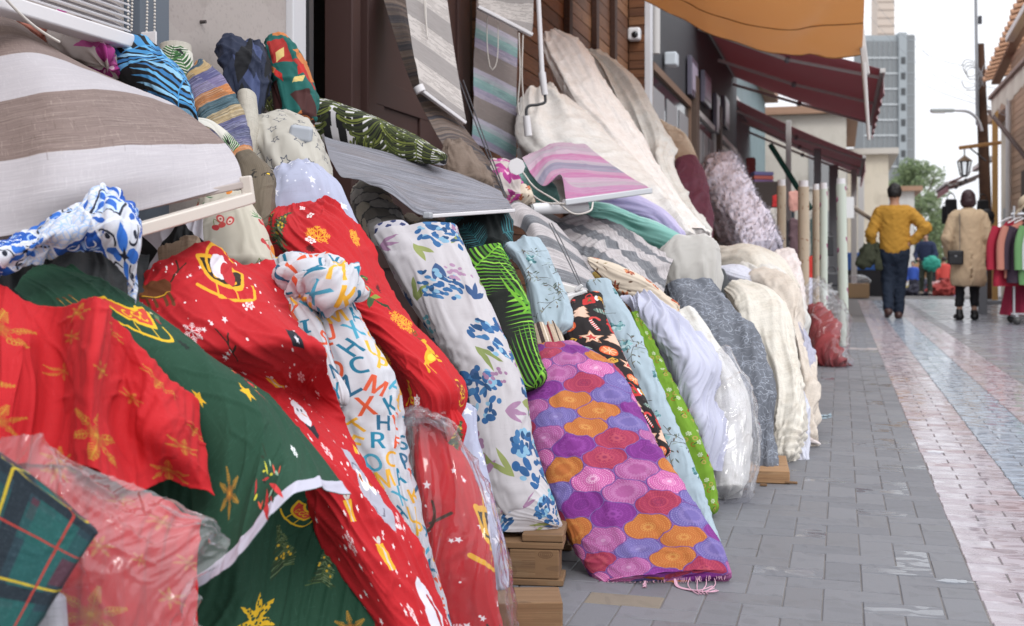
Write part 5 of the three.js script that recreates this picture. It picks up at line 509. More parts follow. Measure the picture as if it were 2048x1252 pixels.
BO('knotted_scrap', 'paleFloral', [[1606, 818, 1612, 850, 5.35, 0.06], [1622, 826, 1624, 850, 5.32, 0.07], [1636, 830, 1636, 838, 5.32, 0.03], [1653, 830, 1653, 835, 5.32, 0.015]], { disp: fo({ amp: 0.015, wid: 0.03, seed: 63 }) }, 'blue and white knotted cloth end lying on the pavers', 'cloth');
BO('cloth_tip', 'rosewhite', [[1600, 862, 1602, 884, 5.0, 0.06], [1616, 868, 1616, 886, 4.97, 0.05], [1633, 882, 1633, 887, 4.95, 0.02]], {}, 'cream cloth tip lying on the pavers under the beige bundle', 'cloth');
{ const t = thing('bagged_blanket', W(1665, 738, 8.7), 'dark red blanket in a clear plastic bag on the pavers', 'bag');
  part(t, 'blanket', boltGeo([[1614, 628, 1652, 616, 9.1, 0.22], [1616, 672, 1684, 655, 8.95, 0.32], [1630, 712, 1692, 696, 8.8, 0.32], [1655, 738, 1690, 732, 8.68, 0.2]], { disp: fo({ amp: 0.05, wid: 0.14, len: 0.5, ang: 0.9, seed: 64 }) }), FAB.rust.m);
  part(t, 'plastic_bag', boltGeo([[1628, 574, 1648, 572, 9.35, 0.1], [1606, 622, 1678, 606, 9.1, 0.3], [1610, 680, 1694, 664, 8.9, 0.4], [1648, 740, 1698, 734, 8.66, 0.26]], { thick: 0, disp: fo({ amp: 0.04, wid: 0.12, len: 0.4, crease: 0.02, cw: 0.14, seed: 65 }) }), film); }
BO('white_bundle', 'offwhite', [[1590, 690, 1618, 680, 8.9, 0.3], [1592, 730, 1630, 722, 8.7, 0.3]], { disp: fo({ amp: 0.03, wid: 0.1, seed: 66 }) }, 'small off white bundle left of the bagged dark red blanket');
// middle, higher up
BO('rose_print_roll', 'roses', [[1180, 512, 1192, 540, 4.36, 0.06], [1238, 532, 1236, 585, 4.34, 0.09], [1298, 562, 1286, 606, 4.33, 0.09], [1356, 604, 1340, 632, 4.32, 0.06]], { rot: 0.4, disp: fo({ amp: 0.012, wid: 0.05, seed: 68 }) }, 'beige roll with rust red roses lying across the heap');
BO('mustard_roll', 'mustard', [[1190, 548, 1200, 560, 4.4, 0.05], [1250, 590, 1250, 606, 4.38, 0.05], [1330, 630, 1325, 640, 4.36, 0.04]], {}, 'narrow mustard edge of cloth under the rose print roll', 'cloth');
CL('striped_sheer', 'greyBand', [[[1085, 425, 5.3], [1190, 436, 5.2], [1290, 478, 5.1], [1350, 510, 5.0]], [[1110, 480, 4.95], [1195, 488, 4.86], [1270, 520, 4.8], [1335, 548, 4.75]], [[1175, 560, 4.6], [1225, 572, 4.55], [1275, 590, 4.5], [1325, 610, 4.5]]], { rot: 0.6, size: [0.4, 0.36], disp: fo({ amp: 0.03, wid: 0.12, len: 0.5, ang: 0.7, seed: 70 }) }, 'grey and white striped sheer cloth behind the curled striped blind');
{ const t = thing('striped_blind', W(1130, 585, 4.05), 'grey and cream striped blind curling down to a white rail', 'blind');
  part(t, 'fabric', clothGeo([[[1012, 445, 4.48], [1018, 412, 4.56], [1040, 404, 4.60], [1075, 424, 4.62], [1112, 446, 4.66]], [[1048, 462, 4.40], [1060, 440, 4.40], [1085, 445, 4.42], [1120, 470, 4.46], [1150, 492, 4.5]], [[1068, 510, 4.18], [1090, 500, 4.18], [1120, 508, 4.22], [1150, 526, 4.26], [1184, 548, 4.3]], [[1090, 562, 4.0], [1115, 565, 4.0], [1145, 572, 4.04], [1180, 582, 4.1], [1214, 592, 4.15]]], { size: [0.5, 0.40], off: [0, 0.25], slack: 0 }), FAB.greyBand.m);
  const wp = std(C(0.70, 0.68, 0.66), 0.35); part(t, 'bottom_rail', bar(W(1086, 566, 3.97), W(1165, 586, 4.02), 0.035, 0.03, 0.006), wp); part(t, 'end_cap', bar(W(1082, 564, 3.965), W(1088, 566, 3.965), 0.04, 0.045, 0.006), wp);
  const ch = std(C(0.12, 0.12, 0.13), 0.4); part(t, 'cord', tube([W(1098, 446, 4.3), W(1115, 480, 4.16), W(1140, 530, 4.05), W(1160, 572, 3.98)], 0.0022, 40, 5), ch); part(t, 'cord', tube([W(1103, 446, 4.3), W(1124, 484, 4.16), W(1146, 532, 4.05), W(1164, 570, 3.98)], 0.0022, 40, 5), ch); }
{ const wp = std(C(0.72, 0.71, 0.72), 0.35), t = thing('blind_bracket', W(1150, 600, 3.95), 'white plastic blind bracket above the gingerbread bolt', 'bracket'); part(t, 'body', bar(W(1126, 600, 3.9), W(1172, 586, 3.92), 0.05, 0.03, 0.008), wp); part(t, 'tab', bar(W(1150, 582, 3.9), W(1165, 570, 3.9), 0.03, 0.012, 0.004), wp); part(t, 'cord', tube([W(1124, 600, 3.86), W(1122, 622, 3.8), W(1128, 635, 3.7), W(1140, 628, 3.72)], 0.002, 24, 5), wp); }
{ const t = thing('roller_tube', W(1115, 430, 4.9), 'white roller tube lying under the pink blind', 'tube'), wp = std(C(0.68, 0.68, 0.70), 0.3); part(t, 'tube', rod(W(1062, 418, 4.85), W(1172, 414, 5.0), 0.024, 0.024, 24), wp); part(t, 'end_plug', rod(W(1058, 418, 4.845), W(1063, 418, 4.852), 0.02, 0.02, 20), std(C(0.3, 0.3, 0.3), 0.5)); }
BO('tulle_bundle', 'net', [[1342, 498, 1418, 490, 5.25, 0.12], [1310, 530, 1438, 524, 5.15, 0.28], [1316, 570, 1442, 568, 5.05, 0.28], [1336, 604, 1440, 600, 4.98, 0.2]], { endA: 0.05, disp: fo({ amp: 0.016, wid: 0.08, seed: 72 }) }, 'puffy bundle of off white tulle above the grey lace');
BO('tulle_core', 'linen', [[1345, 530, 1415, 525, 5.3, 0.1], [1335, 580, 1420, 575, 5.2, 0.16], [1345, 610, 1420, 605, 5.1, 0.14]], { disp: fo({ amp: 0.01, seed: 73 }) }, 'cream cloth core inside the puffy tulle bundle', 'cloth');
BO('mint_tulle_roll', 'mint', [[1166, 405, 1160, 452, 5.65, 0.1], [1230, 412, 1215, 458, 5.55, 0.14], [1300, 440, 1290, 484, 5.45, 0.13], [1372, 482, 1345, 502, 5.35, 0.07]], { slack: 0.015, disp: fo({ amp: 0.02, wid: 0.06, len: 0.6, ang: 0, seed: 74 }) }, 'mint green tulle roll lying below the pink blind');
BO('lilac_tulle_roll', 'lilac', [[1216, 392, 1208, 420, 5.85, 0.1], [1272, 394, 1260, 432, 5.75, 0.14], [1330, 424, 1312, 452, 5.65, 0.13], [1368, 466, 1350, 484, 5.5, 0.07]], { slack: 0.015, disp: fo({ amp: 0.02, wid: 0.06, len: 0.6, ang: 0, seed: 75 }) }, 'lilac tulle roll lying just above the mint one');
BO('satin_bolt', 'satin', [[1062, 206, 1108, 193, 7.05, 0.18], [1044, 252, 1150, 226, 6.85, 0.28], [1040, 305, 1222, 300, 6.6, 0.32], [1100, 362, 1292, 368, 6.4, 0.32], [1200, 432, 1352, 440, 6.1, 0.3], [1290, 492, 1402, 500, 5.85, 0.22]], { endA: 0.03, nv: 100, slack: 0.012, disp: fo({ amp: 0.035, wid: 0.14, len: 1.2, ang: 0.1, crease: 0.006, cw: 0.08, seed: 77 }) }, 'shiny champagne satin bolt behind the hanging crank handle');
BO('blush_bolt', 'blush', [[1086, 78, 1124, 62, 7.65, 0.14], [1088, 122, 1172, 92, 7.55, 0.22], [1118, 180, 1216, 170, 7.35, 0.24], [1164, 250, 1266, 260, 7.15, 0.24], [1224, 330, 1318, 345, 6.92, 0.24], [1290, 410, 1372, 420, 6.66, 0.22], [1350, 482, 1432, 486, 6.4, 0.2]], { endA: 0.03, nu: 110, nv: 100, slack: 0.012, disp: fo({ amp: 0.042, wid: 0.12, len: 1.6, ang: 0.03, crease: 0.005, cw: 0.08, seed: 78 }) }, 'tall blush and ivory draped bolt leaning on the timber wall');
BO('off_white_bolt', 'offwhite', [[1160, 104, 1204, 106, 7.95, 0.14], [1190, 142, 1242, 150, 7.85, 0.2], [1226, 216, 1288, 230, 7.65, 0.22], [1270, 290, 1338, 312, 7.45, 0.22], [1306, 352, 1346, 342, 7.25, 0.2], [1340, 420, 1376, 410, 7.05, 0.2], [1372, 480, 1416, 470, 6.8, 0.2]], { endA: 0.03, nu: 110, nv: 100, slack: 0.02, disp: fo({ amp: 0.045, wid: 0.12, len: 1.4, ang: 0.05, crease: 0.006, cw: 0.08, seed: 79 }) }, 'tall off white crinkled bolt leaning right of the blush one');
BO('tan_roll', 'tan', [[1298, 264, 1334, 257, 10.1, 0.2], [1310, 292, 1374, 290, 9.9, 0.28], [1328, 332, 1396, 336, 9.6, 0.28], [1340, 400, 1420, 400, 9.4, 0.25]], { endA: 0.05, disp: fo({ amp: 0.01, wid: 0.15, seed: 80 }) }, 'tan roll standing behind the burgundy velvet');
BO('burgundy_bolt', 'burgundy', [[1350, 336, 1398, 326, 7.35, 0.16], [1344, 382, 1416, 378, 7.2, 0.2], [1360, 442, 1424, 440, 7.0, 0.2], [1394, 500, 1428, 494, 6.85, 0.16]], { endA: 0.05, disp: fo({ amp: 0.012, wid: 0.1, seed: 81 }) }, 'burgundy velvet bolt between cream cloth and the furry lilac bolt');
BO('umber_bolt', 'umber', [[1416, 400, 1452, 395, 9.0, 0.2], [1418, 450, 1468, 446, 8.8, 0.25], [1424, 510, 1476, 500, 8.6, 0.25]], { disp: fo({ amp: 0.03, wid: 0.07, len: 1.2, seed: 82 }) }, 'dark brown pleated cloth below the furry lilac bolt');
{ const rows = [[1412, 346, 1476, 330, 8.65, 0.28], [1402, 386, 1493, 364, 8.45, 0.38], [1430, 442, 1522, 420, 8.15, 0.38], [1460, 492, 1552, 480, 7.85, 0.34], [1482, 524, 1566, 512, 7.65, 0.28]], g = boltGeo(rows, { size: FAB.fuzz.size, endA: 0.06, disp: fo({ amp: 0.02, wid: 0.14, crease: 0.006, cw: 0.03, seed: 83 }) });
  const t = thing('furry_bolt', W(1525, 520, 7.7), 'lilac faux fur bolt leaning behind the white cloth', 'fabric bolt'); part(t, 'cloth', g.clone(), FAB.fuzz.m);
  const r = rng(84), P = g.attributes.position, N = g.attributes.normal, ix = g.index, pos = [], nor = []; const a = V3(), n = V3(), tdir = V3();
  for (let k = 0; k < 9000; k++) { const f = Math.floor(r() * ix.count / 3) * 3, i = ix.getX(f), j = ix.getX(f + 1), l = ix.getX(f + 2); let p = r(), q = r(); if (p + q > 1) { p = 1 - p; q = 1 - q; } a.set(P.getX(i) + p * (P.getX(j) - P.getX(i)) + q * (P.getX(l) - P.getX(i)), P.getY(i) + p * (P.getY(j) - P.getY(i)) + q * (P.getY(l) - P.getY(i)), P.getZ(i) + p * (P.getZ(j) - P.getZ(i)) + q * (P.getZ(l) - P.getZ(i))); n.set(N.getX(i), N.getY(i), N.getZ(i)); tdir.set(r() - 0.5, r() - 0.5, r() - 0.5); const tip = a.clone().addScaledVector(n, 0.018 + 0.014 * r()).addScaledVector(tdir, 0.02); const w = V3().crossVectors(n, tdir).normalize().multiplyScalar(0.0018); pos.push(a.x - w.x, a.y - w.y, a.z - w.z, a.x + w.x, a.y + w.y, a.z + w.z, tip.x, tip.y, tip.z); for (let q2 = 0; q2 < 3; q2++) nor.push(n.x, n.y, n.z); }
  const h = new THREE.BufferGeometry(); h.setAttribute('position', new THREE.Float32BufferAttribute(pos, 3)); h.setAttribute('normal', new THREE.Float32BufferAttribute(nor, 3)); part(t, 'fur', h, std(C(0.76, 0.73, 0.83), 0.9)).userData.kind = 'stuff'; }
BO('ivory_roll', 'ivory', [[1412, 500, 1424, 545, 6.9, 0.18], [1470, 498, 1480, 565, 6.7, 0.28], [1530, 506, 1530, 600, 6.5, 0.28], [1584, 560, 1572, 650, 6.3, 0.22]], { slack: 0.025, disp: fo({ amp: 0.03, wid: 0.1, len: 0.5, seed: 86 }) }, 'ivory roll lying across the top of the white cloth heap');
BO('white_roll', 'white', [[1424, 535, 1430, 575, 6.0, 0.14], [1470, 532, 1475, 580, 5.95, 0.2], [1505, 548, 1500, 590, 5.9, 0.14]], { disp: fo({ amp: 0.016, wid: 0.07, seed: 87 }) }, 'short white roll between tulle and ivory satin');
BO('white_roll', 'offwhite', [[1500, 520, 1500, 600, 6.45, 0.2], [1545, 540, 1540, 640, 6.3, 0.25], [1590, 620, 1570, 720, 6.1, 0.2]], { disp: fo({ amp: 0.02, wid: 0.08, seed: 88 }) }, 'off white fleece roll drooping behind the beige bundle');
BO('slate_bolt', 'slate', [[1432, 548, 1450, 548, 5.6, 0.06], [1432, 580, 1462, 580, 5.5, 0.08], [1440, 620, 1475, 620, 5.4, 0.08]], {}, 'slate blue sliver of cloth between tulle and ivory satin', 'cloth');

// ---------- upper left: blinds and bolts against the wall ----------
function blindGeo(rows, o) { return clothGeo(rows, { slack: 0, ...o }); }
const ivoryPlastic = std(C(0.66, 0.60, 0.54), 0.4), whitePlastic = std(C(0.70, 0.68, 0.70), 0.4), cordM = std(C(0.62, 0.58, 0.54), 0.6), alu = std(C(0.62, 0.63, 0.66), 0.3, { metalness: 0.6 });
{ const t = thing('striped_blind', W(200, 470, 2.2), 'large brown and white striped roller blind spread over the heap at the upper left', 'blind');
  part(t, 'fabric', blindGeo([
    [[-70, 22, 2.85], [10, 32, 2.88], [70, 72, 2.95], [140, 118, 3.02]],
    [[-70, 112, 2.62], [50, 92, 2.62], [160, 130, 2.76], [252, 166, 2.92]],
    [[-70, 208, 2.40], [100, 172, 2.36], [230, 172, 2.52], [340, 205, 2.74]],
    [[-70, 300, 2.22], [130, 268, 2.18], [290, 262, 2.33], [432, 270, 2.58]],
    [[-70, 400, 2.12], [140, 368, 2.10], [300, 342, 2.24], [472, 318, 2.48]],
    [[-70, 486, 2.07], [140, 448, 2.11], [300, 416, 2.23], [486, 366, 2.42]]], { norm: true, nu: 80, nv: 80, disp: fo({ amp: 0.004, wid: 0.3, len: 0.8, crease: 0.0003, seed: 90 }) }), FAB.blindStripe.m);
  part(t, 'hem_bar', bar(W(-70, 490, 2.062), W(488, 369, 2.414), 0.010, 0.014, 0.003), std(C(0.42, 0.36, 0.34), 0.5));
  part(t, 'bottom_rail', bar(W(268, 462, 2.17), W(499, 396, 2.41), 0.028, 0.024, 0.004), ivoryPlastic);
  part(t, 'end_cap', bar(W(491, 352, 2.41), W(499, 408, 2.415), 0.012, 0.026, 0.004), ivoryPlastic); }
{ const x = -1.78, t = thing('venetian_blind', W(140, 60, dWall(140, x)), 'white venetian blind stacked closed above the striped blind', 'blind'), s0 = sAt(-60, x), s1 = sAt(246, x), y1 = yAt(246, 78, x);
  part(t, 'bottom_rail', boxB(x - 0.03, x + 0.03, y1 - 0.025, y1 + 0.012, -s1 - 0.01, -s0, 0.006), whitePlastic);
  for (let k = 0; k < 11; k++) { const g = boxB(-0.026, 0.026, -0.0015, 0.0015, -s1, -s0); g.rotateZ(-0.5); g.translate(x, y1 + 0.03 + k * 0.0165, 0); part(t, 'slat', g, whitePlastic); }
  const bead = new THREE.SphereGeometry(0.0035, 6, 5); const beads = []; for (let k = 0; k < 60; k++) { const f = k / 59, p = W(lerp(6, 118, f), lerp(-8, 82, f) + 10 * Math.sin(f * 3), lerp(2.55, 2.75, f)); const q = bead.clone(); q.translate(p.x, p.y, p.z); beads.push(q); } part(t, 'bead_chain', merge(beads), cordM); }
{ const t = thing('bead_chain', W(265, 90, 3.4), 'white bead chains hanging on the slate grey post', 'chain'), bead = new THREE.SphereGeometry(0.004, 6, 5); for (const [u, v1] of [[255, 88], [263, 60], [293, 70], [308, 88]]) { const L = []; for (let k = 0; k < 34; k++) { const p = W(u + Math.sin(k * 0.15) * 1.5, v1 - k * 6.6, dWall(u, XW + 0.08)); const q = bead.clone(); q.translate(p.x, p.y, p.z); L.push(q); } part(t, 'chain', merge(L), cordM); } part(t, 'tag', box(0.05, 0.06, 0.008, 0, 0, 0, 0.003).translate(...W(298, 84, dWall(298, XW + 0.1)).toArray()), whitePlastic); }
BO('coral_bundle', 'coral', [[36, 52, 82, 36, 3.05, 0.06], [55, 72, 100, 60, 3.0, 0.06]], { disp: fo({ amp: 0.01, wid: 0.04, seed: 91 }) }, 'small coral cloth bundle beside the magenta flower print', 'cloth');
BO('mint_scrap', 'mintcloth', [[-30, 0, 8, -8, 2.95, 0.05], [-20, 30, 22, 32, 2.9, 0.06]], {}, 'mint green cloth corner at the extreme upper left', 'cloth');
BO('floral_bundle', 'magenta', [[96, 72, 150, 48, 3.12, 0.1], [125, 110, 218, 74, 3.06, 0.14], [180, 140, 234, 118, 3.0, 0.12]], { rot: 0.5, disp: fo({ amp: 0.022, wid: 0.07, len: 0.2, seed: 92 }) }, 'white bundle with magenta flowers below the venetian blind', 'fabric bundle');
BO('palm_print_bolt', 'bluePalm', [[226, 108, 278, 96, 3.18, 0.1], [214, 130, 332, 120, 3.12, 0.16], [235, 168, 368, 162, 3.06, 0.16], [290, 200, 390, 200, 2.98, 0.15], [330, 235, 394, 245, 2.92, 0.12]], { disp: fo({ amp: 0.008, wid: 0.1, seed: 93 }) }, 'black bolt with blue palm leaves at the edge of the striped blind');
BO('leaf_print_roll', 'leafWhite', [[318, 112, 384, 110, 3.50, 0.095], [320, 160, 385, 160, 3.46, 0.095], [322, 225, 386, 225, 3.42, 0.095]], { sq: 2, endA: 0.004, disp: fo({ amp: 0.003, seed: 94 }) }, 'upright white roll with green leaves in front of the plastered wall');
BO('plain_roll', 'linen', [[321, 92, 382, 90, 3.51, 0.085], [321, 112, 383, 110, 3.505, 0.085]], { sq: 2, endA: 0.004 }, 'pale wound roll end above the green leaf print roll');
BO('striped_bolt', 'diagStripe', [[392, 137, 414, 127, 3.42, 0.04], [374, 165, 456, 170, 3.37, 0.07], [388, 222, 490, 235, 3.31, 0.08], [420, 285, 506, 300, 3.26, 0.08], [450, 325, 500, 330, 3.2, 0.06]], { rot: -0.75, sq: 3, disp: fo({ amp: 0.004, wid: 0.12, seed: 95 }) }, 'bolt with diagonal purple, orange and teal stripes');
CL('leaf_trim', 'leafWhite', [[[375, 238, 3.0], [378, 250, 2.98]], [[420, 240, 3.02], [418, 258, 3.0]], [[455, 262, 3.02], [445, 280, 3.0]], [[480, 288, 3.0], [466, 302, 2.98]]], { rot: 0.3, size: [0.18, 0.18], disp: fo({ amp: 0.008, wid: 0.05, seed: 96 }) }, 'narrow leaf print edge curling beside the striped blind');
BO('navy_bundle', 'navyPrint', [[448, 102, 532, 98, 3.95, 0.14], [442, 132, 544, 130, 3.9, 0.18], [452, 182, 540, 180, 3.85, 0.15], [470, 250, 532, 250, 3.8, 0.13]], { slack: 0.08, out: 0.03, disp: fo({ amp: 0.03, wid: 0.06, len: 0.4, crease: 0.006, seed: 97 }) }, 'navy and black patterned bundle against the plastered wall', 'fabric bundle');
BO('card_print_bolt', 'tealCards', [[526, 98, 584, 90, 4.05, 0.12], [528, 130, 608, 124, 4.0, 0.15], [540, 182, 630, 188, 3.95, 0.15], [560, 240, 630, 240, 3.9, 0.12]], { slack: 0.06, disp: fo({ amp: 0.015, wid: 0.07, len: 0.5, crease: 0.004, seed: 98 }) }, 'teal and red patterned bolt beside the white window frame');
BO('white_roll', 'linen', [[476, 194, 512, 190, 3.62, 0.09], [480, 250, 518, 250, 3.58, 0.09], [488, 320, 520, 320, 3.54, 0.09]], { sq: 2, endA: 0.005 }, 'narrow white roll behind the diagonal striped bolt');
BO('zebra_print_bolt', 'zebra', [[522, 172, 530, 206, 4.4, 0.1], [600, 184, 610, 268, 4.3, 0.14], [700, 214, 712, 306, 4.2, 0.14], [800, 254, 802, 322, 4.12, 0.12], [884, 302, 876, 330, 4.05, 0.08]], { sq: 3.2, rot: 1.57, slack: 0.015, disp: fo({ amp: 0.004, wid: 0.15, seed: 99 }) }, 'olive palm and black and white stripe bolt lying under the brown door');
BO('star_print_bundle', 'starsWhite', [[522, 266, 592, 242, 3.75, 0.14], [508, 302, 650, 292, 3.65, 0.22], [520, 346, 668, 342, 3.55, 0.22], [540, 400, 680, 400, 3.5, 0.2]], { disp: fo({ amp: 0.02, wid: 0.09, len: 0.3, seed: 100 }) }, 'off white bundle printed with outlined stars', 'fabric bundle');
{ const c = W(602, 268, 3.52); solo('blind_bracket', (() => { const g = box(0.07, 0.05, 0.03, 0, 0, 0, 0.012); g.rotateY(YAW); g.rotateZ(-0.15); g.translate(c.x, c.y, c.z); return g; })(), std(C(0.42, 0.45, 0.5), 0.4), 'grey plastic blind end cap on the star print bundle', 'bracket'); }
{ const t = thing('grain_blind', W(850, 430, 3.7), 'grey wood grain blind sagging below the zebra print bolt', 'blind');
  part(t, 'fabric', blindGeo([[[648, 274, 4.0], [735, 298, 4.05], [840, 324, 4.1], [935, 350, 4.2], [1002, 382, 4.3]], [[664, 322, 3.76], [748, 346, 3.80], [855, 372, 3.9], [950, 388, 4.02], [1015, 400, 4.2]], [[690, 358, 3.56], [768, 364, 3.54], [845, 408, 3.68], [930, 420, 3.9], [1022, 416, 4.1]], [[735, 366, 3.5], [790, 396, 3.5], [852, 432, 3.66], [935, 428, 3.88], [1024, 420, 4.08]]], { size: FAB.greyGrain.size, disp: fo({ amp: 0.012, wid: 0.3, len: 0.5, ang: 0.8, crease: 0, seed: 102 }) }), FAB.greyGrain.m);
  part(t, 'bottom_rail', bar(W(850, 433, 3.645), W(1026, 421, 4.07), 0.02, 0.012, 0.003), whitePlastic); part(t, 'end_cap', box(0.025, 0.02, 0.03, 0, 0, 0, 0.005).translate(...W(856, 431, 3.64).toArray()), std(C(0.4, 0.42, 0.46), 0.4)); }
BO('burlap_bolt', 'burlap', [[475, 332, 518, 318, 3.12, 0.08], [480, 372, 550, 354, 3.06, 0.1], [498, 424, 552, 410, 3.0, 0.1], [512, 470, 548, 460, 2.95, 0.08]], { disp: fo({ amp: 0.004, seed: 103 }) }, 'coarse grey brown burlap bolt at the end of the blind rail');
CL('harlequin_cloth', 'harlequin', swell([[235, 478, 405, 428, 2.55, 0.03], [240, 505, 405, 480, 2.5, 0.04], [240, 560, 412, 530, 2.46, 0.03]]), { disp: fo({ amp: 0.01, wid: 0.08, seed: 104 }) }, 'black and white harlequin cloth under the ivory blind rail');
BO('fruit_print_bolt', 'fruit', [[398, 412, 500, 400, 2.78, 0.07], [386, 470, 526, 448, 2.72, 0.1], [380, 540, 548, 530, 2.66, 0.09]], { disp: fo({ amp: 0.008, wid: 0.07, seed: 105 }) }, 'cream bolt with red fruit and green leaves behind the red cloth');
BO('cardboard_roll', 'cardboard', [[316, 496, 402, 482, 2.48, 0.03], [318, 512, 400, 500, 2.46, 0.045], [320, 545, 400, 535, 2.45, 0.04]], { sq: 4, disp: fo({ amp: 0.004, wid: 0.05, seed: 106 }) }, 'torn brown cardboard tube end below the harlequin cloth', 'cardboard');
BO('circle_print_bolt', 'circles', [[706, 384, 770, 378, 4.15, 0.08], [704, 422, 792, 415, 3.95, 0.1], [738, 470, 818, 462, 3.75, 0.1]], { disp: fo({ amp: 0.008, seed: 107 }) }, 'grey bolt with pale overlapping circles under the grain blind');
BO('ikat_bolt', 'ikat', [[748, 464, 818, 452, 3.48, 0.06], [756, 490, 836, 478, 3.44, 0.07]], {}, 'small navy and white zigzag print cloth above the blue floral bolt', 'cloth');
BO('teal_palm_bundle', 'tealPalm', [[888, 436, 1008, 430, 4.25, 0.12], [894, 466, 1024, 460, 4.15, 0.15], [918, 505, 1012, 500, 4.05, 0.13]], { disp: fo({ amp: 0.014, wid: 0.09, seed: 108 }) }, 'dark teal palm leaf bundle above the green palm bolt', 'fabric bundle');
BO('flower_bundle', 'magenta', [[972, 340, 1020, 330, 5.1, 0.12], [965, 372, 1032, 368, 4.95, 0.15], [985, 405, 1045, 402, 4.85, 0.12]], { off: [0.3, 0.4], disp: fo({ amp: 0.02, wid: 0.07, seed: 109 }) }, 'cream bundle with small purple flowers under the wave print blind', 'fabric bundle');
BO('rose_bundle', 'roses', [[1018, 385, 1065, 378, 4.9, 0.08], [1015, 405, 1072, 402, 4.85, 0.1]], { disp: fo({ amp: 0.015, wid: 0.05, seed: 110 }) }, 'brownish rose print bundle left of the white roller tube', 'fabric bundle');
BO('teal_tulle_bundle', 'mint', [[1030, 345, 1080, 340, 5.4, 0.12], [1028, 375, 1095, 370, 5.3, 0.15], [1045, 405, 1120, 400, 5.2, 0.12]], { disp: fo({ amp: 0.02, wid: 0.06, seed: 111 }) }, 'teal tulle gathered under the left end of the pink blind', 'fabric bundle');
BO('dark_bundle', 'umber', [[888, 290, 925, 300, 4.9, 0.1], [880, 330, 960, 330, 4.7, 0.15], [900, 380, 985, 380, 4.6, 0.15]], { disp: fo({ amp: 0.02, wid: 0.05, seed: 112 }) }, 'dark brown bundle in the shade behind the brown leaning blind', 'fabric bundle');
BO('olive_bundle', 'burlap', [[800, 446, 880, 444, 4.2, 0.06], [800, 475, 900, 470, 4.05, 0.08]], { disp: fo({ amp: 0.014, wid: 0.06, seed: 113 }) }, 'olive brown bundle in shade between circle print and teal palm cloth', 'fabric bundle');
// hanging blinds
{ const t = thing('banded_blind', W(1000, 400, 4.7), 'brown and charcoal banded blind slanting down beside the door', 'blind');
  part(t, 'fabric', blindGeo([[[752, -50, 5.35], [785, -50, 5.5], [826, -50, 5.7]], [[800, 100, 5.2], [822, 90, 5.35], [848, 95, 5.55]], [[845, 215, 5.05], [870, 205, 5.15], [905, 215, 5.3]], [[905, 318, 4.85], [935, 305, 4.92], [975, 312, 5.0]], [[998, 400, 4.68], [1008, 398, 4.69], [1018, 396, 4.7]]], { size: FAB.brownBands.size, rot: 0.25, disp: fo({ amp: 0.01, wid: 0.2, len: 1, crease: 0, seed: 114 }) }), FAB.brownBands.m);
  for (const k of [0, 1]) part(t, 'cord', tube([W(918 + k * 8, 160, 5.3), W(960 + k * 6, 270, 5.05), W(1000 + k * 4, 370, 4.75), W(1012, 398, 4.68)], 0.003, 30, 5), std(C(0.05, 0.05, 0.06), 0.6)); }
{ const t = thing('dash_blind', W(880, 210, 5.1), 'grey blind with pale dashed bands hanging left of the timber wall', 'blind');
  part(t, 'fabric', blindGeo([[[800, -90, 5.15], [846, -58, 5.25], [892, -26, 5.35]], [[820, 60, 5.05], [867, 92, 5.15], [913, 126, 5.25]], [[838, 174, 4.95], [884, 206, 5.05], [932, 240, 5.15]]], { size: FAB.dashBlind.size, disp: fo({ amp: 0.004, wid: 0.3, crease: 0, seed: 115 }) }), FAB.dashBlind.m);
  part(t, 'bottom_rail', bar(W(838, 178, 4.94), W(930, 246, 5.14), 0.022, 0.016, 0.004), whitePlastic); part(t, 'end_cap', rod(W(836, 172, 4.93), W(842, 184, 4.93), 0.022, 0.022, 14), whitePlastic); part(t, 'cord', tube([W(846, -50, 5.2), W(850, 30, 5.15), W(855, 78, 5.1), W(852, 30, 5.14), W(851, -50, 5.2)], 0.0025, 40, 5), cordM); }
{ const t = thing('wave_blind', W(990, 320, 6.8), 'taupe blind with teal and lilac wave bands on the timber wall', 'blind');
  part(t, 'fabric', blindGeo([[[956, -90, 6.7], [996, -68, 6.85], [1037, -46, 7.0]], [[949, 118, 6.68], [991, 138, 6.83], [1034, 160, 6.98]], [[944, 284, 6.66], [988, 305, 6.8], [1031, 330, 6.95]]], { size: FAB.tealWave.size, disp: fo({ amp: 0.006, wid: 0.4, crease: 0, seed: 116 }) }), FAB.tealWave.m);
  part(t, 'cord', tube([W(976, -50, 6.5), W(976, 110, 6.5), W(984, 140, 6.5), W(992, 130, 6.5), W(995, -50, 6.5)], 0.003, 40, 5), cordM); }
{ const t = thing('sheer_blind', W(1010, 40, 6.4), 'pale sheer blind with white bottom rail at the top beside the crank', 'blind');
  part(t, 'fabric', blindGeo([[[955, -60, 6.45], [1012, -60, 6.5], [1068, -60, 6.55]], [[956, -20, 6.44], [1012, 8, 6.5], [1066, 36, 6.55]], [[957, 8, 6.43], [1011, 38, 6.49], [1064, 64, 6.54]]], { size: [0.5, 0.5], rot: -0.3, disp: fo({ amp: 0.003, crease: 0 }) }), FAB.dashBlind.m);
  part(t, 'bottom_rail', bar(W(955, 14, 6.42), W(1064, 70, 6.53), 0.035, 0.02, 0.005), whitePlastic); part(t, 'cord', tube([W(1038, 66, 6.45), W(1040, 150, 6.4), W(1036, 210, 6.4), W(1040, 232, 6.4), W(1046, 215, 6.4), W(1044, 150, 6.4), W(1046, 70, 6.45)], 0.004, 60, 5), cordM); }
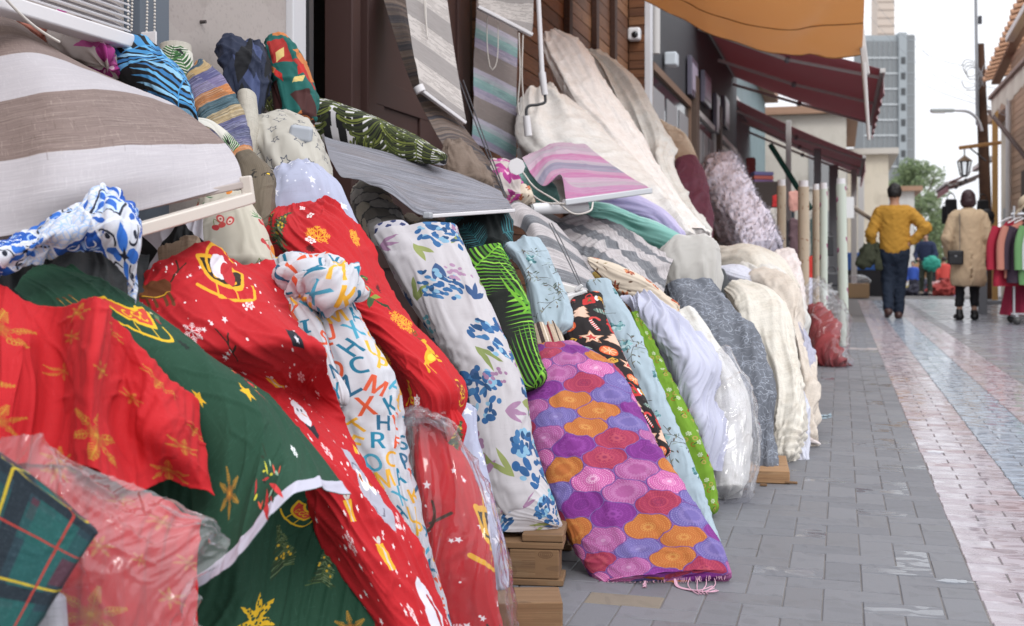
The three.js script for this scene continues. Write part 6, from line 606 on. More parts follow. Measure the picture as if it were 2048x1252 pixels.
{ const t = thing('awning_crank', W(1058, 270, 6.2), 'long white awning crank handle hanging in front of the satin bolt', 'crank'), d = 6.2; part(t, 'rod', rod(W(1074, -60, d), W(1084, 145, d), 0.012, 0.013), whitePlastic); part(t, 'sleeve', rod(W(1084, 145, d), W(1090, 190, d), 0.019, 0.017), whitePlastic); const dk = std(C(0.06, 0.06, 0.065), 0.4, { metalness: 0.5 }); part(t, 'elbow', tube([W(1090, 190, d), W(1090, 204, d), W(1078, 209, d), W(1058, 212, d), W(1053, 218, d), W(1053, 234, d)], 0.008, 40, 8), dk); part(t, 'grip', rod(W(1053, 232, d), W(1057, 272, d), 0.019, 0.021), whitePlastic); }
{ const t = thing('pink_blind', W(1200, 400, 5.0), 'pink and mauve wave print blind with silver rail lying on the heap', 'blind');
  part(t, 'fabric', blindGeo([[[1044, 316, 5.25], [1074, 302, 5.4], [1112, 286, 5.5], [1170, 288, 5.65]], [[1064, 350, 5.1], [1098, 318, 5.25], [1150, 314, 5.35], [1212, 318, 5.5]], [[1088, 370, 4.95], [1112, 345, 5.08], [1178, 345, 5.15], [1256, 348, 5.3]], [[1122, 348, 4.92], [1150, 372, 4.97], [1222, 368, 5.05], [1290, 368, 5.2]], [[1132, 402, 4.86], [1172, 396, 4.92], [1235, 388, 5.0], [1300, 378, 5.12]]], { size: FAB.pinkWave.size, disp: fo({ amp: 0.006, wid: 0.2, crease: 0, seed: 118 }) }), FAB.pinkWave.m);
  part(t, 'bottom_rail', bar(W(1128, 405, 4.84), W(1302, 381, 5.11), 0.024, 0.026, 0.005), alu);
  part(t, 'end_plate', (() => { const a = W(1033, 333, 4.78), g = new THREE.CylinderGeometry(0.035, 0.035, 0.012, 8); g.rotateX(Math.PI / 2); g.rotateY(YAW + 0.2); g.translate(a.x, a.y, a.z); return g; })(), whitePlastic);
  part(t, 'cord', tube([W(1034, 350, 5.15), W(1060, 385, 5.0), W(1090, 405, 4.9), W(1130, 408, 4.83)], 0.004, 40, 5), cordM); part(t, 'cord', tube([W(1046, 345, 5.15), W(1070, 375, 5.0), W(1110, 400, 4.88), W(1150, 428, 4.8), W(1180, 422, 4.8), W(1186, 405, 4.85)], 0.004, 40, 5), cordM); }
// rolls standing upright farther along
for (const [u, v0, v1, r, d, f, lab] of [[1563, 372, 520, 9, 9.6, 'rollDamask', 'slim olive beige roll standing behind the furry lilac bolt'], [1607, 374, 600, 11, 9.4, 'rollDamask', 'beige damask roll standing above the bagged blanket'], [1632, 380, 590, 7, 9.9, 'rollDamask', 'narrow beige roll standing left of the pale floral one'], [1647, 378, 700, 8, 9.7, 'rollFloral', 'pale floral print roll standing behind the bagged blanket'], [1682, 368, 692, 10, CAMH * F / (692 - HZ), 'rollFloral', 'tall white roll with pink roses standing alone on the pavement']]) {
  const p0 = W(u + (u > 1670 ? 6 : 0), v1, d), p1 = W(u, v0, d), R0 = r * d / F; if (u <= 1670) { p0.y = 0.0; } const t = thing('fabric_roll', V3(p0.x, 0, p0.z), lab, 'fabric roll', 'rolls standing upright along the stall'); const g = rod(V3(p0.x, 0.001, p0.z), p1, R0, R0, 18), uv = g.attributes.uv; for (let i = 0; i < uv.count; i++) uv.setXY(i, uv.getX(i) * 1.0, uv.getY(i) * 3.2); part(t, 'cloth', g, FAB[f].m); const dir = p1.clone().sub(p0).normalize(); part(t, 'card_tube', rod(p1.clone().addScaledVector(dir, -0.02), p1.clone().addScaledVector(dir, 0.05), R0 * 0.85, R0 * 0.85, 16), whitePlastic); }

// ---------- farther down the street, left side ----------
const maroon = phys(C(0.42, 0.025, 0.065), 0.85, { transmission: 0.5, thickness: 0 }), frameWhite = std(C(0.55, 0.53, 0.52), 0.5), steel = std(C(0.25, 0.26, 0.28), 0.45, { metalness: 0.5 });
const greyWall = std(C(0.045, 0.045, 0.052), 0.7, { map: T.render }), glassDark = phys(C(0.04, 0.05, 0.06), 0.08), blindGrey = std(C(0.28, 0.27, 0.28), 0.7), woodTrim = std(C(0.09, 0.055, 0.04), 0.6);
const XG = -1.92, G0 = S.wood1 + 0.22, G1 = 23;
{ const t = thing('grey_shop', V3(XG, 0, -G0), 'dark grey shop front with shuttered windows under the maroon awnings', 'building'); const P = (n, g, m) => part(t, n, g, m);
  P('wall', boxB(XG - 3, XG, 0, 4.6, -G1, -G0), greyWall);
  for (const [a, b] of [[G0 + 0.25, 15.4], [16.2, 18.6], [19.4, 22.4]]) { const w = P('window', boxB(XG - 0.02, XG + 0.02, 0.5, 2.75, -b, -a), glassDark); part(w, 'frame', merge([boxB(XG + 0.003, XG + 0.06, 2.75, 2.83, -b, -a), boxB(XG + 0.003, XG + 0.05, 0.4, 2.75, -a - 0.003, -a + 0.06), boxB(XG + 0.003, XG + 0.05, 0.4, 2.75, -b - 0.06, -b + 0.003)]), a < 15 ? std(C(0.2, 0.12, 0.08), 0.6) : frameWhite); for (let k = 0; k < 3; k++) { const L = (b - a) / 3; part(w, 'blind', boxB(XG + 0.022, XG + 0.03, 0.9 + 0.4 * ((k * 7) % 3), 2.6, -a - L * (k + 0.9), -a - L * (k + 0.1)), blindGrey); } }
  for (const s of [15.8, 19.0]) P('pilaster', boxB(XG + 0.002, XG + 0.1, 0, 3.2, -s - 0.16, -s + 0.16, 0.006), woodTrim);
  P('gutter_pipe', rod(V3(XG + 0.08, 3.9, -G0 - 0.2), V3(XG + 0.08, 2.9, -G0 - 0.2), 0.05), frameWhite);
  P('light_fitting', boxB(XG + 0.02, XG + 0.16, 2.95, 3.1, -13.4, -13.2, 0.02), std(C(0.6, 0.65, 0.7), 0.4));
  for (const [s, y, w, h] of [[15.6, 2.9, 0.7, 0.5], [17.2, 3.0, 0.9, 0.45], [18.7, 2.75, 0.6, 0.6], [20.2, 3.0, 0.8, 0.5]]) { const o = P('sign_board', boxB(XG + 0.02, XG + 0.08, y, y + h, -s - w / 2, -s + w / 2, 0.01), std(C(0.12, 0.11, 0.15), 0.3)); part(o, 'sign_face', boxB(XG + 0.082, XG + 0.086, y + 0.08, y + h - 0.08, -s - w / 2 + 0.06, -s + w / 2 - 0.06), std(C(0.45, 0.4, 0.5), 0.35)); }
}
function awning(name, s0, s1, xw, yw, xf, yf, val, label, opts = {}) {
  const t = thing(name, V3(xw, 0, -s0), label, 'awning', null), n = 14; const P = []; for (let j = 0; j <= n; j++) { P.push([]); for (let i = 0; i <= n; i++) { const a = j / n, b = i / n; P[j].push(V3(lerp(xw, xf, a), lerp(yw, yf, a) - (opts.sag ?? 0.05) * Math.sin(Math.PI * a) * (1 + 0.2 * Math.sin(b * 9)), -lerp(s0, s1, b))); } }
  part(t, 'canopy', gridGeo(P, n, n, { thick: 0.004 }), opts.mat ?? maroon);
  const Q = []; for (let j = 0; j <= 4; j++) { Q.push([]); for (let i = 0; i <= 40; i++) { const b = i / 40; Q[j].push(V3(xf + 0.012 + 0.02 * Math.sin(b * 40) * j / 4, yf - 0.03 - val * j / 4 * (1 + (opts.scallop ?? 0) * Math.abs(Math.sin(b * 26))), -lerp(s0, s1, b))); } } part(t, 'valance', gridGeo(Q, 40, 4, { thick: 0.003 }), opts.valMat ?? opts.mat ?? maroon);
  part(t, 'front_bar', bar(V3(xf, yf - 0.02, -s0 + 0.02), V3(xf, yf - 0.02, -s1 - 0.02), 0.07, 0.06, 0.01), opts.bar ?? frameWhite); part(t, 'roller_box', bar(V3(xw + 0.06, yw + 0.03, -s0 + 0.05), V3(xw + 0.06, yw + 0.03, -s1 - 0.05), 0.12, 0.12, 0.02), opts.bar ?? frameWhite);
  for (const f of [0.06, 0.5, 0.94]) { const s = lerp(s0, s1, f), mid = V3(lerp(xw, xf, 0.5), lerp(yw, yf, 0.5) - 0.18, -lerp(s, (s0 + s1) / 2, 0.12)); part(t, 'arm', bar(V3(xw + 0.05, yw - 0.22, -s), mid, 0.06, 0.05, 0.01), opts.bar ?? frameWhite); part(t, 'arm', bar(mid, V3(xf - 0.02, yf - 0.05, -s), 0.05, 0.045, 0.01), opts.bar ?? frameWhite); part(t, 'elbow', new THREE.SphereGeometry(0.05, 8, 6).translate(mid.x, mid.y, mid.z), steel); }
  return t; }
awning('maroon_awning', 16.1, 22.3, -1.95, 4.2, 0.52, 3.25, 0.28, 'nearer maroon folding arm awning above the grey shop');
awning('maroon_awning', 23.1, 28.2, -2.1, 3.95, 0.42, 2.72, 0.26, 'farther and lower maroon awning beyond the grey shop');
awning('red_awning', 37, 41, -1.6, 3.4, 0.1, 2.9, 0.3, 'small faded red awning far down the left side', { mat: phys(C(0.4, 0.06, 0.08), 0.85) });
{ // tan sun sail above the stall
  const t = thing('tan_canopy', V3(-1.9, 0, -9.5), 'tan canvas canopy sagging over the stall at the top', 'canopy'), canvas = phys(C(0.82, 0.52, 0.22), 0.9, { transmission: 0.5, thickness: 0 });
  const A = W(1228, -25, dS(1228, 9.6)), B = W(1724, 100, dS(1724, 9.4)); const P = [], n = 30; for (let j = 0; j <= n; j++) { const a = j / n; P.push([]); for (let i = 0; i <= n; i++) { const b = i / n, p = A.clone().lerp(B, b); p.y -= (0.20 + 0.07 * a) * Math.sin(Math.PI * Math.pow(b, 0.9)) ; p.z += a * 3.2; p.y += a * 0.55 + 0.04 * Math.sin(b * 5 + a * 4); P[j].push(p); } }
  part(t, 'canvas', gridGeo(P, n, n, { thick: 0.003, disp: fo({ amp: 0.03, wid: 0.9, len: 2, crease: 0, seed: 130 }) }), canvas);
  const rope = []; for (let i = 0; i <= 20; i++) rope.push(P[0][Math.round(i / 20 * n)].clone()); part(t, 'edge_cord', tube(rope, 0.008, 60, 6), std(C(0.5, 0.27, 0.09), 0.9));
  const seam = []; for (let i = 0; i <= 20; i++) seam.push(P[6][Math.round(i / 20 * n)].clone().add(V3(0, -0.006, 0))); part(t, 'seam', tube(seam, 0.005, 60, 5), std(C(0.35, 0.18, 0.07), 0.9));
  part(t, 'side_pole', bar(W(1704, -80, dS(1710, 9.3)), W(1733, 150, dS(1733, 9.3)), 0.05, 0.05, 0.01), frameWhite); part(t, 'side_rod', rod(W(1727, 125, dS(1730, 9.25)), W(1738, 280, dS(1738, 9.25)), 0.02, 0.012), frameWhite);
  part(t, 'wall_bar', bar(V3(-1.95, A.y + 0.05, -9.6), V3(-1.95, A.y + 0.6, -2.6), 0.08, 0.08, 0.01), frameWhite); }
// houses beyond
const cream = (r, g, b) => std(C(r, g, b), 0.85, { map: T.render });
function house(name, x0, x1, s0, s1, h, mat, label, wins = [], roof) { const t = thing(name, V3((x0 + x1) / 2, gy(s0), -s0), label, 'building'); const b = gy(s1) - 0.4; part(t, 'wall', uvBox(boxB(x0, x1, b, h, -s1, -s0), 0.4), mat); for (const [face, a, y, w, hh, mm] of wins) { let g, f; if (face === 'e') { g = boxB(x1 + 0.004, x1 + 0.03, y, y + hh, -a - w, -a); f = boxB(x1 + 0.002, x1 + 0.05, y - 0.07, y - 0.002, -a - w - 0.06, -a + 0.06); } else if (face === 'w') { g = boxB(x0 - 0.03, x0 - 0.004, y, y + hh, -a - w, -a); f = boxB(x0 - 0.05, x0 - 0.002, y - 0.07, y - 0.002, -a - w - 0.06, -a + 0.06); } else { g = boxB(a, a + w, y, y + hh, -s0 + 0.004, -s0 + 0.03); f = boxB(a - 0.06, a + w + 0.06, y - 0.07, y - 0.002, -s0 + 0.002, -s0 + 0.06); } const o = part(t, 'window', g, mm ?? glassDark); part(o, 'sill', f, frameWhite); } if (roof) part(t, 'roof', boxB(x0 - 0.3, x1 + 0.35, h + 0.002, h + 0.22, -s1 - 0.2, -s0 + 0.3), roof); return t; }
const tileRoof = std(C(0.36, 0.22, 0.15), 0.85, { map: T.render }), shut = std(C(0.32, 0.32, 0.33), 0.6), teal = cream(0.21, 0.29, 0.31), pale = cream(0.62, 0.58, 0.52);
house('teal_house', -4.4, -2.05, 23.2, 34, 5.2, teal, 'blue grey rendered house behind the far awning', [['s', -3.9, 3.2, 0.7, 1.1, shut], ['e', 29, 0.2, 2.6, 2.6, shut]], tileRoof);
house('white_house', -4.5, 0.15, 35.5, 46, 5.0, pale, 'white house with shuttered doors on the left beyond the awnings', [['s', -0.8, 0.0, 0.6, 2.2, shut], ['s', -0.9, 2.9, 0.7, 1.1, shut], ['s', -2.2, 0, 0.9, 2.2, glassDark], ['e', 36.2, 0, 2.2, 2.3, shut], ['e', 39, 0, 1.2, 2.2, glassDark], ['e', 37, 3.0, 0.9, 1.1, shut], ['e', 42, 0.1, 2.4, 2.2, shut]], tileRoof);
house('cream_house', -5, 1.7, 46.2, 58, 4.7, cream(0.66, 0.6, 0.5), 'cream house with overhanging roof farther down the left side', [['e', 48, 0.8, 1, 1.5], ['e', 52, 0, 1.6, 2.2, shut], ['e', 55, 2.8, 1, 1.2]], std(C(0.5, 0.47, 0.43), 0.8));
house('grey_house', -5, 3.3, 58.4, 75, 4.0, cream(0.6, 0.6, 0.6), 'pale grey house at the end of the left row', [['e', 66, 0.8, 1.5, 1.5], ['e', 72, 0.8, 1.5, 1.5]], tileRoof);
// grey posts and pale pipes of the market on the left
for (const [u, s, y, w, m, lab] of [[1708, 26, 2.7, 0.12, frameWhite, 'white drainpipe post at the front of the far awning'], [1722, 33, 3.4, 0.16, frameWhite, 'white post farther along the left side'], [1635, 24.5, 3.0, 0.14, steel, 'dark steel post under the far maroon awning'], [1667, 27.5, 2.9, 0.2, steel, 'broad grey post at the end of the far awning'], [1577, 22.9, 3.4, 0.1, frameWhite, 'thin pale post at the end of the grey shop']]) { const d = dS(u, s), p = W(u, 520, d); solo('market_post', boxB(p.x - w / 2, p.x + w / 2, gy(s), y, p.z - w / 2, p.z + w / 2, 0.01), m, lab, 'post'); }
{ const a = W(1541, 290, dS(1541, 20)), b = W(1622, 418, dS(1622, 19.5)); solo('green_pole', rod(a, b, 0.045, 0.045, 10), std(C(0.02, 0.12, 0.09), 0.5), 'slanting dark green pole under the far awning', 'pole'); }
// goods hung and stacked in front of the grey shop
{ const cols = [[0.35, 0.08, 0.06], [0.42, 0.2, 0.15], [0.2, 0.12, 0.25], [0.45, 0.12, 0.1], [0.15, 0.14, 0.3]]; const t0 = dS(1525, 17.5);
  for (let k = 0; k < 5; k++) { const a = W(1504, 380 - k * 8, t0), b = W(1543, 381 - k * 8, t0); const g = bar(a, b, 0.3, 0.055, 0.012); solo('folded_rug', g, std(C(...cols[k]), 0.9), ['lowest folded rug of the red stack, reddish brown', 'second folded rug from the bottom, salmon', 'middle folded rug, dull violet', 'second folded rug from the top, brick red', 'topmost folded rug, dark blue'][k], 'rug', 'folded rugs stacked by the grey shop'); }
  { const g = boxB(-0.3, 0.3, 0, 1.9, -0.2, 0.2, 0.02); const p = W(1523, 470, t0); g.translate(p.x, 0, p.z); solo('rug_stand', g, std(C(0.06, 0.045, 0.04), 0.8), 'dark stand below the stack of folded rugs', 'stand'); }
  const hang = (u0, v0, u1, v1, d, c, lab) => BO('hanging_rug', 'rust', [[u0, v0, u1, v0, d, 0.04], [u0, (v0 + v1) / 2, u1, (v0 + v1) / 2, d, 0.05], [u0, v1, u1, v1, d, 0.04]], { sq: 5, disp: fo({ amp: 0.02, wid: 0.2, seed: u0 }) }, lab, 'rug').material = std(C(...c), 0.9);
  hang(1492, 318, 1512, 370, 18.5, [0.16, 0.03, 0.03], 'dark red rug hung by the grey shop'); hang(1578, 386, 1600, 420, 15, [0.6, 0.3, 0.25], 'salmon towel hung behind the upright rolls'); hang(1543, 392, 1556, 412, 15.2, [0.5, 0.03, 0.03], 'bright red cloth hung behind the upright rolls'); hang(1530, 420, 1556, 450, 14.6, [0.5, 0.46, 0.42], 'off white towel behind the upright rolls'); hang(1535, 445, 1580, 540, 14.8, [0.03, 0.025, 0.03], 'dark clothes hung behind the slim olive roll'); hang(1580, 440, 1597, 540, 14.2, [0.12, 0.07, 0.08], 'brown clothes hung behind the damask roll'); hang(1620, 440, 1630, 540, 14.5, [0.08, 0.12, 0.11], 'dark green clothes hung between the upright rolls'); hang(1612, 515, 1632, 560, 13, [0.55, 0.04, 0.03], 'bright red scarf hung low behind the rolls'); hang(1607, 560, 1632, 612, 12.5, [0.6, 0.6, 0.72], 'white lilac cloth hung low behind the rolls'); }
function handbag(u, v, w, h, d, c, lab) { const p = W(u, v, d), t = thing('handbag', p, lab, 'bag'), m = std(C(...c), 0.5); const k = d / F; part(t, 'body', (() => { const g = new RoundedBoxGeometry(w * k, h * k, w * k * 0.35, 3, Math.min(w, h) * k * 0.14); const q = g.attributes.position; for (let i = 0; i < q.count; i++) { const f = 0.85 + 0.15 * (0.5 - q.getY(i) / (h * k)); q.setX(i, q.getX(i) * f); } g.rotateY(0.3); g.translate(0, -h * k / 2, 0); return g; })(), m, false); part(t, 'handle', new THREE.TorusGeometry(w * k * 0.3, w * k * 0.035, 6, 16, Math.PI).scale(1, 1.5, 1).rotateY(0.3), m, false); return t; }
handbag(1659, 472, 17, 40, 11.8, [0.015, 0.015, 0.018], 'black handbag hanging between the two palest upright rolls'); handbag(1663, 545, 28, 28, 11.8, [0.03, 0.03, 0.035], 'squat black handbag low behind the bagged blanket');
{ const t = thing('goods_box', W(1713, 585, 25), 'cardboard box in plastic on the far pavement', 'box'); const p = W(1713, 588, 24.5); part(t, 'carton', boxB(p.x - 0.25, p.x + 0.25, 0.002, 0.3, p.z - 0.2, p.z + 0.2, 0.01), std(C(0.42, 0.28, 0.16), 0.85)); part(t, 'plastic_bag', new THREE.SphereGeometry(0.26, 16, 10).scale(1.1, 0.55, 0.9).translate(p.x, 0.34, p.z), film2); }
{ const c = W(1735, 575, 27), t = thing('blue_crate', V3(c.x, 0, c.z), 'blue crate on dark boxes near the walking man', 'crate'); part(t, 'crate', boxB(c.x - 0.45, c.x + 0.45, 0.55, 0.95, c.z - 0.3, c.z + 0.3, 0.02), std(C(0.04, 0.13, 0.42), 0.6)); part(t, 'base', boxB(c.x - 0.5, c.x + 0.5, -0.05, 0.548, c.z - 0.3, c.z + 0.3, 0.01), std(C(0.02, 0.02, 0.025), 0.7)); }
{ // shelf bar with cloth beside the rose roll
  const a = W(1692, 405, 14), b = W(1760, 450, 18); solo('display_rail', rod(a, b, 0.03, 0.03), std(C(0.35, 0.3, 0.25), 0.6), 'slanting display rail beside the rose print roll', 'rail'); const p = W(1697, 415, 13.5); solo('price_card', boxB(p.x - 0.06, p.x + 0.06, p.y - 0.12, p.y + 0.12, p.z - 0.004, p.z + 0.004), std(C(0.75, 0.75, 0.75), 0.7), 'blank white card hanging at the top of the rose print roll', 'card'); }
// ---------- skyline ----------
{ const d = 400, p = W(1783, 520, d), t = thing('office_tower', V3(p.x, 0, p.z), 'grey glazed office tower with a column of square openings', 'tower', null, null, YAW), k = d / F; const glz = std(C(0.20, 0.212, 0.22), 0.8), con = std(C(0.30, 0.33, 0.35), 0.7), dk = std(C(0.05, 0.055, 0.06), 0.5), ln = std(C(0.55, 0.58, 0.6), 0.6);
  const X = (u) => (u - 1783) * k, Y = (v) => CAMH + (HZ - v) * k; part(t, 'glazed_front', boxB(X(1728), X(1796), -2, Y(82), -12, 0), glz, false); part(t, 'stair_core', boxB(X(1796) + 0.01, X(1812), -2, Y(66), -12, 1), con, false); part(t, 'side_wall', boxB(X(1812) + 0.01, X(1829), -2, Y(70), -12, 0.4), glz, false); part(t, 'parapet', boxB(X(1728), X(1796), Y(82) + 0.01, Y(70), -11, -0.6), con, false);
  for (let i = 0; i < 10; i++) { const v = 82 + i * 31; part(t, 'floor_line', boxB(X(1728), X(1796), Y(v + 34) - 0.2, Y(v + 34) + 0.2, 0.01, 0.35), ln, false); const o = part(t, 'window', boxB(X(1800), X(1809), Y(v + 40 + 7), Y(v + 40 - 7), 1.01, 1.1), dk, false); void o; } for (let i = 0; i < 7; i++) part(t, 'mullion', boxB(X(1728 + i * 10) - 0.08, X(1728 + i * 10) + 0.08, -2, Y(82), 0.01, 0.25), con, false); for (let i = 0; i < 12; i++) part(t, 'side_panel_line', boxB(X(1813), X(1828), Y(80 + i * 22) - 0.1, Y(80 + i * 22) + 0.1, 0.41, 0.5), con, false); }
{ const d = 460, k = d / F, p = W(1772, 520, d), t = thing('pink_tower', V3(p.x, 0, p.z), 'pinkish concrete tower rising behind the grey office tower', 'tower', null, null, YAW), m = std(C(0.52, 0.44, 0.38), 0.8), ln = std(C(0.42, 0.35, 0.3), 0.8); part(t, 'shaft', boxB(-17 * k, 17 * k, -2, CAMH + (HZ + 60) * k, -8, 0), m, false); for (let i = 0; i < 9; i++) part(t, 'floor_band', boxB(-17 * k, 17 * k, (HZ - 80 + i * 16) * k, (HZ - 78 + i * 16) * k, 0.01, 0.3), ln, false); }
function tree(name, pos, h, rx, ry, cy, seed, label, cols, leaf = 0.22, n = 5200) { const t = thing(name, pos, label, 'tree'), r = rng(seed); const bark = std(C(0.12, 0.085, 0.06), 0.9); part(t, 'trunk', tube([V3(0, -0.3, 0), V3(0.1, cy * 0.4, 0.05), V3(-0.05, cy * 0.8, 0), V3(0, cy + ry * 0.3, 0)], 0.22, 20, 8), bark, false);
  const cl = []; for (let k = 0; k < 34; k++) { const a = r() * 6.28, b = Math.acos(2 * r() - 1), q = 0.35 + 0.6 * Math.cbrt(r()); cl.push([V3(Math.sin(b) * Math.cos(a) * rx * q, cy + Math.cos(b) * ry * q, Math.sin(b) * Math.sin(a) * rx * q), (0.2 + 0.22 * r()) * rx]); } for (let k = 0; k < 9; k++) part(t, 'limb', tube([V3(0, cy * 0.55 + 0.15 * k * ry * 0.5, 0), cl[k][0].clone().multiplyScalar(0.5).add(V3(0, cy * 0.45, 0)), cl[k][0]], 0.06, 8, 5), bark, false);
  const pos2 = cols.map(() => []); for (let k = 0; k < n; k++) { const [c, R0] = cl[Math.floor(r() * cl.length)], a = r() * 6.28, b = Math.acos(2 * r() - 1), q = R0 * Math.pow(r(), 0.3); const p = V3(c.x + Math.sin(b) * Math.cos(a) * q, c.y + Math.cos(b) * q * 0.8, c.z + Math.sin(b) * Math.sin(a) * q), e1 = V3(r() - 0.5, r() - 0.5, r() - 0.5).normalize().multiplyScalar(leaf), e2 = V3(r() - 0.5, r() - 0.5, r() - 0.5).normalize().multiplyScalar(leaf * 0.6); const L = pos2[Math.floor(r() * cols.length)]; L.push(p.x, p.y, p.z, p.x + e1.x, p.y + e1.y, p.z + e1.z, p.x + e2.x, p.y + e2.y, p.z + e2.z); }
  pos2.forEach((L, i) => { const g = new THREE.BufferGeometry(); g.setAttribute('position', new THREE.Float32BufferAttribute(L, 3)); g.computeVertexNormals(); const o = part(t, 'crown', g, phys(C(...cols[i]), 0.9, { transmission: 0.3, thickness: 0 }), false); o.userData.kind = 'stuff'; }); return t; }
{ const d = 110, p = W(1845, 520, d); tree('pine_tree', V3(p.x - 0.3, gy(110), p.z), 11, 3.1, 4.7, 6.3, 7, 'rounded green pine at the end of the street', [[0.20, 0.27, 0.13], [0.26, 0.33, 0.16], [0.15, 0.21, 0.11]], 0.32, 9000); const q = W(1880, 520, 118); tree('pine_tree', V3(q.x, gy(118), q.z), 8, 2.6, 3.6, 3.4, 8, 'lower green tree to the right of the rounded pine', [[0.14, 0.20, 0.085], [0.19, 0.25, 0.105]], 0.32, 7000); }
{ const cab = std(C(0.12, 0.13, 0.15), 0.6); [[1690, -20, 2060, 260, 'topmost'], [1700, 30, 2060, 240, 'second'], [1720, -30, 2060, 150, 'third'], [1760, -40, 2060, 195, 'lowest']].forEach(([a, b, c, e, w], i) => { const A = W(a, b, 40), B = W(c, e, 24), M = A.clone().lerp(B, 0.5); M.y -= 0.5 + 0.2 * i; solo('overhead_cable', tube([A, M, B], 0.006, 40, 4), cab, ['overhead cable crossing the sky lowest at the right', 'overhead cable starting at the canopy corner', 'highest overhead cable at the right', 'overhead cable passing behind the pole top'][i], 'cable'); }); }
// ---------- right side ----------
const XR = 3.0; const timberR = [0.9, 0.75, 1].map((k) => std(C(0.42 * k, 0.27 * k, 0.18 * k), 0.8));
{ const t = thing('timber_shop', V3(XR, 0, -18), 'timber clad shop on the right behind the clothes rail', 'building'); part(t, 'wall', boxB(XR + 0.03, XR + 4, -0.1, 4.5, -23.4, -15), cream(0.5, 0.45, 0.4)); const r = rng(51); for (let k = 0; k < 40; k++) { const y = 0.1 + k * 0.11; part(t, 'plank', boxB(XR, XR + 0.028, y, y + 0.104, -23.4, -19.4 + 0.002 * (k % 2), 0.004), timberR[Math.floor(r() * 3)]); } part(t, 'doorway', boxB(XR - 0.02, XR + 0.0, 0, 2.3, -22.0, -21.0), std(C(0.05, 0.03, 0.02), 0.8)); part(t, 'drainpipe', rod(V3(XR - 0.08, 0, -19.9), V3(XR - 0.08, 4.3, -19.9), 0.055), frameWhite); part(t, 'drainpipe', rod(V3(XR - 0.08, 0, -23.1), V3(XR - 0.08, 4.1, -23.1), 0.05), frameWhite);
  const eave = part(t, 'eave', bar(V3(XR - 0.05, 5.05, -19), V3(XR - 0.05, 4.28, -25.2), 0.16, 0.06), std(C(0.3, 0.19, 0.13), 0.8)); const tiles = std(C(0.42, 0.24, 0.15), 0.85); for (let k = 0; k < 22; k++) { const f = k / 21; const g = new THREE.CylinderGeometry(0.09, 0.11, 0.5, 8, 1, false, 0, Math.PI); g.rotateZ(Math.PI / 2 + 0.25); g.translate(XR - 0.05 + 0.04 * r(), lerp(5.12, 4.36, f) + 0.02 * r(), -lerp(19, 25.2, f)); part(eave, 'roof_tile', g, tiles); } part(t, 'gutter', bar(V3(XR - 0.3, 4.6, -18.5), V3(XR - 0.3, 4.45, -21.2), 0.14, 0.12, 0.02), frameWhite); }
house('stone_house', 3.75, 7, 25.4, 31, 4.1, cream(0.58, 0.5, 0.42), 'pale stone house beyond the timber shop', [['w', 26, 0, 1, 2.2], ['w', 29, 0.6, 1.4, 1.4, shut]], tileRoof);
awning('cream_awning', 15.5, 20.6, XR - 0.02, 3.95, 2.33, 3.42, 0.24, 'cream awning with yellow lining over the clothes rail', { mat: phys(C(0.68, 0.48, 0.18), 0.85, { transmission: 0.3, thickness: 0 }), valMat: phys(C(0.66, 0.60, 0.52), 0.85), bar: std(C(0.26, 0.17, 0.14), 0.6), scallop: 0.35 });
awning('maroon_awning', 27, 30, 3.0, 2.9, 2.2, 2.45, 0.18, 'small maroon awning on the right behind the wooden pole');
{ const a = W(1978, 222, 20.5), b = W(2060, 325, 18.5); solo('awning_strut', bar(a, b, 0.06, 0.06, 0.01), std(C(0.10, 0.06, 0.05), 0.6), 'dark brown strut slanting below the cream awning', 'strut'); }
{ const d = 24, b = W(1973, 520, d), top = W(1959, 88, d), t = thing('utility_pole', V3(b.x, 0, b.z), 'leaning wooden utility pole with a street lamp arm', 'pole'), wood = std(C(0.20, 0.14, 0.12), 0.9, { map: T.paleWood }); part(t, 'pole', rod(V3(b.x + 0.05, gy(24) - 0.02, b.z), top, 0.13, 0.09, 14), wood); part(t, 'conduit', rod(W(1955, 250, d - 0.1), W(1951, -40, d - 0.1), 0.035, 0.03), steel); part(t, 'insulator', rod(W(1960, 48, d - 0.1), W(1960, 32, d - 0.1), 0.04), std(C(0.04, 0.04, 0.05), 0.5));
  part(t, 'lamp_arm', tube([W(1964, 262, d - 0.14), W(1956, 240, d - 0.15), W(1938, 224, d - 0.15), W(1905, 220, d - 0.15)], 0.03, 30, 8), alu); const lh = part(t, 'lamp_head', bar(W(1861, 221, d - 0.15), W(1908, 221, d - 0.15), 0.1, 0.07, 0.02), std(C(0.35, 0.38, 0.38), 0.5)); part(lh, 'lamp_glass', bar(W(1864, 224.8, d - 0.15), W(1890, 224.8, d - 0.15), 0.08, 0.03, 0.01), std(C(0.6, 0.6, 0.58), 0.3)); const r = rng(9); for (let k = 0; k < 4; k++) { const q = []; for (let i = 0; i < 7; i++) q.push(W(1950 + 18 * Math.cos(i * 1.1 + k) - k * 3, 130 + i * 6 + 20 * Math.sin(i * 1.1 + k), d - 0.2 - 0.05 * k)); part(t, 'loose_wire', tube(q, 0.008, 30, 4), steel); } }
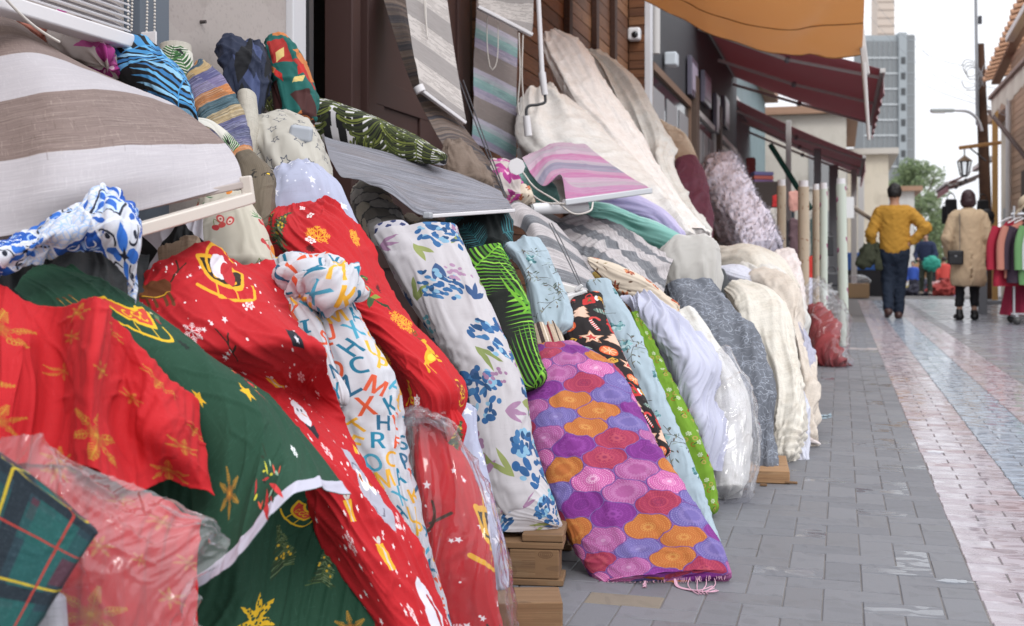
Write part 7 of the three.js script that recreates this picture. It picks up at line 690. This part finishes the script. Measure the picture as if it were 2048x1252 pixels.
{ const d = 22, t = thing('street_lantern', W(1930, 345, d), 'black and bronze lantern hanging from an orange timber bracket', 'lantern'), br = std(C(0.14, 0.08, 0.04), 0.5, { metalness: 0.4 }), bk = std(C(0.08, 0.08, 0.09), 0.5); part(t, 'bracket', bar(W(1918, 296, d), W(2002, 285, d), 0.05, 0.07, 0.01), std(C(0.42, 0.22, 0.08), 0.7)); part(t, 'brace', rod(W(1940, 296, d), W(1972, 322, d), 0.015), bk); const c = W(1929, 318, d), k = d / F; const cone = new THREE.ConeGeometry(17 * k, 13 * k, 6); cone.translate(c.x, c.y + 2 * k, c.z); part(t, 'cap', cone, br); part(t, 'hook', rod(W(1929, 312, d), W(1929, 296, d), 0.012), bk); for (let i = 0; i < 6; i++) { const a = i * Math.PI / 3; part(t, 'bar', rod(V3(c.x + Math.cos(a) * 13 * k, c.y - 4 * k, c.z + Math.sin(a) * 13 * k), V3(c.x + Math.cos(a) * 8 * k, c.y - 32 * k, c.z + Math.sin(a) * 8 * k), 0.012), bk); } part(t, 'glass', new THREE.CylinderGeometry(12 * k, 7.5 * k, 27 * k, 6, 1, true).translate(c.x, c.y - 18 * k, c.z), phys(C(0.95, 0.96, 0.97), 0.1, { transmission: 0.9, thickness: 0 })); part(t, 'base', new THREE.CylinderGeometry(9 * k, 6 * k, 4 * k, 6).translate(c.x, c.y - 34 * k, c.z), bk); }
{ const d = 22.5, p = W(1990, 520, d); solo('timber_post', boxB(p.x - 0.05, p.x + 0.05, 0, 3.6, p.z - 0.05, p.z + 0.05, 0.008), std(C(0.48, 0.27, 0.09), 0.7), 'orange timber post carrying the lantern bracket', 'post'); }
// clothes rail
{ const s = 14.4, d0 = dS(2005, s); const a = W(2016, 648, CAMH * F / (648 - HZ)), rx0 = a.x, z0 = a.z; const t = thing('clothes_rail', V3(rx0 + 0.4, 0, z0), 'chrome clothes rail on castors at the right edge', 'clothes rail'); const y = 1.34; part(t, 'rail', rod(V3(rx0 + 0.05, y, z0 - 0.1), V3(rx0 + 1.5, y, z0 + 0.3), 0.018), alu); for (const f of [0.02, 0.98]) { const x = lerp(rx0 + 0.05, rx0 + 1.5, f), z = lerp(z0 - 0.1, z0 + 0.3, f); part(t, 'upright', rod(V3(x, 0.1, z), V3(x, y + 0.1, z), 0.016), alu); part(t, 'foot', bar(V3(x, 0.1, z - 0.28), V3(x, 0.1, z + 0.28), 0.03), alu); for (const q of [-0.27, 0.27]) part(t, 'castor', new THREE.SphereGeometry(0.05, 10, 8).translate(x, 0.05, z + q), std(C(0.06, 0.06, 0.06), 0.4)); } part(t, 'lower_bar', rod(V3(rx0 + 0.05, 0.12, z0 - 0.1), V3(rx0 + 1.5, 0.12, z0 + 0.3), 0.012), alu); void d0;
  const G = [[0.0, [0.36, 0.015, 0.04], 0.82, 'crimson jumper first on the clothes rail'], [0.07, [0.5, 0.2, 0.15], 0.72, 'coral cardigan second on the clothes rail'], [0.13, [0.05, 0.03, 0.05], 0.78, 'black top third on the clothes rail'], [0.19, [0.14, 0.30, 0.12], 0.80, 'green knitted jumper on the clothes rail'], [0.26, [0.6, 0.62, 0.66], 0.7, 'white top beside the green jumper'], [0.32, [0.5, 0.25, 0.3], 0.72, 'pink top beside the white one on the rail'], [0.40, [0.36, 0.28, 0.21], 0.62, 'taupe jumper near the right edge'], [0.47, [0.5, 0.01, 0.22], 0.86, 'magenta top hanging below the taupe jumper']];
  for (const [f, c, L, lab] of G) { const px = lerp(rx0 + 0.05, rx0 + 1.5, f), pz = lerp(z0 - 0.1, z0 + 0.3, f); const g0 = thing('hanging_garment', V3(px, 0, pz), lab, 'clothing', 'garments on the clothes rail', null, 0.45 + 0.15 * Math.sin(f * 40)); const P = []; const n = 26; // a jumper: shoulders, body, closed front and back
    const top = 1.28; for (let j = 0; j <= n; j++) { const v = j / n; const w = v < 0.12 ? lerp(0.06, 0.23, v / 0.12) : lerp(0.23, 0.25 + 0.05 * Math.sin(f * 50), (v - 0.12) / 0.88), th = 0.03 + 0.05 * v; P.push([]); for (let i = 0; i <= 32; i++) { const a = i / 32 * 6.283 - Math.PI / 2; P[j].push(V3(-Math.cos(a) * w, top - v * L + (v < 0.12 ? -Math.abs(Math.cos(a)) * 0.06 : 0), Math.sin(a) * th * (1 + 0.4 * Math.sin(a * 5 + f * 30)))); } } const m = std(C(...c), 0.9); part(g0, 'body', gridGeo(P, 32, n, { closed: true, disp: fo({ amp: 0.02, wid: 0.06, len: 0.6, seed: f * 90 }) }), m, false);
    for (const q of [-1, 1]) part(g0, 'sleeve', tube([V3(q * 0.2, top - 0.1, 0), V3(q * 0.28, top - 0.3, 0.02), V3(q * 0.29, top - 0.62, 0.03)], 0.055, 16, 10).scale(1, 1, 0.7), m, false); part(g0, 'hanger', tube([V3(-0.18, top - 0.05, 0), V3(0, top + 0.02, 0), V3(0.18, top - 0.05, 0)], 0.008, 16, 5), whitePlastic, false); part(g0, 'hook', tube([V3(0, top + 0.02, 0), V3(0, top + 0.06, 0), V3(0.02, top + 0.09, 0), V3(0, top + 0.1, 0)], 0.005, 12, 5), alu, false); }
  for (const [f, c, lab] of [[0.1, [0.25, 0.01, 0.04], 'dark red skirt hung low on the clothes rail'], [0.3, [0.012, 0.012, 0.014], 'black skirt hung low on the clothes rail']]) { const px = lerp(rx0 + 0.05, rx0 + 1.5, f), pz = lerp(z0 - 0.1, z0 + 0.3, f) - 0.25, P = []; for (let j = 0; j <= 16; j++) { P.push([]); for (let i = 0; i <= 40; i++) { const a = i / 40 * 6.283 - Math.PI / 2, v = j / 16; P[j].push(V3(px - Math.cos(a) * lerp(0.16, 0.26, v), lerp(0.62, 0.1, v), pz + Math.sin(a) * lerp(0.04, 0.12, v) * (1 + 0.35 * Math.sin(a * 9)))); } } solo('hanging_skirt', gridGeo(P, 40, 16, { closed: true }), std(C(...c), 0.85), lab, 'clothing'); }
  const hp = W(2052, 404, 14); const hat = new THREE.SphereGeometry(0.1, 16, 10, 0, 6.3, 0, 1.6); hat.scale(1, 0.8, 1); const brim = new THREE.CylinderGeometry(0.19, 0.2, 0.012, 24); solo('sun_hat', merge([hat, brim]).rotateZ(0.9).translate(hp.x, hp.y, hp.z), std(C(0.5, 0.4, 0.28), 0.9), 'beige sun hat hung above the clothes rail', 'hat');
  const c = W(1998, 440, 14.6); void c; }
// dark bags and caps hung up behind the woman
for (const [u, v, w, h, d, lab] of [[1902, 398, 26, 42, 19, 'black backpack hung left of the woman'], [1890, 412, 14, 36, 19.6, 'dark shoulder bag hung beside the black backpack'], [1966, 400, 26, 34, 18.5, 'black bag hung right of the woman'], [1978, 470, 16, 60, 18.8, 'dark garment bag hanging by the clothes rail']]) handbag(u, v, w, h, d, [0.014, 0.014, 0.017], lab);
{ const p = W(1974, 432, 18.2), g = new THREE.SphereGeometry(0.11, 14, 8, 0, 6.3, 0, 1.6), b = new THREE.CylinderGeometry(0.1, 0.1, 0.012, 16, 1, false, 0, Math.PI); b.translate(0, 0, 0.09); solo('cap', merge([g, b]).rotateX(0.9).translate(p.x, p.y, p.z), std(C(0.015, 0.015, 0.018), 0.7), 'black cap hung right of the woman', 'cap'); }
{ const p = W(1965, 628, CAMH * F / (628 - HZ)), t = thing('stall_leg', V3(p.x, 0, p.z), 'grey steel stand leg behind the woman in the coat', 'stand'); part(t, 'upright', boxB(p.x - 0.06, p.x + 0.06, 0, 0.62, p.z - 0.05, p.z + 0.05, 0.01), steel); part(t, 'foot', boxB(p.x - 0.06, p.x + 0.6, 0.14, 0.2, p.z - 0.03, p.z + 0.03, 0.01), steel); }

// ---------- people ----------
// surface nets over a signed distance field
function netGeo(f, lo, hi, cell) {
  const nx = Math.ceil((hi.x - lo.x) / cell) + 1, ny = Math.ceil((hi.y - lo.y) / cell) + 1, nz = Math.ceil((hi.z - lo.z) / cell) + 1, D = new Float32Array(nx * ny * nz), id = (i, j, k) => i + nx * (j + ny * k), p = V3();
  for (let k = 0; k < nz; k++) for (let j = 0; j < ny; j++) for (let i = 0; i < nx; i++) D[id(i, j, k)] = f(p.set(lo.x + i * cell, lo.y + j * cell, lo.z + k * cell));
  const vid = new Int32Array(nx * ny * nz).fill(-1), pos = [], idx = [];
  const E = [[0, 1], [2, 3], [4, 5], [6, 7], [0, 2], [1, 3], [4, 6], [5, 7], [0, 4], [1, 5], [2, 6], [3, 7]];
  for (let k = 0; k < nz - 1; k++) for (let j = 0; j < ny - 1; j++) for (let i = 0; i < nx - 1; i++) { const d = []; let m = 0; for (let c = 0; c < 8; c++) { d[c] = D[id(i + (c & 1), j + (c >> 1 & 1), k + (c >> 2))]; if (d[c] < 0) m |= 1 << c; } if (m === 0 || m === 255) continue; let x = 0, y = 0, z = 0, n = 0; for (const [a, b] of E) if ((d[a] < 0) !== (d[b] < 0)) { const t = d[a] / (d[a] - d[b]); x += (a & 1) + t * ((b & 1) - (a & 1)); y += (a >> 1 & 1) + t * ((b >> 1 & 1) - (a >> 1 & 1)); z += (a >> 2) + t * ((b >> 2) - (a >> 2)); n++; } vid[id(i, j, k)] = pos.length / 3; pos.push(lo.x + (i + x / n) * cell, lo.y + (j + y / n) * cell, lo.z + (k + z / n) * cell); }
  const quad = (a, b, c, d, fl) => { if (a < 0 || b < 0 || c < 0 || d < 0) return; if (fl) idx.push(a, b, c, a, c, d); else idx.push(a, c, b, a, d, c); };
  for (let k = 1; k < nz - 1; k++) for (let j = 1; j < ny - 1; j++) for (let i = 1; i < nx - 1; i++) { const a = D[id(i, j, k)] < 0; if (a !== D[id(i + 1, j, k)] < 0) quad(vid[id(i, j - 1, k - 1)], vid[id(i, j, k - 1)], vid[id(i, j, k)], vid[id(i, j - 1, k)], a); if (a !== D[id(i, j + 1, k)] < 0) quad(vid[id(i - 1, j, k - 1)], vid[id(i - 1, j, k)], vid[id(i, j, k)], vid[id(i, j, k - 1)], a); if (a !== D[id(i, j, k + 1)] < 0) quad(vid[id(i - 1, j - 1, k)], vid[id(i, j - 1, k)], vid[id(i, j, k)], vid[id(i - 1, j, k)], a); }
  const g = new THREE.BufferGeometry(); g.setAttribute('position', new THREE.Float32BufferAttribute(pos, 3)); g.setIndex(idx); g.computeVertexNormals(); return g;
}
const smin = (a, b, k) => { const h = clamp(0.5 + 0.5 * (b - a) / k); return lerp(b, a, h) - k * h * (1 - h); };
function cap(p, a, b, ra, rb, zs = 1) { const ax = a[0], ay = a[1], az = a[2] * zs, bx = b[0] - ax, by = b[1] - ay, bz = b[2] * zs - az, px = p.x - ax, py = p.y - ay, pz = p.z * zs - az, t = clamp((px * bx + py * by + pz * bz) / (bx * bx + by * by + bz * bz + 1e-9)); return Math.hypot(px - bx * t, py - by * t, pz - bz * t) - lerp(ra, rb, t); }
function elli(p, c, r) { const x = (p.x - c[0]) / r[0], y = (p.y - c[1]) / r[1], z = (p.z - c[2]) / r[2], q = Math.hypot(x, y, z); return (q - 1) * Math.min(r[0], r[1], r[2]); }
const mir = (a, s) => [a[0] * s, a[1], a[2]];
// J: joints of one figure in metres, standing at the origin and facing -z
function person(name, pos, turn, J, col, label, opt = {}) {
  const t = thing(name, pos, label, 'person', null, null, turn); const skin = std(C(...col.skin), 0.6), k = opt.scale ?? 1; t.scale.setScalar(k);
  const arms = [J.armL, J.armR], legs = [J.legL, J.legR], cell = opt.cell ?? 0.016, hc = J.head;
  const hand = (p, w, dir, s) => { let d = cap(p, w, [w[0] + dir[0] * 0.075, w[1] + dir[1] * 0.075, w[2] + dir[2] * 0.075], 0.030, 0.034, 1); const pal = [w[0] + dir[0] * 0.085, w[1] + dir[1] * 0.085, w[2] + dir[2] * 0.085]; for (let q = 0; q < 4; q++) { const o = (q - 1.5) * 0.018, a = [pal[0] + dir[2] * o, pal[1], pal[2] + o * (Math.abs(dir[1]) > 0.7 ? 1 : 0.6)], L = [0.06, 0.075, 0.07, 0.05][q]; d = smin(d, cap(p, a, [a[0] + dir[0] * L - s * 0.015, a[1] + dir[1] * L - 0.012, a[2] + dir[2] * L], 0.0105, 0.009), 0.008); } return smin(d, cap(p, [w[0] + dir[0] * 0.03, w[1] + dir[1] * 0.03, w[2] - 0.03], [w[0] + dir[0] * 0.075, w[1] + dir[1] * 0.075, w[2] - 0.055], 0.013, 0.010), 0.012); };
  const bodyF = (p) => { let d = elli(p, hc, [0.078, 0.112, 0.096]); d = smin(d, elli(p, [hc[0], hc[1] - 0.06, hc[2] - 0.035], [0.056, 0.062, 0.062]), 0.03); // skull, jaw
    d = smin(d, cap(p, [hc[0], hc[1] + 0.005, hc[2] - 0.095], [hc[0], hc[1] - 0.025, hc[2] - 0.112], 0.010, 0.015), 0.015); for (const s of [-1, 1]) { d = smin(d, elli(p, [hc[0] + s * 0.08, hc[1] - 0.01, hc[2] + 0.005], [0.012, 0.032, 0.02]), 0.008); d = Math.max(d, -elli(p, [hc[0] + s * 0.032, hc[1] + 0.012, hc[2] - 0.098], [0.016, 0.009, 0.014])); }
    d = smin(d, cap(p, [hc[0], hc[1] - 0.06, hc[2] + 0.01], [0, 1.44, 0.0], 0.052, 0.062), 0.03); d = smin(d, cap(p, [0, 1.36, 0], [0, 0.95, 0], 0.15, 0.14, 1.5), 0.06);
    for (const a of arms) { d = smin(d, cap(p, a[0], a[1], 0.05, 0.04), 0.03); d = smin(d, cap(p, a[1], a[2], 0.038, 0.026), 0.02); d = smin(d, hand(p, a[2], a[3], Math.sign(a[0][0])), 0.015); } for (const l of legs) { d = smin(d, cap(p, l[0], l[1], 0.08, 0.055), 0.03); d = smin(d, cap(p, l[1], l[2], 0.053, 0.036), 0.02); d = smin(d, cap(p, l[2], [l[2][0], l[2][1] - 0.04, l[2][2] - 0.12], 0.036, 0.03), 0.02); } return d; };
  part(t, 'body', netGeo(bodyF, V3(-0.62, -0.05, -0.45), V3(0.62, 1.9, 0.5), cell), skin, false);
  const wr = (p, s) => { const q = 1 - Math.abs(N3(p.x * 7 + s + p.y * 4, p.y * 11 - Math.abs(p.x) * 9, p.z * 7)), w = 1 - Math.abs(N3(p.x * 15, p.y * 19 + s + p.x * 8, p.z * 15)); return 0.006 - 0.017 * q * q * q - 0.009 * w * w * w; };
  const topF = (p) => { let d = cap(p, [0, 1.37, 0.005], [0, J.hem + 0.1, 0.01], opt.chest ?? 0.185, opt.waist ?? 0.185, 1.38); d = smin(d, cap(p, [-0.13, 1.425, 0.005], [0.13, 1.425, 0.005], 0.075, 0.075), 0.06); if (opt.coat) d = smin(d, cap(p, [0, 1.1, 0.01], [0, J.hem + 0.1, 0.015], 0.17, 0.235, 1.25), 0.06);
    d = Math.max(d, J.hem - p.y + 0.006 * Math.sin(p.x * 30)); d = Math.max(d, p.y - 1.505); for (const a of arms) { d = smin(d, cap(p, a[0], a[1], opt.sl ?? 0.075, (opt.sl ?? 0.075) * 0.86), 0.035); d = smin(d, cap(p, a[1], a[2], (opt.sl ?? 0.075) * 0.84, (opt.sl ?? 0.075) * 0.64), 0.025); }
    if (opt.coat) d = Math.max(d, -Math.max(Math.abs(p.x - 0.012) - 0.009, p.y - 0.95, 0.14 - p.z)); return Math.abs(d) > 0.05 ? d : d + wr(opt.coat ? { x: p.x * 1.3, y: p.y * 0.45, z: p.z } : p, 3) * (opt.coat ? 0.8 : 1); };
  part(t, opt.coat ? 'coat' : 'jumper', netGeo(topF, V3(-0.62, J.hem - 0.05, -0.45), V3(0.62, 1.6, 0.5), cell), std(C(...col.top), 0.9), false);
  if (opt.coat) { part(t, 'collar', netGeo((p) => Math.max(Math.abs(cap(p, [0, 1.47, 0.01], [0, 1.53, 0.015], 0.09, 0.075)) - 0.012, 1.455 - p.y, p.y - 1.53), V3(-0.2, 1.4, -0.2), V3(0.2, 1.6, 0.2), cell * 0.8), std(C(...col.top), 0.9), false); }
  else part(t, 'neckband', new THREE.TorusGeometry(0.075, 0.014, 8, 24).rotateX(Math.PI / 2).translate(0, 1.495, 0.005), std(C(...col.top), 0.9), false);
  const legF = (p) => { let d = opt.coat ? 1 : cap(p, [0, 0.97, 0.01], [0, 0.86, 0.01], 0.158, 0.165, 1.3); for (const l of legs) { const w = opt.leg ?? 0.1; d = smin(d, cap(p, l[0], l[1], w, w * 0.74), 0.04); d = smin(d, cap(p, l[1], l[2], w * 0.72, w * (opt.cuff ?? 0.62)), 0.03); } const cut = opt.ankle ?? 0.07; d = Math.max(d, cut - p.y); return Math.abs(d) > 0.05 ? d : d + wr(p, 9) * 0.9; };
  part(t, 'trousers', netGeo(legF, V3(-0.4, 0, -0.4), V3(0.4, 1.1, 0.5), cell), std(C(...col.legs), 0.85), false);
  legs.forEach((l, i) => { const a = l[2], up = (l[3] ?? 0); const heel = [a[0], 0.045 + up, a[2] + 0.045], toe = [a[0] + (i ? 0.02 : -0.02), 0.04, a[2] - 0.17]; part(t, 'shoe', netGeo((p) => { let d = cap(p, heel, toe, 0.046, 0.038); d = smin(d, cap(p, [a[0], a[1] - 0.01, a[2]], heel, 0.048, 0.046), 0.02); d = smin(d, cap(p, heel, [a[0], heel[1], a[2] - 0.06], 0.047, 0.046), 0.02); return Math.max(d, -p.y + 0.002, p.y - a[1] - 0.03); }, V3(a[0] - 0.12, -0.02, a[2] - 0.3), V3(a[0] + 0.12, 0.3, a[2] + 0.2), 0.011), std(C(...col.shoe), 0.45), false); });
  const hairF = (p) => { let d = elli(p, [hc[0], hc[1] + 0.018, hc[2] + 0.012], [0.092, 0.115, 0.106]); if (opt.bob) d = smin(d, elli(p, [hc[0], hc[1] - 0.05, hc[2] + 0.03], [0.1, 0.085, 0.09]), 0.03); const face = hc[2] - 0.055 + (p.y < hc[1] - 0.02 ? 0.05 : 0); d = Math.max(d, (opt.bob ? hc[1] - 0.11 : hc[1] - 0.065) - p.y); if (p.y < hc[1] + 0.06) d = Math.max(d, face - p.z); return d + 0.007 * N3(p.x * 45, p.y * 28, p.z * 45) + 0.006 * N3(p.x * 95, p.y * 60, p.z * 95); };
  part(t, 'hair', netGeo(hairF, V3(hc[0] - 0.15, hc[1] - 0.2, hc[2] - 0.18), V3(hc[0] + 0.15, hc[1] + 0.18, hc[2] + 0.2), 0.011), std(C(...col.hair), 0.55), false);
  if (opt.face) { const dk = std(C(0.03, 0.02, 0.015), 0.4); for (const s of [-1, 1]) { part(t, 'eye', new THREE.SphereGeometry(0.011, 8, 6).translate(hc[0] + s * 0.032, hc[1] + 0.012, hc[2] - 0.084), dk, false); part(t, 'eyebrow', box(0.034, 0.007, 0.01, hc[0] + s * 0.033, hc[1] + 0.036, hc[2] - 0.09, 0.002), std(C(...col.hair), 0.7), false); } part(t, 'mouth', box(0.042, 0.008, 0.008, hc[0], hc[1] - 0.065, hc[2] - 0.094, 0.002), std(C(0.3, 0.1, 0.08), 0.6), false); }
  return t;
}
const gnd = (u, v) => { const d = CAMH * F / (v - HZ); return W(u, v, d); };
{ const p = gnd(1789, 637); person('person', V3(p.x, 0, p.z), -0.05, { head: [0, 1.675, -0.005], hem: 0.86, armL: [[-0.19, 1.41, 0], [-0.30, 1.14, 0.04], [-0.29, 0.95, -0.06], [-0.2, -0.9, -0.3]], armR: [[0.19, 1.41, 0], [0.395, 1.20, 0.08], [0.235, 1.03, 0.06], [-0.75, -0.55, -0.2]], legL: [[-0.09, 0.9, 0], [-0.085, 0.5, -0.02], [-0.075, 0.15, 0.16], 0.05], legR: [[0.09, 0.9, 0], [0.065, 0.49, -0.05], [0.05, 0.085, -0.02], 0] }, { skin: [0.45, 0.25, 0.17], top: [0.46, 0.235, 0.03], legs: [0.006, 0.014, 0.032], shoe: [0.06, 0.025, 0.02], hair: [0.012, 0.01, 0.01] }, 'person walking away in mustard jumper and dark blue jeans, hand on hip', { scale: 1.0, chest: 0.2, waist: 0.19, sl: 0.08, leg: 0.108 });
  // the jacket carried over the left arm
  const jm = std(C(0.04, 0.045, 0.025), 0.9), base = V3(p.x - 0.3, 0.62, p.z + 0.02); const g = netGeo((q) => { let d = elli(q, [-0.05, 0.22, 0], [0.10, 0.17, 0.09]); d = smin(d, cap(q, [0.07, 0.35, 0], [0.10, 0.06, 0.02], 0.05, 0.055), 0.04); d = smin(d, elli(q, [-0.12, 0.13, 0.01], [0.08, 0.08, 0.08]), 0.05); return d + 0.016 * N3(q.x * 12, q.y * 7, q.z * 12) + 0.008 * N3(q.x * 30, q.y * 18, q.z * 30); }, V3(-0.3, -0.1, -0.25), V3(0.3, 0.55, 0.25), 0.014); g.translate(base.x, base.y, base.z); solo('carried_jacket', g, jm, 'dark olive jacket bundled under the left arm of the person in mustard', 'jacket'); }
{ const p = gnd(1936, 640); person('person', V3(p.x, 0, p.z), 0.05, { head: [0, 1.655, -0.01], hem: 0.47, armL: [[-0.18, 1.40, 0], [-0.275, 1.12, 0.03], [-0.24, 0.90, -0.08], [0.1, -0.95, -0.25]], armR: [[0.18, 1.40, 0], [0.265, 1.12, 0.05], [0.27, 0.86, 0.0], [0, -1, -0.1]], legL: [[-0.09, 0.88, 0], [-0.10, 0.48, -0.02], [-0.115, 0.13, 0.03], 0.0], legR: [[0.09, 0.88, 0], [0.09, 0.48, -0.04], [0.085, 0.12, -0.03], 0] }, { skin: [0.42, 0.25, 0.18], top: [0.52, 0.385, 0.25], legs: [0.009, 0.009, 0.012], shoe: [0.006, 0.006, 0.007], hair: [0.035, 0.012, 0.016] }, 'person in a long beige coat with black leggings seen from behind', { coat: true, scale: 0.95, chest: 0.2, waist: 0.19, sl: 0.082, leg: 0.085, cuff: 0.6, ankle: 0.19, bob: true });
  const q = V3(p.x - 0.17, 0.72, p.z + 0.2), t = thing('shoulder_bag', q, 'small black shoulder bag on a grey strap at the side of the beige coat', 'bag'), bk = std(C(0.01, 0.01, 0.012), 0.4); part(t, 'body', box(0.19, 0.18, 0.08, 0, 0.09, 0, 0.02), bk, false); part(t, 'flap', box(0.194, 0.08, 0.084, 0, 0.145, 0.002, 0.02), bk, false); part(t, 'strap', bar(V3(0.05, 0.17, 0.0), V3(0.055, 0.66, -0.06), 0.035, 0.006), std(C(0.06, 0.065, 0.08), 0.7), false); part(t, 'clasp', box(0.03, 0.02, 0.006, 0, 0.11, 0.046, 0.002), steel, false); }
{ const d = 33, p = W(1852, 520, d), y = gy(33); person('person', V3(p.x, y, p.z), Math.PI - 0.25, { head: [0.02, 1.665, -0.01], hem: 0.92, armL: [[-0.19, 1.40, 0], [-0.27, 1.13, -0.04], [-0.14, 0.98, -0.24], [0.5, -0.3, -0.8]], armR: [[0.19, 1.40, 0], [0.28, 1.13, -0.02], [0.2, 1.0, -0.24], [-0.5, 0, -0.8]], legL: [[-0.09, 0.9, 0], [-0.1, 0.49, -0.05], [-0.11, 0.085, 0], 0], legR: [[0.09, 0.9, 0], [0.11, 0.49, -0.06], [0.13, 0.085, 0.05], 0] }, { skin: [0.5, 0.3, 0.22], top: [0.02, 0.03, 0.075], legs: [0.05, 0.06, 0.045], shoe: [0.2, 0.18, 0.16], hair: [0.03, 0.02, 0.015] }, 'person in a navy jacket facing the camera with a teal bag', { cell: 0.02, face: true, scale: 0.98 });
  const c = V3(p.x + 0.12, y + 0.86, p.z + 0.34); solo('teal_bag', netGeo((q) => elli(q, [0, 0, 0], [0.24, 0.22, 0.12]) + 0.02 * N3(q.x * 9, q.y * 9, q.z * 9), V3(-0.35, -0.35, -0.25), V3(0.35, 0.35, 0.25), 0.025).translate(c.x, c.y, c.z), std(C(0.03, 0.33, 0.25), 0.7), 'teal round bag held by the person in navy', 'bag'); }
{ const stand = (u, d, turn, top, legs, lab, sc = 0.98) => { const p = W(u, 520, d), s = d * (Math.cos(YAW) + (u - CX) / F * Math.sin(YAW)); person('person', V3(p.x, gy(s), p.z), turn, { head: [0, 1.665, -0.01], hem: 0.9, armL: [[-0.19, 1.40, 0], [-0.26, 1.13, 0.02], [-0.25, 0.88, -0.06], [0, -1, -0.1]], armR: [[0.19, 1.40, 0], [0.26, 1.13, 0.02], [0.25, 0.88, -0.06], [0, -1, -0.1]], legL: [[-0.09, 0.9, 0], [-0.1, 0.49, -0.03], [-0.1, 0.085, 0], 0], legR: [[0.09, 0.9, 0], [0.1, 0.49, -0.03], [0.1, 0.085, 0.08], 0] }, { skin: [0.45, 0.27, 0.2], top, legs, shoe: [0.02, 0.02, 0.02], hair: [0.02, 0.015, 0.012] }, lab, { cell: 0.034, scale: sc }); };
  stand(1888, 42, 0.3, [0.5, 0.06, 0.05], [0.02, 0.02, 0.03], 'distant person in red between the navy jacket and the beige coat', 0.9); stand(1872, 46, 2.6, [0.02, 0.02, 0.025], [0.03, 0.03, 0.04], 'distant person in black behind the person in red'); stand(1826, 36, 2.8, [0.04, 0.1, 0.45], [0.03, 0.03, 0.05], 'small person in blue beside the navy jacket', 0.66); stand(1899, 50, 0.2, [0.2, 0.06, 0.3], [0.05, 0.04, 0.05], 'distant person in purple next to the beige coat'); stand(1838, 52, 0.1, [0.35, 0.2, 0.1], [0.05, 0.05, 0.06], 'distant person in brown left of the navy jacket'); }
for (const [u, d, c, lab] of [[1820, 38, [0.4, 0.33, 0.12], 'yellow bundle of goods near the small person in blue'], [1896, 38, [0.3, 0.25, 0.4], 'lilac bundle of goods beside the beige coat'], [1846, 40, [0.45, 0.4, 0.36], 'pale bundle of goods behind the navy trousers'], [1740, 32, [0.06, 0.06, 0.07], 'dark covered goods behind the blue crate'], [1776, 36, [0.3, 0.3, 0.32], 'grey covered goods left of the walking person'], [1884, 34, [0.3, 0.04, 0.035], 'red bundle of goods on the ground beyond the crest'], [1868, 36, [0.5, 0.3, 0.3], 'pale pink bundle of goods beyond the crest'], [1838, 35, [0.03, 0.03, 0.05], 'dark bundle of goods beside the navy trousers'], [1760, 30, [0.02, 0.02, 0.025], 'black stacked crate left of the walking person']]) { const p = W(u, 560, d); solo('goods_bundle', netGeo((q) => Math.min(elli(q, [0, 0.14, 0], [0.4, 0.2, 0.28]), elli(q, [0.12, 0.3, 0], [0.2, 0.16, 0.2])) + 0.08 * N3(q.x * 6 + u, q.y * 6, q.z * 6), V3(-0.5, -0.1, -0.45), V3(0.5, 0.8, 0.45), 0.04).translate(p.x, gy(d), p.z), std(C(...c), 0.85), lab, 'bundle'); }
renderer.render(scene, camera);
